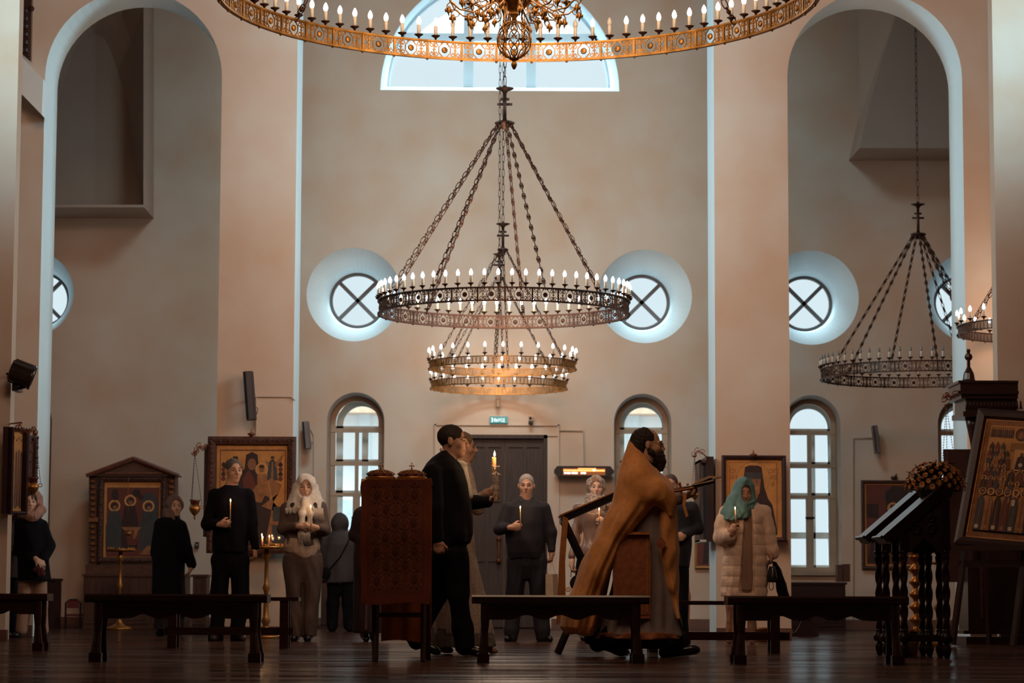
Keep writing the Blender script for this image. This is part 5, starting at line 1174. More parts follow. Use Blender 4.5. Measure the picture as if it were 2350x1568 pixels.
te = thing('easel', (O.x+0.5, O.y, 0), 'dark wooden easel carrying the large tilted icon at the right edge', 'easel')
for (pxb, pyb, pxt, pyt, dy) in ((2186, 1483, 2214, 1262, 0.0), (2325, 1489, 2352, 1262, -0.3)):
    q0 = W(pxb, pyb, 23.2+dy*1.5); q0.z = 0.02; q1 = W(pxt, pyt, 23.2+dy)
    obj('leg', MB().tube([q0, q1], 0.032, 4), DARKWOOD, te)
q0 = W(2260, 1262, 24.0); q1 = Vector((q0.x+0.1, 24.35, 0.0)); obj('rear_leg', MB().tube([q0, q1], 0.028, 4), DARKWOOD, te)
a = O-Vector((0, 0, 0.06))+nh*0.03; e_ = ex.copy(); e_.z = 0; e_.normalize(); obj('ledge', MB().prism([a-e_*0.03, a+e_*w, a+e_*w+nh*0.09, a-e_*0.03+nh*0.09], (0, 0, 0.05)), DARKWOOD, te)
a2 = W(2200, 1302, 23.2); obj('cross_bar', MB().prism([a2, a2+e_*0.9, a2+e_*0.9+Vector((0, 0, 0.06)), a2+Vector((0, 0, 0.06))], nh*-0.04), DARKWOOD, te)
# ---- tall canopy shrine behind
Y = 24.45; x0, x1 = W(2222, 1400, Y).x, W(2360, 1400, Y).x
t = thing('canopy_shrine', ((x0+x1)/2, Y+0.2, 0), 'tall dark carved shrine with stepped cornice and cross on top, behind the tilted icon', 'shrine')
zc0 = W(2240, 958, Y).z; zc1 = W(2200, 912, Y).z; zc2 = W(2260, 880, Y).z
obj('cabinet_body', MB().box(x0, x1+0.3, Y, Y+0.5, 0.10, W(2240, 1300, Y).z), DARKWOOD, t)
obj('plinth', MB().box(x0-0.03, x1+0.33, Y-0.04, Y+0.54, 0.0, 0.07).box(x0-0.06, x1+0.35, Y-0.07, Y+0.56, 0.10, 0.135), DARKWOOD, t)
obj('back_board', MB().box(x0-0.13, x1+0.3, Y+0.46, Y+0.5, 0.6, W(2200, 1025, Y).z), mat('deep_red_wood', (0.05, 0.014, 0.014), 0.5), t)
for px in (2240, 2350):
    xx = W(px, 1100, Y).x; b = MB().lathe([(0.05, 0.6), (0.05, 1.1), (0.03, 1.15), (0.035, zc0-0.6), (0.05, zc0-0.45), (0.03, zc0-0.3), (0.045, zc0-0.2), (0.07, zc0-0.08), (0.085, zc0), (0.001, zc0)], (xx, Y+0.08, 0), 16); obj('column', b, DARKWOOD, t, smooth=True)
b = MB()
for za, zb_, ex_ in ((zc0, zc0+0.05, 0.10), (zc0+0.05, zc1-0.02, 0.07), (zc1-0.02, zc1+0.02, 0.12), (zc1+0.02, zc1+0.05, 0.16), (zc1+0.05, zc2-0.01, 0.13), (zc2-0.01, zc2+0.015, 0.15)):
    b.box(x0-ex_+0.06, W(2330, 900, Y).x+ex_*0.0+0.0, Y-ex_, Y+0.5, za, zb_)
obj('cornice', b, DARKWOOD, t)
b = MB()
for k in range(16):
    xx = x0+0.0+k*0.035; b.ell((xx, Y-0.072, (zc0+zc1)/2+0.02), (0.010, 0.012, 0.045), 8)
    b.tube([(xx-0.012, Y-0.075, zc0+0.07), (xx, Y-0.08, zc1-0.04), (xx+0.012, Y-0.075, zc0+0.07)], 0.004, 4)
obj('arcade_carving', b, DARKWOOD, t, smooth=True)
xx = W(2230, 850, Y).x; zt_ = W(2230, 798, Y).z; zb_ = zc2+0.01
b = MB().lathe([(0.001, zb_), (0.075, zb_), (0.06, zb_+0.04), (0.05, zb_+0.10), (0.035, zb_+0.13), (0.02, zb_+0.16), (0.001, zb_+0.16)], (xx, Y+0.15, 0), 12); b.box(xx-0.014, xx+0.014, Y+0.14, Y+0.165, zb_+0.15, zt_); hh = zt_-zb_-0.15
b.box(xx-0.033, xx+0.033, Y+0.14, Y+0.165, zb_+0.15+hh*0.52, zb_+0.15+hh*0.66); b.ell((xx, Y+0.15, zt_-0.02), (0.02, 0.015, 0.02), 8); b.ell((xx, Y+0.15, zb_+0.15+hh*0.59), (0.04, 0.016, 0.04), 8)
obj('cross_finial', b, DARKWOOD, t)
obj('door_carving', MB().box(W(2250, 1400, Y).x, W(2256, 1400, Y).x, Y-0.015, Y, 0.25, 0.75).box(W(2266, 1400, Y).x, W(2268, 1400, Y).x, Y-0.01, Y, 0.2, 0.8), MIDWOOD, t)
# ================================================================ PEOPLE
def fast_mesh(name, V, F, mats, off, smooth=True):
    me = bpy.data.meshes.new(name); V = np.asarray(V, float)-np.array(off)[None, :]; F = np.asarray(F, np.int32)
    me.vertices.add(len(V)); me.vertices.foreach_set('co', V.ravel())
    me.loops.add(F.size); me.loops.foreach_set('vertex_index', F.ravel())
    me.polygons.add(len(F)); me.polygons.foreach_set('loop_start', np.arange(0, F.size, 4, dtype=np.int32)); me.polygons.foreach_set('loop_total', np.full(len(F), 4, np.int32))
    me.polygons.foreach_set('use_smooth', np.ones(len(F), bool))
    for m in mats: me.materials.append(m)
    me.update(calc_edges=True); return me
def surfnet(vol, org, h):
    s = vol < 0; nx, ny, nz = vol.shape
    c = np.zeros((nx-1, ny-1, nz-1), np.int8)
    for i in (0, 1):
        for j in (0, 1):
            for k in (0, 1): c += s[i:nx-1+i, j:ny-1+j, k:nz-1+k]
    idx = np.argwhere((c > 0) & (c < 8)); ids = -np.ones(c.shape, np.int32); ids[tuple(idx.T)] = np.arange(len(idx))
    pos = np.zeros((len(idx), 3)); cnt = np.zeros(len(idx)); cor = [(i, j, k) for i in (0, 1) for j in (0, 1) for k in (0, 1)]
    val = {q: vol[idx[:, 0]+q[0], idx[:, 1]+q[1], idx[:, 2]+q[2]] for q in cor}
    for a in cor:
        for ax in range(3):
            if a[ax] == 1: continue
            b = list(a); b[ax] = 1; b = tuple(b); va, vb = val[a], val[b]; cr = (va < 0) != (vb < 0)
            t = np.where(cr, va/np.where(cr, va-vb, 1), 0)
            p = np.tile(np.array(a, float), (len(idx), 1)); p[:, ax] += t; pos += p*cr[:, None]; cnt += cr
    V = np.array(org)+h*(idx+pos/cnt[:, None]); F = []
    def quads(m, flip, cells):
        q = np.stack([ids[tuple((m+np.array(o)).T)] for o in cells], 1); return q[:, ::-1] if flip else q
    for ax in range(3):
        sl0 = [slice(1, -1)]*3; sl1 = [slice(1, -1)]*3; sl0[ax] = slice(0, -1); sl1[ax] = slice(1, None)
        a, b = s[tuple(sl0)], s[tuple(sl1)]
        o1, o2 = (ax+1) % 3, (ax+2) % 3; e1 = [0, 0, 0]; e1[o1] = -1; e2 = [0, 0, 0]; e2[o2] = -1; e12 = [0, 0, 0]; e12[o1] = -1; e12[o2] = -1
        sh = np.array([1, 1, 1]); sh[ax] = 0
        for m, fl in ((a & ~b, False), (~a & b, True)):
            w = np.argwhere(m)+sh
            if len(w): F.append(quads(w, fl, [(0, 0, 0), e1, e12, e2]))
    return V, np.concatenate(F)
class SDF:
    def __init__(s): s.o = []
    def cap(s, a, b, ra, rb=None, k=0.02, op='u'):
        a, b = np.array(a, float), np.array(b, float); rb = ra if rb is None else rb; r = max(ra, rb)
        s.o.append((op, k, np.minimum(a, b)-r, np.maximum(a, b)+r, 'c', (a, b, ra, rb))); return s
    def chain(s, pts, rs, k=0.02):
        for i in range(len(pts)-1): s.cap(pts[i], pts[i+1], rs[i], rs[i+1], k)
        return s
    def ell(s, c, r, M=None, k=0.02, op='u'):
        c = np.array(c, float); r = np.array(r if hasattr(r, '__len__') else (r, r, r), float); R = np.array(M.to_3x3()) if M is not None else np.eye(3); e = np.abs(R) @ r
        s.o.append((op, k, c-e, c+e, 'e', (c, r, R))); return s
    def loft(s, keys, k=0.02, fold=(0, 0, 0), op='u'):
        """keys: rows (z, cx, cy, a, b)"""
        K = np.array(sorted(keys), float); lo = np.array([(K[:, 1]-K[:, 3]).min(), (K[:, 2]-K[:, 4]).min(), K[0, 0]]); hi = np.array([(K[:, 1]+K[:, 3]).max(), (K[:, 2]+K[:, 4]).max(), K[-1, 0]])
        s.o.append((op, k, lo-0.02, hi+0.02, 'l', (K, fold))); return s
    def build(s, h, noise=0, nscale=14, seed=0, clip=None):
        lo = np.min([o[2] for o in s.o if o[0] == 'u'], 0)-3*h-noise*2; hi = np.max([o[3] for o in s.o if o[0] == 'u'], 0)+3*h+noise*2
        n = np.ceil((hi-lo)/h).astype(int)+1; vol = np.full(n, 0.3, np.float32)
        ax = [lo[i]+h*np.arange(n[i]) for i in range(3)]
        for op, k, l, u, kind, pr in s.o:
            mg = max(k, 0.012)+2.5*h; i0 = np.maximum(((l-mg-lo)/h).astype(int), 0); i1 = np.minimum(np.ceil((u+mg-lo)/h).astype(int)+1, n)
            if np.any(i1 <= i0): continue
            X, Y, Z = np.meshgrid(*[ax[i][i0[i]:i1[i]] for i in range(3)], indexing='ij', sparse=True)
            if kind == 'c':
                a, b, ra, rb = pr; d = b-a; L2 = max(d @ d, 1e-9); t = np.clip(((X-a[0])*d[0]+(Y-a[1])*d[1]+(Z-a[2])*d[2])/L2, 0, 1)
                v = np.sqrt((X-a[0]-t*d[0])**2+(Y-a[1]-t*d[1])**2+(Z-a[2]-t*d[2])**2)-(ra+t*(rb-ra))
            elif kind == 'e':
                c, r, R = pr; p = [(X-c[0])*R[0, i]+(Y-c[1])*R[1, i]+(Z-c[2])*R[2, i] for i in range(3)]
                k0 = np.sqrt(sum((p[i]/r[i])**2 for i in range(3))); k1 = np.sqrt(sum((p[i]/r[i]**2)**2 for i in range(3)))+1e-9; v = k0*(k0-1)/k1
            else:
                K, (fn, fa, fp) = pr; z = Z.ravel(); cx, cy, A, B = [np.interp(z, K[:, 0], K[:, i])[None, None, :] for i in (1, 2, 3, 4)]
                dx, dy = X-cx, Y-cy
                if fn:
                    th = np.arctan2(dy/B, dx/A); g = np.clip((K[-1, 0]-z)/(K[-1, 0]-K[0, 0]), 0, 1)[None, None, :]
                    f = 1+fa*g*(np.sin(fn*th+fp)+0.5*np.sin((fn*2+1)*th+2*fp+z[None, None, :]*3)); A, B = A*f, B*f
                kk = np.sqrt((dx/A)**2+(dy/B)**2); v = (kk-1)*np.minimum(A, B); v = np.maximum(v, np.maximum(K[0, 0]-Z, Z-K[-1, 0]))
            sub = vol[i0[0]:i1[0], i0[1]:i1[1], i0[2]:i1[2]]
            if op == 'u': hh = np.clip(.5+.5*(v-sub)/k, 0, 1); sub[...] = v*(1-hh)+sub*hh-k*hh*(1-hh)
            else: hh = np.clip(.5-.5*(sub+v)/k, 0, 1); sub[...] = sub*(1-hh)+(-v)*hh+k*hh*(1-hh)
        if noise:
            rg = np.random.RandomState(seed); X, Y, Z = [a.astype(np.float32) for a in np.meshgrid(*ax, indexing='ij', sparse=True)]; N = np.zeros(vol.shape, np.float32)
            for q in range(5):
                w = rg.normal(size=3)*nscale*(1+0.5*q); w[2] *= 0.6; w2 = rg.normal(size=3)*nscale*0.5; ph = rg.uniform(0, 6, 2)
                N += np.sin(w[0]*X+w[1]*Y+w[2]*Z+ph[0]+1.5*np.sin(w2[0]*X+w2[1]*Y+w2[2]*Z+ph[1]))
            vol += noise*0.45*N
        return surfnet(vol, lo, h)
def smesh(name, sd, h, m, parent, noise=0, nscale=14, seed=0, label=None):
    V, F = sd.build(h, noise, nscale, seed); me = fast_mesh(name, V, F, [m], WL[parent.name]); o = link(name, me, parent)
    if label: o['label'] = label
    return o
def Rh(yaw, pitch=0, roll=0): return Matrix.Rotation(yaw, 4, 'Z') @ Matrix.Rotation(pitch, 4, 'X') @ Matrix.Rotation(roll, 4, 'Y')
SKIN = mat('skin', (0.52, 0.29, 0.20), 0.55, var=0.06, scale=25); SKIN2 = mat('tanned_skin', (0.44, 0.235, 0.16), 0.55, var=0.08, scale=25); SKIN3 = mat('fair_skin', (0.60, 0.37, 0.27), 0.5, var=0.05, scale=25)
LIP = mat('lips', (0.26, 0.085, 0.07), 0.5); EYEW = mat('eye_white', (0.42, 0.38, 0.35), 0.3); IRIS = mat('dark_iris', (0.015, 0.010, 0.008), 0.2)
def head_skin(sd, c, M, s=1.0, jaw=1.0):
    c = Vector(c); R = M.to_3x3(); P = lambda x, y, z: c+R @ Vector((x*s, y*s, z*s)); E = lambda x, y, z, r, k=0.02, op='u': sd.ell(P(x, y, z), [q*s for q in r], M, k, op)
    E(0, .018, .035, (.074, .093, .083)); E(0, -.022, -.035, (.056*jaw, .068, .082), .03)
    E(0, -.058, -.092, (.024*jaw, .022, .018), .03)
    for g in (-1, 1):
        E(g*.036, -.052, -.022, (.026, .028, .026), .02); E(g*.077, .012, -.002, (.009, .018, .030), .008)
        sd.cap(P(g*.012, -.083, .020), P(g*.046, -.070, .020), .011*s, .009*s, .012)
        E(g*.031, -.094, .002, (.017, .014, .011), .014, 's')
        sd.cap(P(g*.019, -.080, .008), P(g*.043, -.074, .006), .0055*s, .0045*s, .006)
        E(g*.012, -.096, -.030, (.008, .009, .007), .006)
    sd.cap(P(0, -.086, .018), P(0, -.108, -.024), .0075*s, .0115*s, .012)
    sd.cap(P(-.017, -.084, -.053), P(.017, -.084, -.053), .0075*s, .0075*s, .010); sd.cap(P(-.014, -.083, -.064), P(.014, -.083, -.064), .0085*s, .0085*s, .010)
    E(0, -.096, -.0585, (.022, .006, .0022), .004, 's')
def face_parts(t, c, M, s=1.0, brow=None, closed=False, lip=None):
    c = Vector(c); R = M.to_3x3(); P = lambda x, y, z: c+R @ Vector((x*s, y*s, z*s)); b = MB()
    for g in (-1, 1):
        b.cur = 0; b.ell(P(g*.0315, -.0735, .002), (.0125*s, .0105*s, .0075*s), 10, R)
        b.cur = 1
        if not closed: b.ell(P(g*.0315, -.0800, .0015), (.0058*s, .0048*s, .0058*s), 8, R)
        b.tube([P(g*.018, -.082, .004), P(g*.031, -.0865, .0095), P(g*.045, -.077, .004)], [.0012*s, .0020*s, .0014*s], 5)
    obj('eyes', b, [EYEW if not closed else SKIN, IRIS], t, smooth=True)
    if brow is not None:
        b = MB()
        for g in (-1, 1): b.tube([P(g*.014, -.0935, .026), P(g*.032, -.089, .031), P(g*.050, -.074, .026)], [.0026*s, .0032*s, .0016*s], 5)
        obj('eyebrows', b, brow, t, smooth=True)
    b = MB(); b.tube([P(-.019, -.0865, -.0565), P(-.007, -.0925, -.0525), P(0, -.093, -.0535), P(.007, -.0925, -.0525), P(.019, -.0865, -.0565)], [.001*s, .0036*s, .003*s, .0036*s, .001*s], 6)
    b.tube([P(-.017, -.0865, -.060), P(0, -.0935, -.0635), P(.017, -.0865, -.060)], [.001*s, .0046*s, .001*s], 6); obj('lips', b, lip or LIP, t, smooth=True)
def hand_sdf(sd, w, d, n, side=1, curl=0.5, s=1.0, spread=0.0, thumb=0.5):
    """w wrist, d finger direction, n palm normal, side +1/-1 puts the thumb on b or -b"""
    w, d, n = Vector(w), Vector(d).normalized(), Vector(n); n = (n-d*n.dot(d)).normalized(); b = d.cross(n)*side
    M = Matrix((d, b, n)).transposed().to_4x4(); sd.ell(w+d*.048*s, (.050*s, .040*s, .016*s), M, .015); sd.cap(w-d*.02*s, w+d*.02*s, .026*s, .026*s, .015)
    for i, (o, L, r) in enumerate(((.028, .072, .0088), (.0095, .080, .0090), (-.0095, .074, .0086), (-.028, .058, .0078))):
        p = w+d*(.082-.006*abs(i-1))*s+b*o*s; dr = (d+b*spread*(1.5-i)*0.3).normalized(); a = 0; cu = curl*(1+0.12*i) if not hasattr(curl, '__len__') else curl[i]; rr = r*s; prev = w+d*.05*s+b*o*0.8*s
        sd.cap(prev, p, rr*1.15, rr*1.08, .008)
        for f in (.42, .33, .25):
            a += cu; q = p+(dr*math.cos(a)+n*math.sin(a))*L*f*s; sd.cap(p, q, rr, rr*.92, .004); p = q; rr *= .92
    p = w+d*.028*s+b*.030*s; dr = (d*.75+b*.65+n*(.25+.5*thumb)).normalized(); q = p+dr*.038*s; sd.cap(w+d*.02*s+b*.012*s, p, .016*s, .0135*s, .012); sd.cap(p, q, .0125*s, .0105*s, .006)
    q2 = q+(dr*.55+d*.5+n*(.2+thumb)-b*thumb*.6).normalized()*.028*s; sd.cap(q, q2, .0105*s, .0085*s, .004)
class Person:
    def __init__(s, name_label, Y, fx, h=0.007, skin=None, group=None):
        s.Y = Y; s.q = Y/FPX; s.h = h; s.t = thing('person', (W(fx, 1400, Y).x, Y, 0), name_label, 'person', group); s.sk = SDF(); s.skin = skin or SKIN; s.n = 0
    def P(s, px, py, dy=0): return W(px, py, s.Y+dy)
    def rows(s, rows, dep, cy=0):
        out = []
        for r in rows:
            y, l, rr = r[:3]; d = r[3] if len(r) > 3 else dep; c = r[4] if len(r) > 4 else cy; a, b = s.P(l, y), s.P(rr, y); out.append((a.z, (a.x+b.x)/2, s.Y+c, max((b.x-a.x)/2, .004), d))
        return out
    def head(s, px, py, yaw, pitch=0, sc=1.0, dy=0, jaw=1.0, roll=0):
        s.hc = s.P(px, py, dy); s.M = Rh(yaw, pitch, roll); s.hs = sc; head_skin(s.sk, s.hc, s.M, sc, jaw)
        c = s.hc; R = s.M.to_3x3(); s.nk = c+R @ Vector((0, .02*sc, -.06*sc)); return s
    def hp(s, x, y, z): return s.hc+s.M.to_3x3() @ (Vector((x, y, z))*s.hs)
    def core(s, neck, chest, hip, kneeL, ankL, kneeR, ankR, r=.055):
        sk = s.sk; sk.cap(s.nk, neck, .052*s.hs, .058, .03); sk.chain([neck, chest, hip], [.06, .09, .09], .04)
        for k_, a in ((kneeL, ankL), (kneeR, ankR)): sk.chain([hip, k_, a], [.06, .045, .035], .03); sk.cap(a, Vector(a)+Vector((0, 0, -.03)), .03, .025)
    def arm(s, sh, el, wr, r=(.042, .034, .026)): s.sk.chain([sh, el, wr], list(r), .02); return s
    def finish(s, brow=None, closed=False, lip=None, hres=None, face=True):
        smesh('body', s.sk, hres or s.h, s.skin, s.t)
        if face: face_parts(s.t, s.hc, s.M, s.hs, brow, closed, lip)
    def cloth(s, name, sd, m, noise=.004, ns=14, h=None, label=None): s.n += 1; return smesh(name, sd, h or s.h*1.15, m, s.t, noise, ns, s.n, label)
    def hair(s, m, cut=.058, r=(.0785, .0975, .0868), low=-.03, back=True, name='hair', extra=None, front=-.2):
        sd = SDF(); P = s.hp; sc = s.hs; sd.ell(P(0, .020, .038), [q*sc for q in r], s.M, .01)
        if extra: extra(sd, P)
        sd.ell(P(0, -.115, .004), (.067*sc, .078*sc, cut*1.75*sc), s.M, .006, 's'); sd.ell(P(0, -.045, -.125), (.14*sc, .10*sc, .105*sc), s.M, .008, 's'); sd.ell(P(0, -.125, .045), (.085*sc, .065*sc, .035*sc), s.M, .01, 's')
        return smesh(name, sd, .0055, m, s.t, .0015, 60, 3)
    def shoe(s, a, b, m, r=.042, name='shoe', lift=0):
        """a heel point, b toe point on the floor"""
        sd = SDF(); a, b = Vector(a), Vector(b); d = (b-a).normalized(); up = Vector((0, 0, 1))
        sd.cap(a+up*.035, b-d*.04+up*.03, r*.8, r*.78, .02); sd.cap(b-d*.06+up*.03, b-d*.015+up*.024, r*.72, r*.5, .02); sd.cap(a+up*.05, a+up*.09+d*.01, r*.8, r*.85, .02)
        M = Matrix.Translation((0, 0, 0)); o = smesh(name, sd, .006, m, s.t); return o
def fabric(name, col, rough=.85, var=.12, scale=40, **k): return mat(name, col, rough, var=var, scale=scale, **k)
NAVY = fabric('midnight_suiting', (0.006, 0.005, 0.010), .8, sheen=.05, spec=.12); BLACKF = fabric('black_fabric', (0.005, 0.004, 0.007), .85, spec=.12); SHIRTW = fabric('white_shirt', (0.62, 0.56, 0.52)); LEATHER = mat('black_shoe_leather', (0.008, 0.006, 0.008), .25, spec=.5)
V3 = Vector
# ---------------- groom
p = Person('man in a dark suit and open white shirt striding right with a large candle', 18.95, 1030, .0065); P = p.P
p.head(1040, 1014, math.radians(84), .02, 1.06); sk = p.sk
neck = P(1024, 1062); p.core(neck, P(1020, 1110), P(1025, 1250), P(1053, 1365, -.06), P(1066, 1468, -.06), P(1003, 1368, .1), P(962, 1458, .1))
p.arm(P(993, 1092, -.2), P(998, 1168, -.24), P(1006, 1238, -.22)).arm(P(1012, 1092, .2), P(1052, 1158, .18), P(1118, 1150, .03))
hand_sdf(sk, P(1006, 1240, -.22), (0.03, 0, -1), (.3, 1, 0), 1, 1.15, 1.05); hand_sdf(sk, P(1118, 1149, .03), (.9, -.1, .25), (.0, -.2, 1.0), 1, 1.05, 1.05)
p.finish(BR := fabric('dark_brows', (0.02, 0.012, 0.01)), hres=.0055)
p.hair(fabric('short_dark_hair', (0.022, 0.012, 0.010), .7), cut=.05, r=(.0772, .0962, .0858))
j = SDF(); rw = [(1036, 1012, 1030, .06), (1050, 992, 1046, .13), (1064, 979, 1058, .19), (1080, 968, 1067, .215), (1110, 963, 1076, .215), (1150, 966, 1081, .20), (1190, 972, 1084, .19), (1225, 978, 1085, .19), (1245, 984, 1081, .18), (1258, 990, 1064, .16)]
j.loft(p.rows(rw, .2), .02, (5, .02, 1)); j.chain([P(993, 1088, -.19), P(997, 1168, -.24), P(1006, 1236, -.22)], [.078, .062, .046], .03); j.chain([P(1012, 1088, .18), P(1052, 1156, .18), P(1118, 1151, .03)], [.075, .062, .047], .03)
j.ell(P(1040, 1040, 0), (.058, .075, .075), None, .02, 's')
for g in (-1, 1): j.cap(P(1022, 1046, g*.07), P(1072, 1130, g*.05), .012, .014, .006)
p.cloth('suit_jacket', j, NAVY, .005, 12)
c = SDF(); c.chain([P(1012, 1032, -.02), P(1022, 1042, -.062), P(1042, 1056, -.066), P(1058, 1066, -.03), P(1062, 1070, 0)], [.012, .014, .015, .016, .014], .01); c.chain([P(1012, 1032, .02), P(1040, 1054, .066), P(1058, 1066, .03), P(1062, 1070, 0)], [.012, .013, .015, .014], .01)
c.cap(P(1056, 1062, -.045), P(1073, 1066, -.03), .010, .004, .006); c.cap(P(1056, 1072, 0), P(1072, 1138, 0), .050, .045, .03); c.cap(P(1116, 1150, .03), P(1121, 1150, .025), .034, .034, .01)
p.cloth('shirt', c, SHIRTW, .001, 20)
tr = SDF(); tr.loft(p.rows([(1235, 990, 1070), (1262, 989, 1071), (1290, 990, 1072)], .15), .03); tr.chain([P(1044, 1275, -.06), P(1052, 1365, -.07), P(1062, 1440, -.06), P(1066, 1482, -.06)], [.105, .080, .068, .074], .03); tr.chain([P(1012, 1285, .08), P(1000, 1368, .10), P(968, 1440, .1), P(955, 1472, .1)], [.10, .078, .064, .066], .03)
p.cloth('trousers', tr, BLACKF, .005, 12)
p.shoe(W(1056, 1500, 18.89)*1, V3((W(1112, 1500, 18.89).x, 18.87, 0.0)), LEATHER)
a = P(944, 1474, .1); a.z = .085; b_ = V3((W(1010, 1500, 19.05).x, 19.03, .0)); p.shoe(a, b_, LEATHER)
# ---------------- bride
p = Person('woman in a white lace dress and veil walking hidden behind the suited man', 19.75, 1075, .007, SKIN3); P = p.P
p.head(1064, 1027, math.radians(86), .06, .98); sk = p.sk; p.core(P(1058, 1065), P(1062, 1110), P(1062, 1230), P(1080, 1350, -.05), P(1120, 1472, -.05), P(1040, 1360, .08), P(1020, 1470, .08))
p.arm(P(1062, 1085, -.14), P(1094, 1168, -.14), P(1112, 1136, -.60)) if False else p.arm(P(1064, 1085, -.14), P(1090, 1160, -.16), P(1116, 1130, -.3))
p.arm(P(1060, 1085, .15), P(1085, 1160, .2), P(1112, 1150, .12)); hand_sdf(sk, P(1114, 1133, -.30), (.8, -.5, .25), (.5, .6, .6), -1, .8, .92); hand_sdf(sk, P(1110, 1150, .12), (.9, -.3, .2), (0, -.3, 1), 1, .7, .9)
p.finish(fabric('light_brows', (0.10, 0.06, 0.04)))
p.hair(fabric('blond_hair', (0.24, 0.155, 0.10), .6), cut=.05, r=(.083, .102, .090), extra=lambda sd, P_: sd.ell(P_(0, .11, .03), (.05, .045, .05), None, .02))
LACE = fabric('ivory_lace', (0.56, 0.47, 0.42), .8, .22, 55, bump=.8, bscale=70); LACE2 = fabric('floral_lace_hem', (0.46, 0.41, 0.38), .8, .5, 40, col2=(0.12, 0.09, 0.09), bump=.8, bscale=90)
d = SDF(); d.loft(p.rows([(1062, 1046, 1078, .10), (1075, 1040, 1082, .17), (1100, 1040, 1088, .16), (1150, 1044, 1088, .14), (1190, 1044, 1087, .14), (1256, 1036, 1088, .18), (1310, 1018, 1099, .22), (1360, 1000, 1112, .25), (1420, 994, 1124, .28), (1455, 990, 1130, .30)], .2), .02, (9, .05, 0))
d.chain([P(1064, 1084, -.14), P(1090, 1160, -.17), P(1112, 1136, -.28)], [.06, .055, .036], .02); d.chain([P(1060, 1084, .14), P(1085, 1160, .2), P(1106, 1152, .12)], [.06, .06, .04], .02); d.ell(P(1096, 1172, -.16), (.05, .05, .04), None, .02); d.ell(P(1062, 1040, 0), (.05, .06, .065), None, .02, 's')
p.cloth('lace_dress', d, LACE, .006, 16)
d = SDF(); d.loft(p.rows([(1440, 992, 1128, .285), (1462, 988, 1133, .305), (1484, 986, 1137, .31)], .3), .02, (9, .05, 0)); p.cloth('dress_hem', d, LACE2, .005, 16)
d = SDF(); d.loft(p.rows([(1004, 1040, 1066, .075), (1030, 1030, 1060, .09), (1060, 1020, 1052, .13), (1100, 1008, 1048, .16), (1160, 1000, 1046, .17)], .1, .02), .02, (7, .06, 0)); p.cloth('veil', d, SHIRTW, .006, 18)
for px0, px1, dy in ((1098, 1142, -.08), (1000, 1040, .1)): p.shoe(V3((W(px0, 1490, p.Y+dy).x, p.Y+dy, .01)), V3((W(px1, 1490, p.Y+dy).x, p.Y+dy-.02, .0)), mat('nude_shoe', (0.30, 0.18, 0.14), .4), .034)
# wedding candle
q0, q1 = W(1137, 1148, 18.93), W(1135, 1050, 18.93); t = thing('wedding_candle', q0, 'tall lit wedding candle wrapped in white lace, held up by the suited man', 'candle')
obj('wax', MB().tube([q0, q1], .012, 12), WAX, t, smooth=True); obj('second_wax', MB().tube([q0+V3((-.012, .02, 0)), q1+V3((-.012, .02, .004))], .008, 10), WAX, t, smooth=True)
b = SDF(); c0, c1 = W(1137, 1150, 18.93), W(1138, 1092, 18.93); b.chain([c0, c0.lerp(c1, .5), c1], [.015, .022, .030], .01)
for k in range(9): a = k*2*PI/9; b.cap(c1+V3((.02*math.cos(a), .02*math.sin(a), -.01)), c1+V3((.040*math.cos(a), .040*math.sin(a), .012+.012*(k % 2))), .006, .003, .006)
m_ = W(1137, 1076, 18.93)
for k in range(7): a = k*2*PI/7; b.cap(m_, m_+V3((.030*math.cos(a), .030*math.sin(a), .02-.03*(k % 2))), .012, .004, .008)
smesh('lace_wrap', b, .004, LACE, t, .002, 60)
obj('flame', MB().lathe([(.0005, 0), (.008, .01), (.0085, .018), (.004, .034), (.0003, .048)], q1+V3((0, 0, .004)), 10), FLAME, t, smooth=True); obj('wick', MB().tube([q1, q1+V3((0, 0, .008))], .0012, 5), BLACKM, t)
l = bpy.data.lights.new('flame_light', 'POINT'); l.energy = 1.2; l.color = (1, .6, .3); l.shadow_soft_size = .02; o = bpy.data.objects.new('flame_light', l); C.objects.link(o); o.parent = t; o.location = q1-q0+V3((0, -.03, .05))
# ---------------- priest
p = Person('bearded priest in an orange brocade cape and glasses walking right with book and cross', 18.95, 1500, .007); P = p.P
p.head(1489, 1022, math.radians(90), .03, 1.05); sk = p.sk; p.core(P(1478, 1070), P(1480, 1130), P(1480, 1250), P(1530, 1360, -.05), P(1530, 1480, -.05), P(1450, 1370, .1), P(1385, 1470, .1))
p.arm(P(1478, 1110, -.14), P(1514, 1156, -.15), P(1562, 1142, -.12)).arm(P(1478, 1110, .14), P(1514, 1156, .15), P(1566, 1140, .08))
hand_sdf(sk, P(1564, 1141, -.12), (.95, 0, .15), (0, .2, 1), 1, .85, 1.02); hand_sdf(sk, P(1568, 1140, .08), (.95, 0, .15), (0, -.2, 1), -1, .7, 1.02)
p.finish(fabric('black_brows', (0.012, 0.008, 0.008)), hres=.006)
HAIRD = fabric('long_dark_hair', (0.020, 0.011, 0.010), .75)
sd = SDF(); h_ = p.hp; sd.ell(h_(0, .035, .040), [.083*1.05, .098*1.05, .088*1.05], p.M, .02); sd.ell(h_(0, .085, -.04), (.075, .065, .11), p.M, .03); sd.ell(h_(0, .07, -.10), (.06, .05, .07), p.M, .03)
sd.ell(h_(0, -.10, .02), (.085, .078, .12), p.M, .015, 's'); sd.ell(h_(0, -.055, .105), (.055, .075, .05), p.M, .015, 's'); smesh('hair', sd, .006, HAIRD, p.t, .003, 60, 4)
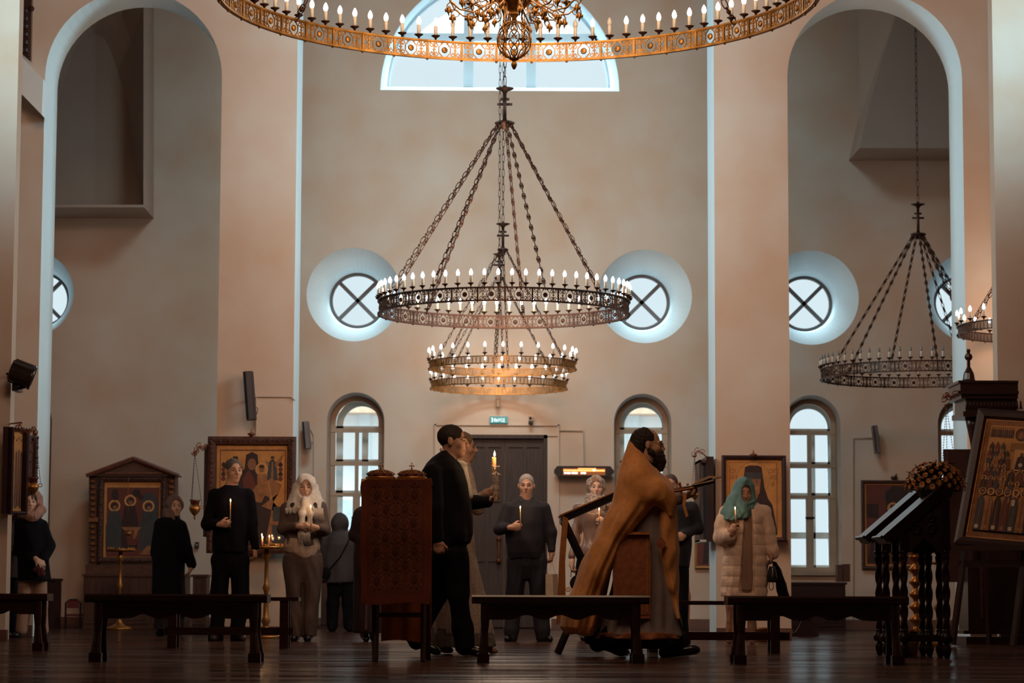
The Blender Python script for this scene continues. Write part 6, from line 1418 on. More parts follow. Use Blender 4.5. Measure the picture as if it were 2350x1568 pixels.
sd = SDF(); sd.ell(h_(0, -.075, -.095), (.058, .050, .060), p.M, .02); sd.ell(h_(0, -.085, -.135), (.045, .038, .055), p.M, .02); sd.cap(h_(-.06, -.01, -.05), h_(-.04, -.06, -.08), .022, .025, .02); sd.cap(h_(.06, -.01, -.05), h_(.04, -.06, -.08), .022, .025, .02)
sd.cap(h_(-.02, -.098, -.045), h_(.02, -.098, -.045), .009, .009, .01); sd.ell(h_(0, -.108, -.0585), (.02, .012, .004), p.M, .004, 's'); smesh('beard', sd, .006, HAIRD, p.t, .004, 70, 5)
b = MB()
for g in (-1, 1):
    b.tube([h_(g*.033+.022*math.cos(a), -.101, .004+.017*math.sin(a)) for a in np.linspace(0, 2*PI, 15)], .0012, 5); b.tube([h_(g*.055, -.100, .008), h_(g*.078, -.02, .010), h_(g*.08, .01, .006)], .0013, 5)
b.tube([h_(-.011, -.103, .008), h_(.011, -.103, .008)], .0012, 5); obj('glasses', b, GILT, p.t, smooth=True)
OR = mat('orange_brocade', (0.66, 0.27, 0.075), .6, var=.14, scale=18, bump=.35, bscale=120, sheen=.2); OR2 = mat('rust_brocade', (0.30, 0.090, 0.035), .65, var=.25, scale=24, bump=.3, bscale=110)
cape = SDF(); cape.loft(p.rows([(1008, 1444, 1450, .02), (1020, 1440, 1460, .07), (1036, 1436, 1474, .10), (1060, 1429, 1494, .16), (1090, 1420, 1512, .22), (1120, 1410, 1520, .25), (1150, 1401, 1515, .27), (1175, 1391, 1498, .28), (1200, 1380, 1472, .29), (1232, 1365, 1444, .30), (1270, 1348, 1424, .31), (1312, 1329, 1402, .32), (1364, 1305, 1388, .33), (1412, 1291, 1378, .33), (1440, 1288, 1366, .32), (1454, 1300, 1358, .30)], .2), .03, (7, .065, 1))
cape.loft(p.rows([(1075, 1490, 1506, .08), (1100, 1490, 1524, .17), (1130, 1492, 1543, .20), (1155, 1496, 1551, .20), (1172, 1508, 1549, .19), (1184, 1522, 1543, .17)], .2), .03, (5, .05, 2))
cape.chain([P(1470, 1096, -.17), P(1498, 1128, -.20), P(1534, 1146, -.17)], [.09, .075, .048], .08); cape.chain([P(1470, 1096, .17), P(1498, 1128, .20), P(1534, 1146, .17)], [.09, .075, .048], .08); cape.cap(P(1478, 1108, 0), P(1510, 1130, 0), .11, .13, .05)
cape.ell(P(1492, 1018, 0), (.105, .085, .115), None, .02, 's')
p.cloth('cape', cape, OR, .010, 9)
ROBE = fabric('lavender_grey_robe', (0.24, 0.185, 0.185), .8, .08, 12)
r_ = SDF(); r_.loft(p.rows([(1110, 1462, 1500, .12), (1150, 1462, 1532, .15), (1200, 1440, 1542, .17), (1260, 1428, 1546, .18), (1312, 1412, 1549, .20), (1364, 1400, 1555, .22), (1412, 1384, 1560, .24), (1445, 1374, 1566, .25), (1458, 1372, 1569, .26)], .2), .02, (8, .05, 0))
r_.chain([P(1478, 1120, -.15), P(1514, 1156, -.15), P(1556, 1144, -.12)], [.05, .05, .04], .03); r_.chain([P(1478, 1120, .15), P(1514, 1156, .15), P(1558, 1143, .08)], [.05, .05, .04], .03); p.cloth('grey_robe', r_, ROBE, .008, 9)
r_ = SDF(); r_.loft(p.rows([(1451, 1371, 1569, .262), (1466, 1370, 1572, .268)], .26), .01, (8, .05, 0)); p.cloth('robe_hem', r_, OR2, .004, 9)
r_ = SDF(); r_.loft(p.rows([(1420, 1384, 1556, .16), (1464, 1362, 1576, .22), (1478, 1368, 1580, .22), (1488, 1392, 1560, .2)], .2), .03, (5, .04, 0)); r_.cap(P(1392, 1468, .1), P(1372, 1478, .1), .07, .06, .04); p.cloth('black_underrobe', r_, BLACKF, .004, 10)
r_ = SDF(); r_.loft(p.rows([(1168, 1500, 1553, .19), (1240, 1499, 1557, .205), (1312, 1512, 1557, .215), (1380, 1532, 1557, .225), (1420, 1545, 1556, .225)], .2), .02, (4, .03, 1)); p.cloth('stole', r_, OR, .006, 12)
b = MB(); yy = -.235; q = [P(1411, 1222, yy), P(1491, 1220, yy), P(1494, 1300, yy-.015), P(1492, 1420, yy-.03), P(1408, 1420, yy-.03), P(1406, 1300, yy-.015)]; b.prism([q[0], q[1], q[2], q[5]], (0, .012, 0)).prism([q[5], q[2], q[3], q[4]], (0, .012, 0)); b.cur = 1
for (x0, x1, y0, y1) in ((1412, 1490, 1224, 1227), (1410, 1490, 1408, 1411), (1484, 1487, 1224, 1408)): b.prism([P(x0, y1, yy-.034), P(x1, y1, yy-.034), P(x1, y0, yy-.006), P(x0, y0, yy-.006)], (0, .01, 0))
obj('side_panel', b, [OR2, CL4], p.t)
b = MB(); b.prism([P(1517, 1232, -.24), P(1530, 1248, -.24), P(1517, 1264, -.24), P(1504, 1248, -.24)], (0, .01, 0)); obj('embroidered_cross', b, OR2, p.t)
c = SDF(); c.chain([P(1478, 1048, -.06), P(1490, 1062, -.075), P(1504, 1070, -.03), P(1504, 1070, .03), P(1490, 1062, .075), P(1478, 1048, .06)], [.012]*6, .01); p.cloth('collar', c, BLACKF, 0)
a = V3((W(1352, 1468, 19.05).x, 19.05, .09)); p.shoe(a, V3((W(1434, 1500, 19.05).x, 19.03, 0)), LEATHER, .046); p.shoe(V3((W(1524, 1500, 18.9).x, 18.9, -.005)), V3((W(1604, 1500, 18.9).x, 18.88, .035)), LEATHER, .046)
# book and cross in the priest's hands
t = thing('book', P(1590, 1128), 'open book tilted in the priest\'s raised hands', 'book'); a, c_ = P(1550, 1124, 0), P(1634, 1106, 0); u_ = (c_-a).normalized(); up = u_.cross(V3((0, 1, 0))); up = -up if up.z < 0 else up
obj('cover', MB().prism([a+V3((0, -.13, 0)), c_+V3((0, -.13, 0)), c_+V3((0, .13, 0)), a+V3((0, .13, 0))], up*-.02), BLACKM, t)
b = MB(); m0 = a.lerp(c_, .42)
b.prism([m0+V3((0, -.12, 0)), m0+u_*.15+up*.028+V3((0, -.12, 0)), c_+up*.016+V3((0, -.12, 0)), c_+V3((0, -.12, 0))], (0, .24, 0)); b.prism([a+V3((0, -.12, 0)), m0+V3((0, -.12, 0)), a+up*.012+V3((0, -.12, 0))], (0, .24, 0)); b.prism([m0+up*.004+V3((0, -.12, 0)), m0+u_*.04+up*.03+V3((0, -.12, 0)), m0+u_*.14+up*.045+V3((0, -.12, 0)), m0+u_*.24+up*.018+V3((0, -.12, 0))], (0, .24, 0)); obj('pages', b, fabric('cream_pages', (0.50, 0.36, 0.26), .8), t)
t = thing('hand_cross', P(1570, 1130, -.2), 'brass hand cross with ribbon held against the book by the priest', 'cross'); a, c_ = P(1548, 1128, -.2), P(1592, 1120, -.22); b = MB().tube([a, c_], .010, 4); b.tube([P(1561, 1113, -.2), P(1565, 1138, -.2)], .009, 4); b.ell(P(1559, 1110, -.2), .014, 8); b.ell(P(1578, 1112, -.21), .010, 8); obj('cross', b, mat('copper_cross', (0.45, 0.17, 0.08), .4, .5), t)
obj('ribbon', MB().prism([P(1568, 1134, -.22), P(1576, 1138, -.22), P(1573, 1160, -.22), P(1580, 1184, -.22), P(1574, 1188, -.22), P(1566, 1160, -.22)], (0, .006, 0)), OR, t)
# ---------------- generic standing figure helper
def stand(label, Y, fx, head, sk=None, yaw=0, pitch=0, sc=1.0, neck=None, h=.0085, hip=None, kn=None, roll=0, jaw=1.0, dy=0):
    p = Person(label, Y, fx, h, sk); p.head(head[0], head[1], yaw, pitch, sc, dy=dy, roll=roll, jaw=jaw); P = p.P
    p.core(P(*neck), P(neck[0], neck[1]+40), P(*hip), P(*kn[0]), P(*kn[1]), P(*kn[2]), P(*kn[3])); return p
def feet(p, lst, m, r=.042, d=.20, name='shoe'):
    for px, py, dx in lst:
        a = W(px, py, p.Y+.04); p.shoe(V3((a.x, p.Y+.07, 0)), V3((a.x+dx, p.Y-d+.07, 0)), m, r, name)
def hand_taper(px, py0, py1, Y, label, tilt=0): return taper(W(px+tilt, py0, Y), W(px, py1, Y), label, .0042, .020, 'lit tapers held by guests' if False else None)
# ---------------- man in black sweater
Y = 25.0
p = stand('grey haired man in a black sweater and black trousers holding a lit taper', Y, 528, (536, 1082), SKIN, math.radians(26), 0, 1.06, (530, 1120), .0075, (528, 1265), ((502, 1350), (494, 1455), (552, 1350), (547, 1455))); P = p.P
p.arm(P(486, 1140), P(474, 1208, -.04), P(505, 1204, -.22)).arm(P(572, 1140), P(580, 1205), P(585, 1258, -.03)); hand_sdf(p.sk, P(505, 1204, -.22), (1, -.25, .1), (.2, 1, .2), 1, .95, 1.0); hand_sdf(p.sk, P(585, 1260, -.03), (.05, 0, -1), (-1, .3, 0), 1, .55, 1.0)
p.finish(BR); p.hair(fabric('cropped_grey_hair', (0.10, 0.085, 0.08), .8), cut=.05, r=(.0764, .0953, .0850))
s_ = SDF(); s_.loft(p.rows([(1114, 515, 547, .07), (1124, 500, 562, .11), (1134, 487, 571, .13), (1160, 487, 573, .15), (1200, 488, 571, .15), (1240, 487, 570, .14), (1268, 486, 571, .14)], .14), .03, (5, .03, 0)); s_.chain([P(492, 1137), P(476, 1205, -.03), P(502, 1204, -.20)], [.068, .056, .042], .03); s_.chain([P(568, 1137), P(579, 1200), P(584, 1256, -.03)], [.068, .052, .04], .03); s_.ell(P(531, 1106, -.01), (.062, .065, .05), None, .02, 's'); p.cloth('sweater', s_, BLACKF, .006, 11)
tr = SDF(); tr.loft(p.rows([(1252, 490, 567, .115), (1290, 486, 571, .115), (1322, 500, 556, .07)], .12), .05); tr.chain([P(508, 1285), P(503, 1370), P(496, 1446), P(495, 1464)], [.100, .078, .074, .076], .03); tr.chain([P(548, 1285), P(552, 1370), P(546, 1446), P(546, 1464)], [.100, .078, .074, .076], .03); p.cloth('trousers', tr, BLACKF, .007, 12)
feet(p, ((496, 1455, -.01), (549, 1455, .06)), mat('brown_shoe', (0.045, 0.022, 0.018), .4)); hand_taper(529, 1212, 1152, Y-.245, 'slim lit taper held by the man in the black sweater', -1)
# ---------------- girl in white shawl
p = stand('young woman in a white fringed headscarf, taupe jacket and wide taupe trousers', Y, 693, (701, 1119), SKIN3, math.radians(4), .05, .98, (698, 1150), .0075, (694, 1270), ((676, 1370), (676, 1455), (712, 1370), (712, 1455))); P = p.P
p.arm(P(660, 1165), P(648, 1216, -.04), P(688, 1208, -.24)).arm(P(736, 1165), P(746, 1216, -.04), P(728, 1212, -.24)); hand_sdf(p.sk, P(688, 1208, -.24), (1, -.2, .15), (.1, 1, 0), -1, .8, .88); hand_sdf(p.sk, P(728, 1212, -.24), (-1, -.2, .15), (-.1, 1, 0), 1, .8, .88)
p.finish(BR); HB = fabric('black_hair', (0.008, 0.005, 0.006), .5); p.hair(HB, cut=.047, r=(.080, .098, .0875))
sd = SDF(); sd.cap(P(672, 1160, -.11), P(676, 1180, -.13), .028, .012, .02); sd.cap(P(722, 1160, -.11), P(730, 1186, -.13), .028, .012, .02); smesh('hair_locks', sd, .006, HB, p.t, .003, 70)
TP = fabric('taupe_wool', (0.105, 0.070, 0.062), .85); TP2 = fabric('taupe_trousers', (0.092, 0.062, 0.055), .85)
s_ = SDF(); s_.loft(p.rows([(1146, 680, 718, .08), (1158, 656, 738, .11), (1175, 652, 742, .14), (1205, 653, 738, .14), (1252, 652, 735, .14)], .14), .03, (5, .03, 0)); s_.chain([P(660, 1165), P(649, 1214, -.04), P(680, 1210, -.2)], [.062, .058, .040], .03); s_.chain([P(736, 1165), P(745, 1214, -.04), P(732, 1213, -.22)], [.062, .058, .040], .03); p.cloth('jacket', s_, TP, .006, 11)
s_ = SDF(); s_.loft(p.rows([(1235, 654, 734, .135), (1255, 651, 735, .145), (1268, 656, 732, .145), (1278, 672, 728, .135), (1283, 690, 716, .12)], .14), .02, (6, .02, 0)); p.cloth('blouse', s_, fabric('cream_blouse', (0.50, 0.37, 0.29), .7), .004, 14)
s_ = SDF(); s_.loft(p.rows([(1250, 655, 732, .11), (1290, 651, 737, .12), (1335, 672, 718, .08)], .12), .05); s_.loft(p.rows([(1275, 652, 697, .11), (1300, 650, 698), (1360, 656, 697), (1420, 660, 697), (1461, 661, 698)], .115), .03, (6, .04, 0)); s_.loft(p.rows([(1275, 692, 736, .11), (1300, 692, 739), (1360, 694, 736), (1420, 694, 730), (1461, 695, 726)], .115), .03, (6, .04, 1)); p.cloth('wide_trousers', s_, TP2, .006, 12)
SH = fabric('white_shawl', (0.62, 0.56, 0.52), .85, bump=.3, bscale=120)
s_ = SDF(); h_ = p.hp; s_.ell(h_(0, .022, .030), (.105, .118, .112), p.M, .02); s_.loft(p.rows([(1112, 672, 730, .11, .03), (1135, 664, 734, .13, .02), (1152, 658, 742, .15, .01), (1166, 655, 742, .17), (1172, 660, 738, .16)], .12), .03, (7, .04, 0)); s_.ell(h_(0, -.11, -.01), (.062, .09, .088), p.M, .015, 's')
s_.ell(P(701, 1151, -.14), (.045, .035, .04), None, .02); s_.chain([P(699, 1150, -.15), P(694, 1180, -.17), P(694, 1214, -.19), P(696, 1228, -.19)], [.03, .036, .032, .026], .02); s_.chain([P(703, 1150, -.15), P(712, 1180, -.17), P(710, 1205, -.18)], [.028, .03, .026], .02); p.cloth('headscarf', s_, SH, .005, 20, .0065)
b = MB(); rf = random.Random(3)
for k in range(26): x = 684+k*1.1; b.tube([P(x, 1222+rf.uniform(-3, 3), -.20), P(x+rf.uniform(-1, 1), 1236, -.205), P(x+rf.uniform(-2, 2), 1246+rf.uniform(-4, 6), -.20)], .0022, 4)
for k in range(24):
    x = 655+k*1.3; b.tube([P(x, 1166, -.14), P(x+rf.uniform(-1, 1), 1176+rf.uniform(0, 6), -.155)], .0018, 4); x = 718+k*1.0; b.tube([P(x, 1166, -.14), P(x+1, 1178, -.16), P(x+2+k*.12, 1190+k*.3+rf.uniform(0, 5), -.15)], .0018, 4)
obj('shawl_fringe', b, SH, p.t, smooth=True)
feet(p, ((678, 1455, -.01), (706, 1455, .01)), LEATHER, .048); hand_taper(713, 1214, 1166, Y-.275, 'slim lit taper held in both hands by the woman in the white headscarf', 1)
# ---------------- older man
Y = 25.2
p = stand('stout silver haired man in a dark polo sweater and jeans before the door', Y, 1205, (1208, 1116), SKIN, math.radians(-3), .02, 1.0, (1206, 1148), .0075, (1205, 1258), ((1178, 1370), (1172, 1450), (1236, 1370), (1246, 1450)), jaw=1.12); P = p.P
p.arm(P(1166, 1170), P(1144, 1216, -.05), P(1174, 1211, -.24)).arm(P(1250, 1170), P(1264, 1225), P(1267, 1272, -.03)); hand_sdf(p.sk, P(1174, 1211, -.24), (1, -.2, .08), (.1, 1, .1), 1, .95, 1.0); hand_sdf(p.sk, P(1266, 1268, -.03), (0, 0, -1), (-1, .2, 0), 1, .8, 1.0)
p.finish(fabric('grey_brows', (0.09, 0.07, 0.06))); p.hair(fabric('silver_hair', (0.30, 0.26, 0.235), .8), cut=.048, r=(.0768, .0957, .0853))
DB = fabric('dark_blue_knit', (0.016, 0.014, 0.021), .85); s_ = SDF(); s_.loft(p.rows([(1140, 1190, 1224, .08), (1152, 1174, 1242, .11), (1164, 1164, 1252, .14), (1200, 1161, 1253, .17), (1240, 1160, 1252, .18), (1268, 1162, 1250, .17), (1282, 1165, 1249, .15)], .15), .03, (5, .03, 0)); s_.chain([P(1168, 1168), P(1147, 1214, -.04), P(1168, 1212, -.2)], [.068, .062, .044], .03); s_.chain([P(1248, 1168), P(1263, 1222), P(1267, 1262, -.03)], [.068, .058, .045], .03); s_.ell(P(1207, 1138, -.05), (.048, .06, .065), None, .02, 's')
for g in (-1, 1): s_.cap(P(1207+g*17, 1142, -.02), P(1207+g*10, 1153, -.11), .012, .010, .01)
p.cloth('polo_sweater', s_, DB, .006, 11)
tr = SDF(); tr.loft(p.rows([(1262, 1168, 1247, .14), (1298, 1166, 1249, .13), (1330, 1185, 1232, .07)], .14), .05); tr.chain([P(1188, 1290), P(1179, 1380), P(1174, 1446), P(1173, 1462)], [.108, .08, .072, .074], .03); tr.chain([P(1229, 1290), P(1238, 1380), P(1244, 1446), P(1245, 1462)], [.108, .08, .072, .074], .03); p.cloth('jeans', tr, fabric('dark_denim', (0.017, 0.017, 0.026), .8), .008, 12)
feet(p, ((1170, 1455, -.03), (1249, 1455, .06)), LEATHER, .044); hand_taper(1194, 1217, 1168, Y-.262, 'slim lit taper held by the stout silver haired man', 1)
t = thing('paper_bag', P(1266, 1370, -.05), 'cream paper bag with thin handles held by the stout silver haired man', 'bag'); a, c_ = P(1252, 1366, 0), P(1280, 1318, 0)
obj('bag_body', MB().prism([P(1252, 1366, -.08), P(1270, 1368, -.1), P(1268, 1318, -.1), P(1252, 1318, -.08)], (0, .12, 0)).prism([P(1270, 1368, -.1), P(1281, 1366, .02), P(1280, 1318, .02), P(1268, 1318, -.1)], (0.0, .01, 0)), fabric('cream_paper', (0.50, 0.38, 0.27), .8), t)
obj('handle', MB().tube([P(1258, 1320, -.08), P(1264, 1298, -.05), P(1267, 1290, -.03), P(1270, 1300, -.02), P(1275, 1320, -.02)], .002, 5), fabric('cord', (0.45, 0.33, 0.24)), t)
# ---------------- woman with patterned scarf
Y = 25.9
p = stand('woman in a leopard print headscarf and satin blouse beside the folding lectern', Y, 1355, (1368, 1120), SKIN3, math.radians(2), 0, .98, (1360, 1150), .008, (1345, 1285), ((1335, 1370), (1335, 1455), (1365, 1370), (1365, 1455))); P = p.P
p.arm(P(1330, 1165), P(1318, 1240), P(1312, 1296, -.05)).arm(P(1392, 1165), P(1400, 1220, -.03), P(1385, 1196, -.22)); hand_sdf(p.sk, P(1312, 1294, -.05), (.0, 0, -1), (1, 0, 0), -1, .9, .9); hand_sdf(p.sk, P(1388, 1200, -.22), (-.8, -.2, .5), (0, 1, 0), 1, .9, .88)
p.finish(fabric('light_brows', ()) if False else MT['light_brows']); p.hair(fabric('auburn_fringe', (0.22, 0.10, 0.06), .6), cut=.040, r=(.081, .100, .087))
SAT = mat('taupe_satin', (0.22, 0.135, 0.105), .32, var=.08, scale=8, spec=.6); s_ = SDF(); s_.loft(p.rows([(1150, 1344, 1386, .08), (1162, 1326, 1398, .11), (1180, 1322, 1399, .14), (1215, 1330, 1392, .13), (1250, 1334, 1388, .13), (1275, 1326, 1392, .14)], .14), .03, (6, .05, 0)); s_.chain([P(1330, 1168), P(1320, 1235), P(1313, 1276, -.04)], [.06, .05, .036], .03); s_.chain([P(1392, 1168), P(1400, 1218, -.03), P(1392, 1206, -.18)], [.06, .05, .036], .03); p.cloth('satin_blouse', s_, SAT, .010, 16)
s_ = SDF(); s_.loft(p.rows([(1262, 1328, 1390), (1320, 1320, 1392), (1400, 1322, 1388), (1450, 1326, 1380)], .13), .03, (6, .05, 0)); p.cloth('dark_trousers', s_, BLACKF, .006, 12)
LEO = mat('leopard_scarf', (0.05, 0.025, 0.02), .6, var=.3, scale=55, col2=(0.55, 0.42, 0.34)); h_ = p.hp; s_ = SDF(); s_.ell(h_(0, .025, .028), (.1, .112, .108), p.M, .02); s_.ell(h_(0, -.11, -.008), (.066, .09, .092), p.M, .015, 's'); s_.loft(p.rows([(1134, 1346, 1390, .1, .02), (1148, 1340, 1394, .13), (1160, 1330, 1398, .14), (1168, 1334, 1396, .12)], .12), .02, (6, .05, 0)); p.cloth('headscarf', s_, LEO, .007, 22, .0065)
feet(p, ((1338, 1455, 0), (1368, 1455, 0)), LEATHER, .04); hand_taper(1375, 1206, 1172, Y-.245, 'slim lit taper held by the woman in the leopard print headscarf')
t = thing('handbag', P(1318, 1345), 'small dark handbag with a cream flower held by the leopard scarf woman', 'bag'); s_ = SDF(); s_.ell(P(1320, 1338, -.05), (.055, .03, .075)); smesh('bag_body', s_, .007, BLACKF, t, .003); obj('handle', MB().tube([P(1310, 1325, -.05), P(1312, 1300, -.05), P(1318, 1300, -.05), P(1326, 1325, -.05)], .004, 6), BLACKF, t)
b = MB()
for k in range(7): a = 2*PI*k/7; b.ell(P(1304, 1352, -.09)+V3((.018*math.cos(a), 0, .018*math.sin(a))), (.014, .012, .014), 8)
obj('flower_charm', b, fabric('cream_flower', (0.6, 0.42, 0.3)), t, smooth=True)
# ---------------- bald man behind the priest
Y = 25.6
p = stand('man with a shaved head in a dark suit standing behind the priest\'s book', Y, 1562, (1538, 1116), SKIN, math.radians(-8), .02, 1.02, (1545, 1146), .0085, (1562, 1290), ((1556, 1370), (1556, 1455), (1574, 1370), (1574, 1455))); P = p.P
p.arm(P(1520, 1170), P(1512, 1220), P(1550, 1232, -.2)).arm(P(1588, 1168), P(1598, 1215), P(1562, 1228, -.2)); hand_sdf(p.sk, P(1560, 1230, -.22), (-1, 0, 0), (0, 1, 0), -1, .6, .95); hand_sdf(p.sk, P(1550, 1234, -.24), (1, 0, 0), (0, 1, 0), 1, .6, .95)
p.finish(BR); p.hair(fabric('shaved_hair', (0.07, 0.045, 0.04), .85), cut=.05, r=(.0765, .0955, .0835))
SU = fabric('slate_suit', (0.012, 0.012, 0.020), .85); s_ = SDF(); s_.loft(p.rows([(1146, 1528, 1562, .08), (1156, 1518, 1582, .12), (1170, 1510, 1594, .15), (1210, 1516, 1594, .15), (1260, 1520, 1586, .15), (1304, 1516, 1583, .15)], .15), .03, (4, .03, 0)); s_.chain([P(1588, 1166), P(1599, 1214), P(1566, 1230, -.18)], [.072, .06, .045], .03); s_.chain([P(1520, 1166), P(1510, 1214), P(1545, 1232, -.18)], [.072, .06, .045], .03); p.cloth('suit_jacket', s_, SU, .006, 11)
s_ = SDF(); s_.loft(p.rows([(1290, 1524, 1582), (1350, 1536, 1581), (1450, 1546, 1580)], .12), .03); p.cloth('trousers', s_, BLACKF, .006, 12); feet(p, ((1554, 1455, 0), (1573, 1455, .02)), LEATHER, .042)
s_ = SDF(); s_.cap(P(1542, 1148, -.09), P(1540, 1158, -.12), .03, .02, .02); p.cloth('shirt_collar', s_, fabric('teal_shirt', (0.10, 0.14, 0.16), .8), 0)
# ---------------- fur coat woman
Y = 24.1
p = stand('woman in a cream fur coat and teal headscarf looking down at her taper', Y, 1700, (1708, 1131), SKIN2, math.radians(6), .20, .97, (1704, 1160), .0075, (1706, 1280), ((1684, 1370), (1680, 1455), (1724, 1370), (1724, 1455))); P = p.P
p.arm(P(1668, 1175), P(1656, 1228, -.06), P(1680, 1218, -.26)).arm(P(1752, 1175), P(1766, 1230), P(1772, 1272, -.05)); hand_sdf(p.sk, P(1680, 1222, -.27), (.25, -.1, 1), (.6, .6, 0), -1, .95, .9); hand_sdf(p.sk, P(1771, 1274, -.05), (-.1, 0, -1), (-1, .2, 0), 1, .8, .9)
p.finish(BR, closed=True); p.hair(fabric('auburn_dark_hair', (0.06, 0.024, 0.017), .6), cut=.040, r=(.081, .101, .088))
FUR = mat('cream_fur', (0.78, 0.56, 0.43), .95, var=.10, scale=30, bump=.9, bscale=160, sheen=.4)
s_ = SDF(); band_ = [(1154, 1676, 1740, .10), (1166, 1660, 1752, .14), (1180, 1656, 1758, .16)]
yy = 1180; Lx = [(1180, 1656, 1758), (1220, 1658, 1757), (1260, 1662, 1758), (1300, 1658, 1761), (1340, 1655, 1762), (1366, 1655, 1760)]
def il(y, i): return float(np.interp(y, [q[0] for q in Lx], [q[i] for q in Lx]))
while yy < 1362:
    for f in (0, .12, .5, .88): y = yy+24*f; g = 1.4*math.sin(f*PI) if f else -1.2; band_.append((y, il(y, 1)-g*1.0, il(y, 2)+g*1.0, .17+.004*g))
    yy += 24
s_.loft(p.rows(band_, .17), .015, (0, 0, 0)); s_.chain([P(1668, 1178), P(1662, 1205, -.05), P(1660, 1232, -.07), P(1674, 1230, -.2)], [.078, .088, .090, .062], .03)
arm = [(1752, 1176), (1757, 1196), (1763, 1218), (1768, 1240), (1773, 1262), (1775, 1274)]
s_.chain([P(a, b, -.02) for a, b in arm], [.075, .068, .066, .060, .056, .050], .02)
for a, b in arm[1:]: s_.cap(P(a-6, b+2, -.06), P(a+8, b-2, -.06), .036, .036, .02) if False else None
s_.loft(p.rows([(1150, 1700, 1716, .06, -.17), (1200, 1703, 1726, .08, -.17), (1280, 1698, 1728, .09, -.17), (1362, 1693, 1727, .09, -.17)], .1), .02, op='s'); p.cloth('fur_coat', s_, FUR, .0035, 30, .0075)
s_ = SDF(); s_.loft(p.rows([(1170, 1690, 1732, .13), (1250, 1688, 1734, .135), (1310, 1688, 1734, .14), (1356, 1690, 1732, .14)], .13), .02, (5, .03, 0)); p.cloth('lace_dress', s_, mat('beige_lace', (0.42, 0.27, 0.19), .85, var=.25, scale=60, col2=(0.30, 0.18, 0.13), bump=.8, bscale=110), .003, 14)
TEAL = fabric('teal_headscarf', (0.085, 0.185, 0.20), .75, .1, 20); h_ = p.hp; s_ = SDF(); s_.ell(h_(0, .022, .030), (.098, .112, .112), p.M, .02); s_.cap(h_(-.005, -.07, .13), h_(0, .0, .12), .012, .03, .03)
s_.loft(p.rows([(1118, 1684, 1728, .11, .02), (1140, 1670, 1734, .13, .01), (1160, 1660, 1736, .15, -.01), (1176, 1654, 1733, .17, -.03), (1190, 1650, 1722, .18, -.04), (1195, 1652, 1700, .17, -.05)], .12), .03, (8, .05, 1)); s_.ell(h_(.006, -.115, .004), (.056, .092, .098), p.M, .012, 's')
s_.cap(P(1688, 1168, -.16), P(1732, 1150, -.12), .018, .016, .02); s_.cap(P(1690, 1178, -.18), P(1728, 1166, -.14), .018, .014, .02); p.cloth('headscarf', s_, TEAL, .006, 18, .0065)
BO = mat('beige_boots', (0.30, 0.17, 0.125), .35, var=.1, scale=14, bump=.4, bscale=30)
for kx, ax in ((1681, 1674), (1724, 1725)):
    s_ = SDF(); s_.chain([P(kx, 1350), P(kx, 1392), P(ax+1, 1440), P(ax-1, 1462)], [.06, .058, .036, .04], .02); s_.cap(P(ax-1, 1465, .0), V3((P(ax-3, 1465).x, Y-.17, .035)), .036, .030, .02); smesh('boot', s_, .0065, BO, p.t, .004, 30)
hand_taper(1687, 1212, 1170, Y-.30, 'slim lit taper held by the woman in the fur coat', 3)
t = thing('handbag', P(1762, 1340), 'black leather handbag with looped strap in the fur coat woman\'s hand', 'bag'); s_ = SDF(); s_.loft([(q[0], q[1], q[2]-.10, q[3], q[4]) for q in p.rows([(1300, 1762, 1776, .05), (1325, 1756, 1782, .06), (1337, 1756, 1780, .06)], .06)], .02); smesh('bag_body', s_, .007, LEATHER, t, .003)
obj('strap', MB().tube([P(1760, 1306, -.1), P(1765, 1288, -.08), P(1772, 1284, -.06), P(1776, 1306, -.1)], .006, 6).tube([P(1770+5*math.cos(a), 1345+10*math.sin(a), -.14) for a in np.linspace(0, 2*PI, 13)], .004, 5), LEATHER, t, smooth=True)
t = thing('folded_coat', P(1790, 1366), 'black garment draped from the fur coat woman\'s hand beside the handbag', 'clothes'); s_ = SDF(); s_.loft(p.rows([(1290, 1774, 1782, .04), (1310, 1778, 1794, .06), (1340, 1782, 1804, .07), (1375, 1788, 1811, .06)], .06), .02, (5, .08, 0)); smesh('draped_cloth', s_, .008, BLACKF, t, .005)
# ---------------- woman in long black coat by the shrine
Y = 28.0
p = stand('woman in a brown hood and long black coat standing before the gabled shrine', Y, 395, (401, 1163), SKIN3, math.radians(22), .02, .98, (394, 1192), .0095, (392, 1300), ((385, 1380), (375, 1448), (405, 1380), (408, 1448))); P = p.P
p.arm(P(368, 1208), P(358, 1270), P(371, 1310, -.06)).arm(P(415, 1208), P(432, 1268), P(440, 1304, -.04)); hand_sdf(p.sk, P(371, 1308, -.06), (.1, 0, -1), (1, 0, 0), -1, .4, .92); hand_sdf(p.sk, P(438, 1300, -.04), (-.2, 0, -1), (-1, .2, 0), 1, .5, .92); p.finish(BR)
s_ = SDF(); s_.loft(p.rows([(1182, 382, 412, .09), (1192, 366, 414, .13), (1206, 358, 418, .15), (1250, 352, 422, .16), (1300, 350, 425, .18), (1365, 350, 426, .2), (1415, 352, 426, .2)], .16), .03, (4, .04, 0)); s_.chain([P(368, 1206), P(359, 1268), P(369, 1300, -.05)], [.075, .068, .05], .03); s_.chain([P(414, 1208), P(430, 1262), P(439, 1294, -.03)], [.07, .06, .052], .03); p.cloth('long_coat', s_, BLACKF, .007, 10, .011)
s_ = SDF(); s_.loft(p.rows([(1400, 354, 424, .16), (1445, 356, 418, .16)], .16), .02, (6, .05, 0)); p.cloth('dotted_skirt', s_, mat('dotted_skirt_cloth', (0.015, 0.010, 0.012), .8, var=.8, scale=90, col2=(0.05, 0.04, 0.04)), .004, 14)
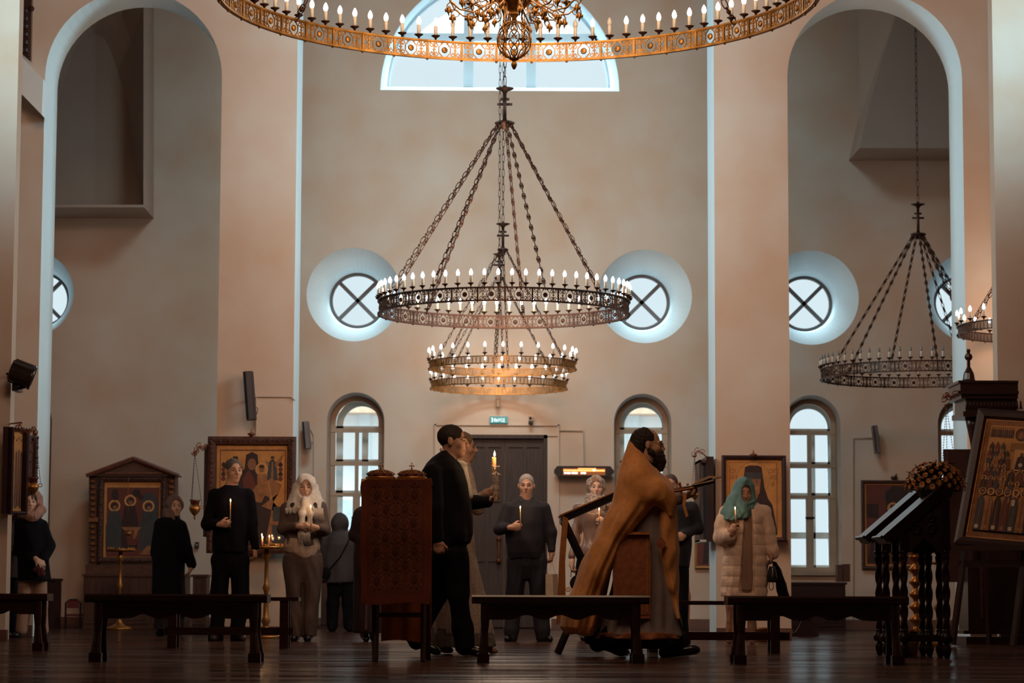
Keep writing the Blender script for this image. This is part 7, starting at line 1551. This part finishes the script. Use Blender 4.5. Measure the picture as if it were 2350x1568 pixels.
h_ = p.hp; s_ = SDF(); s_.ell(h_(0, .028, .028), (.1, .118, .112), p.M, .02); s_.ell(h_(0, -.11, -.005), (.060, .09, .095), p.M, .015, 's'); s_.loft(p.rows([(1168, 374, 408, .1, .03), (1184, 372, 412, .12, .01), (1196, 374, 412, .12)], .1), .02); p.cloth('hood', s_, fabric('brown_scarf', (0.16, 0.10, 0.085), .85), .006, 20, .0075)
feet(p, ((372, 1450, -.02), (408, 1450, .02)), BLACKF, .045)
# ---------------- woman with fur hood at the left edge
Y = 26.4
p = stand('dark haired woman in a black coat with pale fur hood and beige trousers', Y, 72, (69, 1153), SKIN3, math.radians(14), .04, .98, (70, 1184), .009, (76, 1300), ((58, 1380), (50, 1450), (92, 1380), (97, 1450))); P = p.P
p.arm(P(50, 1205), P(44, 1262), P(80, 1286, -.2)).arm(P(96, 1205), P(110, 1255), P(96, 1286, -.18)); hand_sdf(p.sk, P(84, 1284, -.22), (.6, -.2, -.5), (-.3, .6, -.3), -1, .25, .9, .6); hand_sdf(p.sk, P(98, 1290, -.2), (-.4, -.2, -.8), (0, 1, 0), 1, .3, .9, .4); p.finish(BR); p.hair(HB, cut=.047, r=(.082, .1, .088))
s_ = SDF(); s_.loft(p.rows([(1180, 48, 92, .12), (1200, 42, 102, .16), (1240, 42, 110, .17), (1290, 43, 112, .18), (1332, 44, 116, .19)], .16), .03, (4, .03, 0)); s_.chain([P(50, 1204), P(46, 1260), P(76, 1286, -.18)], [.075, .07, .05], .03); s_.chain([P(98, 1206), P(111, 1250), P(100, 1286, -.17)], [.07, .066, .05], .03); p.cloth('coat', s_, BLACKF, .006, 10)
h_ = p.hp; s_ = SDF(); s_.ell(P(68, 1153, .05), (.145, .10, .15), None, .02); s_.cap(P(54, 1180, -.02), P(66, 1184, -.15), .06, .055, .03); s_.cap(P(92, 1172, -.02), P(78, 1186, -.15), .06, .055, .03); s_.ell(h_(0, -.10, 0), (.075, .12, .115), p.M, .02, 's'); p.cloth('fur_hood', s_, mat('pale_pink_fur', (0.40, 0.22, 0.17), .95, var=.12, scale=20, bump=.9, bscale=120), .006, 40, .009)
tr = SDF(); tr.chain([P(60, 1320), P(56, 1385), P(50, 1446)], [.085, .072, .062], .03); tr.chain([P(90, 1320), P(92, 1385), P(98, 1446)], [.085, .072, .062], .03); p.cloth('beige_trousers', tr, fabric('beige_trousers_cloth', (0.34, 0.20, 0.15), .85), .005, 12)
feet(p, ((48, 1455, -.03), (99, 1455, .05)), LEATHER, .045)
t = thing('gloves', P(96, 1322, -.2), 'dark red gloves held low by the woman with the fur hood', 'gloves'); s_ = SDF(); s_.ell(P(88, 1308, -.24), (.06, .03, .035)); s_.ell(P(96, 1318, -.24), (.04, .03, .035)); smesh('glove_pair', s_, .007, fabric('dark_red_knit', (0.07, 0.012, 0.014)), t, .004, 40)
Y = 26.85
p = stand('person in a brown coat with folded hands, half hidden at the left edge', Y, 30, (34, 1150), SKIN, math.radians(20), 0, 1.0, (30, 1178), .010, (30, 1300), ((22, 1380), (20, 1450), (40, 1380), (42, 1450))); P = p.P
p.arm(P(6, 1200), P(4, 1258), P(34, 1262, -.22)).arm(P(52, 1200), P(58, 1250), P(44, 1262, -.22)); hand_sdf(p.sk, P(36, 1260, -.24), (.8, -.2, -.3), (0, 1, 0), -1, .6, .95); hand_sdf(p.sk, P(48, 1250, -.24), (-.2, -.2, -.8), (0, 1, 0), 1, .6, .95); p.finish(BR); p.hair(HB)
s_ = SDF(); s_.loft(p.rows([(1176, 12, 46, .1), (1192, 0, 58, .15), (1250, -2, 58, .17), (1328, -4, 56, .17)], .16), .03, (4, .04, 0)); s_.chain([P(52, 1200), P(57, 1246), P(48, 1258, -.18)], [.07, .06, .045], .03); s_.chain([P(6, 1200), P(2, 1256), P(28, 1262, -.18)], [.07, .06, .045], .03); p.cloth('brown_coat', s_, fabric('brown_coat_cloth', (0.055, 0.026, 0.022), .85), .006, 10)
s_ = SDF(); s_.loft(p.rows([(1320, 6, 52), (1450, 10, 50)], .12), .03); p.cloth('trousers', s_, BLACKF, .005, 12); feet(p, ((28, 1452, 0), (44, 1452, 0)), LEATHER, .042)
# ---------------- woman from the back
Y = 31.6
p = stand('woman seen from behind in a grey hooded jacket facing the left arched window', Y, 780, (780, 1200), SKIN3, PI, 0, .97, (780, 1225), .011, (780, 1330), ((764, 1385), (760, 1442), (798, 1385), (802, 1442))); P = p.P
p.arm(P(748, 1240), P(742, 1290, .05), P(762, 1300, .2)).arm(P(812, 1240), P(818, 1290, .05), P(798, 1300, .2)); hand_sdf(p.sk, P(762, 1300, .22), (.5, .5, 0), (0, -1, 0), 1, .6, .9); hand_sdf(p.sk, P(798, 1300, .22), (-.5, .5, 0), (0, -1, 0), -1, .6, .9); p.finish(BR)
GJ = fabric('grey_puffer', (0.050, 0.043, 0.045), .75); s_ = SDF(); s_.loft(p.rows([(1218, 764, 796, .1), (1232, 748, 812, .15), (1250, 742, 820, .18), (1290, 738, 822, .19), (1338, 740, 816, .19)], .17), .03, (4, .03, 0)); s_.chain([P(748, 1240), P(742, 1290, .03), P(756, 1302, .14)], [.085, .075, .06], .03); s_.chain([P(812, 1240), P(820, 1290, .03), P(802, 1302, .14)], [.085, .075, .06], .03); s_.ell(P(780, 1200, -.02), (.115, .12, .125), None, .04); p.cloth('hooded_jacket', s_, GJ, .007, 12, .011)
tr = SDF(); tr.chain([P(768, 1330), P(764, 1385), P(762, 1438)], [.09, .08, .065], .03); tr.chain([P(794, 1330), P(798, 1385), P(801, 1438)], [.09, .08, .065], .03); p.cloth('trousers', tr, BLACKF, .006, 12, .011)
for px in (762, 803): a = W(px, 1440, Y); p.shoe(V3((a.x, Y-.1, 0)), V3((a.x+.01, Y+.14, 0)), BLACKF, .045)
obj('bag_strap', MB().tube([P(806, 1226, -.17), P(796, 1250, -.21), P(780, 1280, -.21), P(752, 1312, -.2)], .008, 6), BLACKF, p.t, smooth=True)
t = thing('handbag', P(748, 1335, -.24), 'black shoulder bag hanging at the hip of the woman seen from behind', 'bag'); s_ = SDF(); s_.ell(P(748, 1316, -.22), (.06, .03, .075)); smesh('bag_body', s_, .009, BLACKF, t)
# ---------------- person in dark robe behind the draped lectern
Y = 25.0
p = stand('person in a long dark maroon robe mostly hidden behind the draped lectern', Y, 842, (856, 1128), SKIN, math.radians(60), 0, .98, (850, 1158), .009, (845, 1290), ((838, 1380), (834, 1455), (856, 1380), (856, 1455))); P = p.P
p.arm(P(832, 1180), P(818, 1230), P(850, 1240, -.15)).arm(P(870, 1180), P(880, 1230), P(870, 1240, -.15)); hand_sdf(p.sk, P(852, 1240, -.17), (.9, 0, 0), (0, 1, 0), -1, .6, .92); hand_sdf(p.sk, P(868, 1240, -.17), (-.9, 0, 0), (0, 1, 0), 1, .6, .92); p.finish(BR)
RB_ = fabric('dark_maroon_robe', (0.022, 0.008, 0.011), .85); s_ = SDF(); s_.loft(p.rows([(1158, 836, 866, .1), (1172, 818, 880, .14), (1200, 812, 886, .16), (1250, 812, 888, .17), (1350, 812, 890, .19), (1452, 810, 892, .2)], .17), .03, (5, .05, 0)); s_.chain([P(832, 1178), P(816, 1228), P(840, 1240, -.12)], [.075, .075, .055], .03); p.cloth('long_robe', s_, RB_, .006, 10)
h_ = p.hp; s_ = SDF(); s_.ell(h_(0, .028, .028), (.098, .115, .11), p.M, .02); s_.ell(h_(0, -.11, -.005), (.060, .09, .095), p.M, .015, 's'); s_.loft(p.rows([(1135, 836, 872, .1, .02), (1165, 832, 876, .13)], .1), .02); p.cloth('headscarf', s_, RB_, .005, 20, .008); feet(p, ((838, 1455, .02), (856, 1455, .02)), LEATHER, .04)
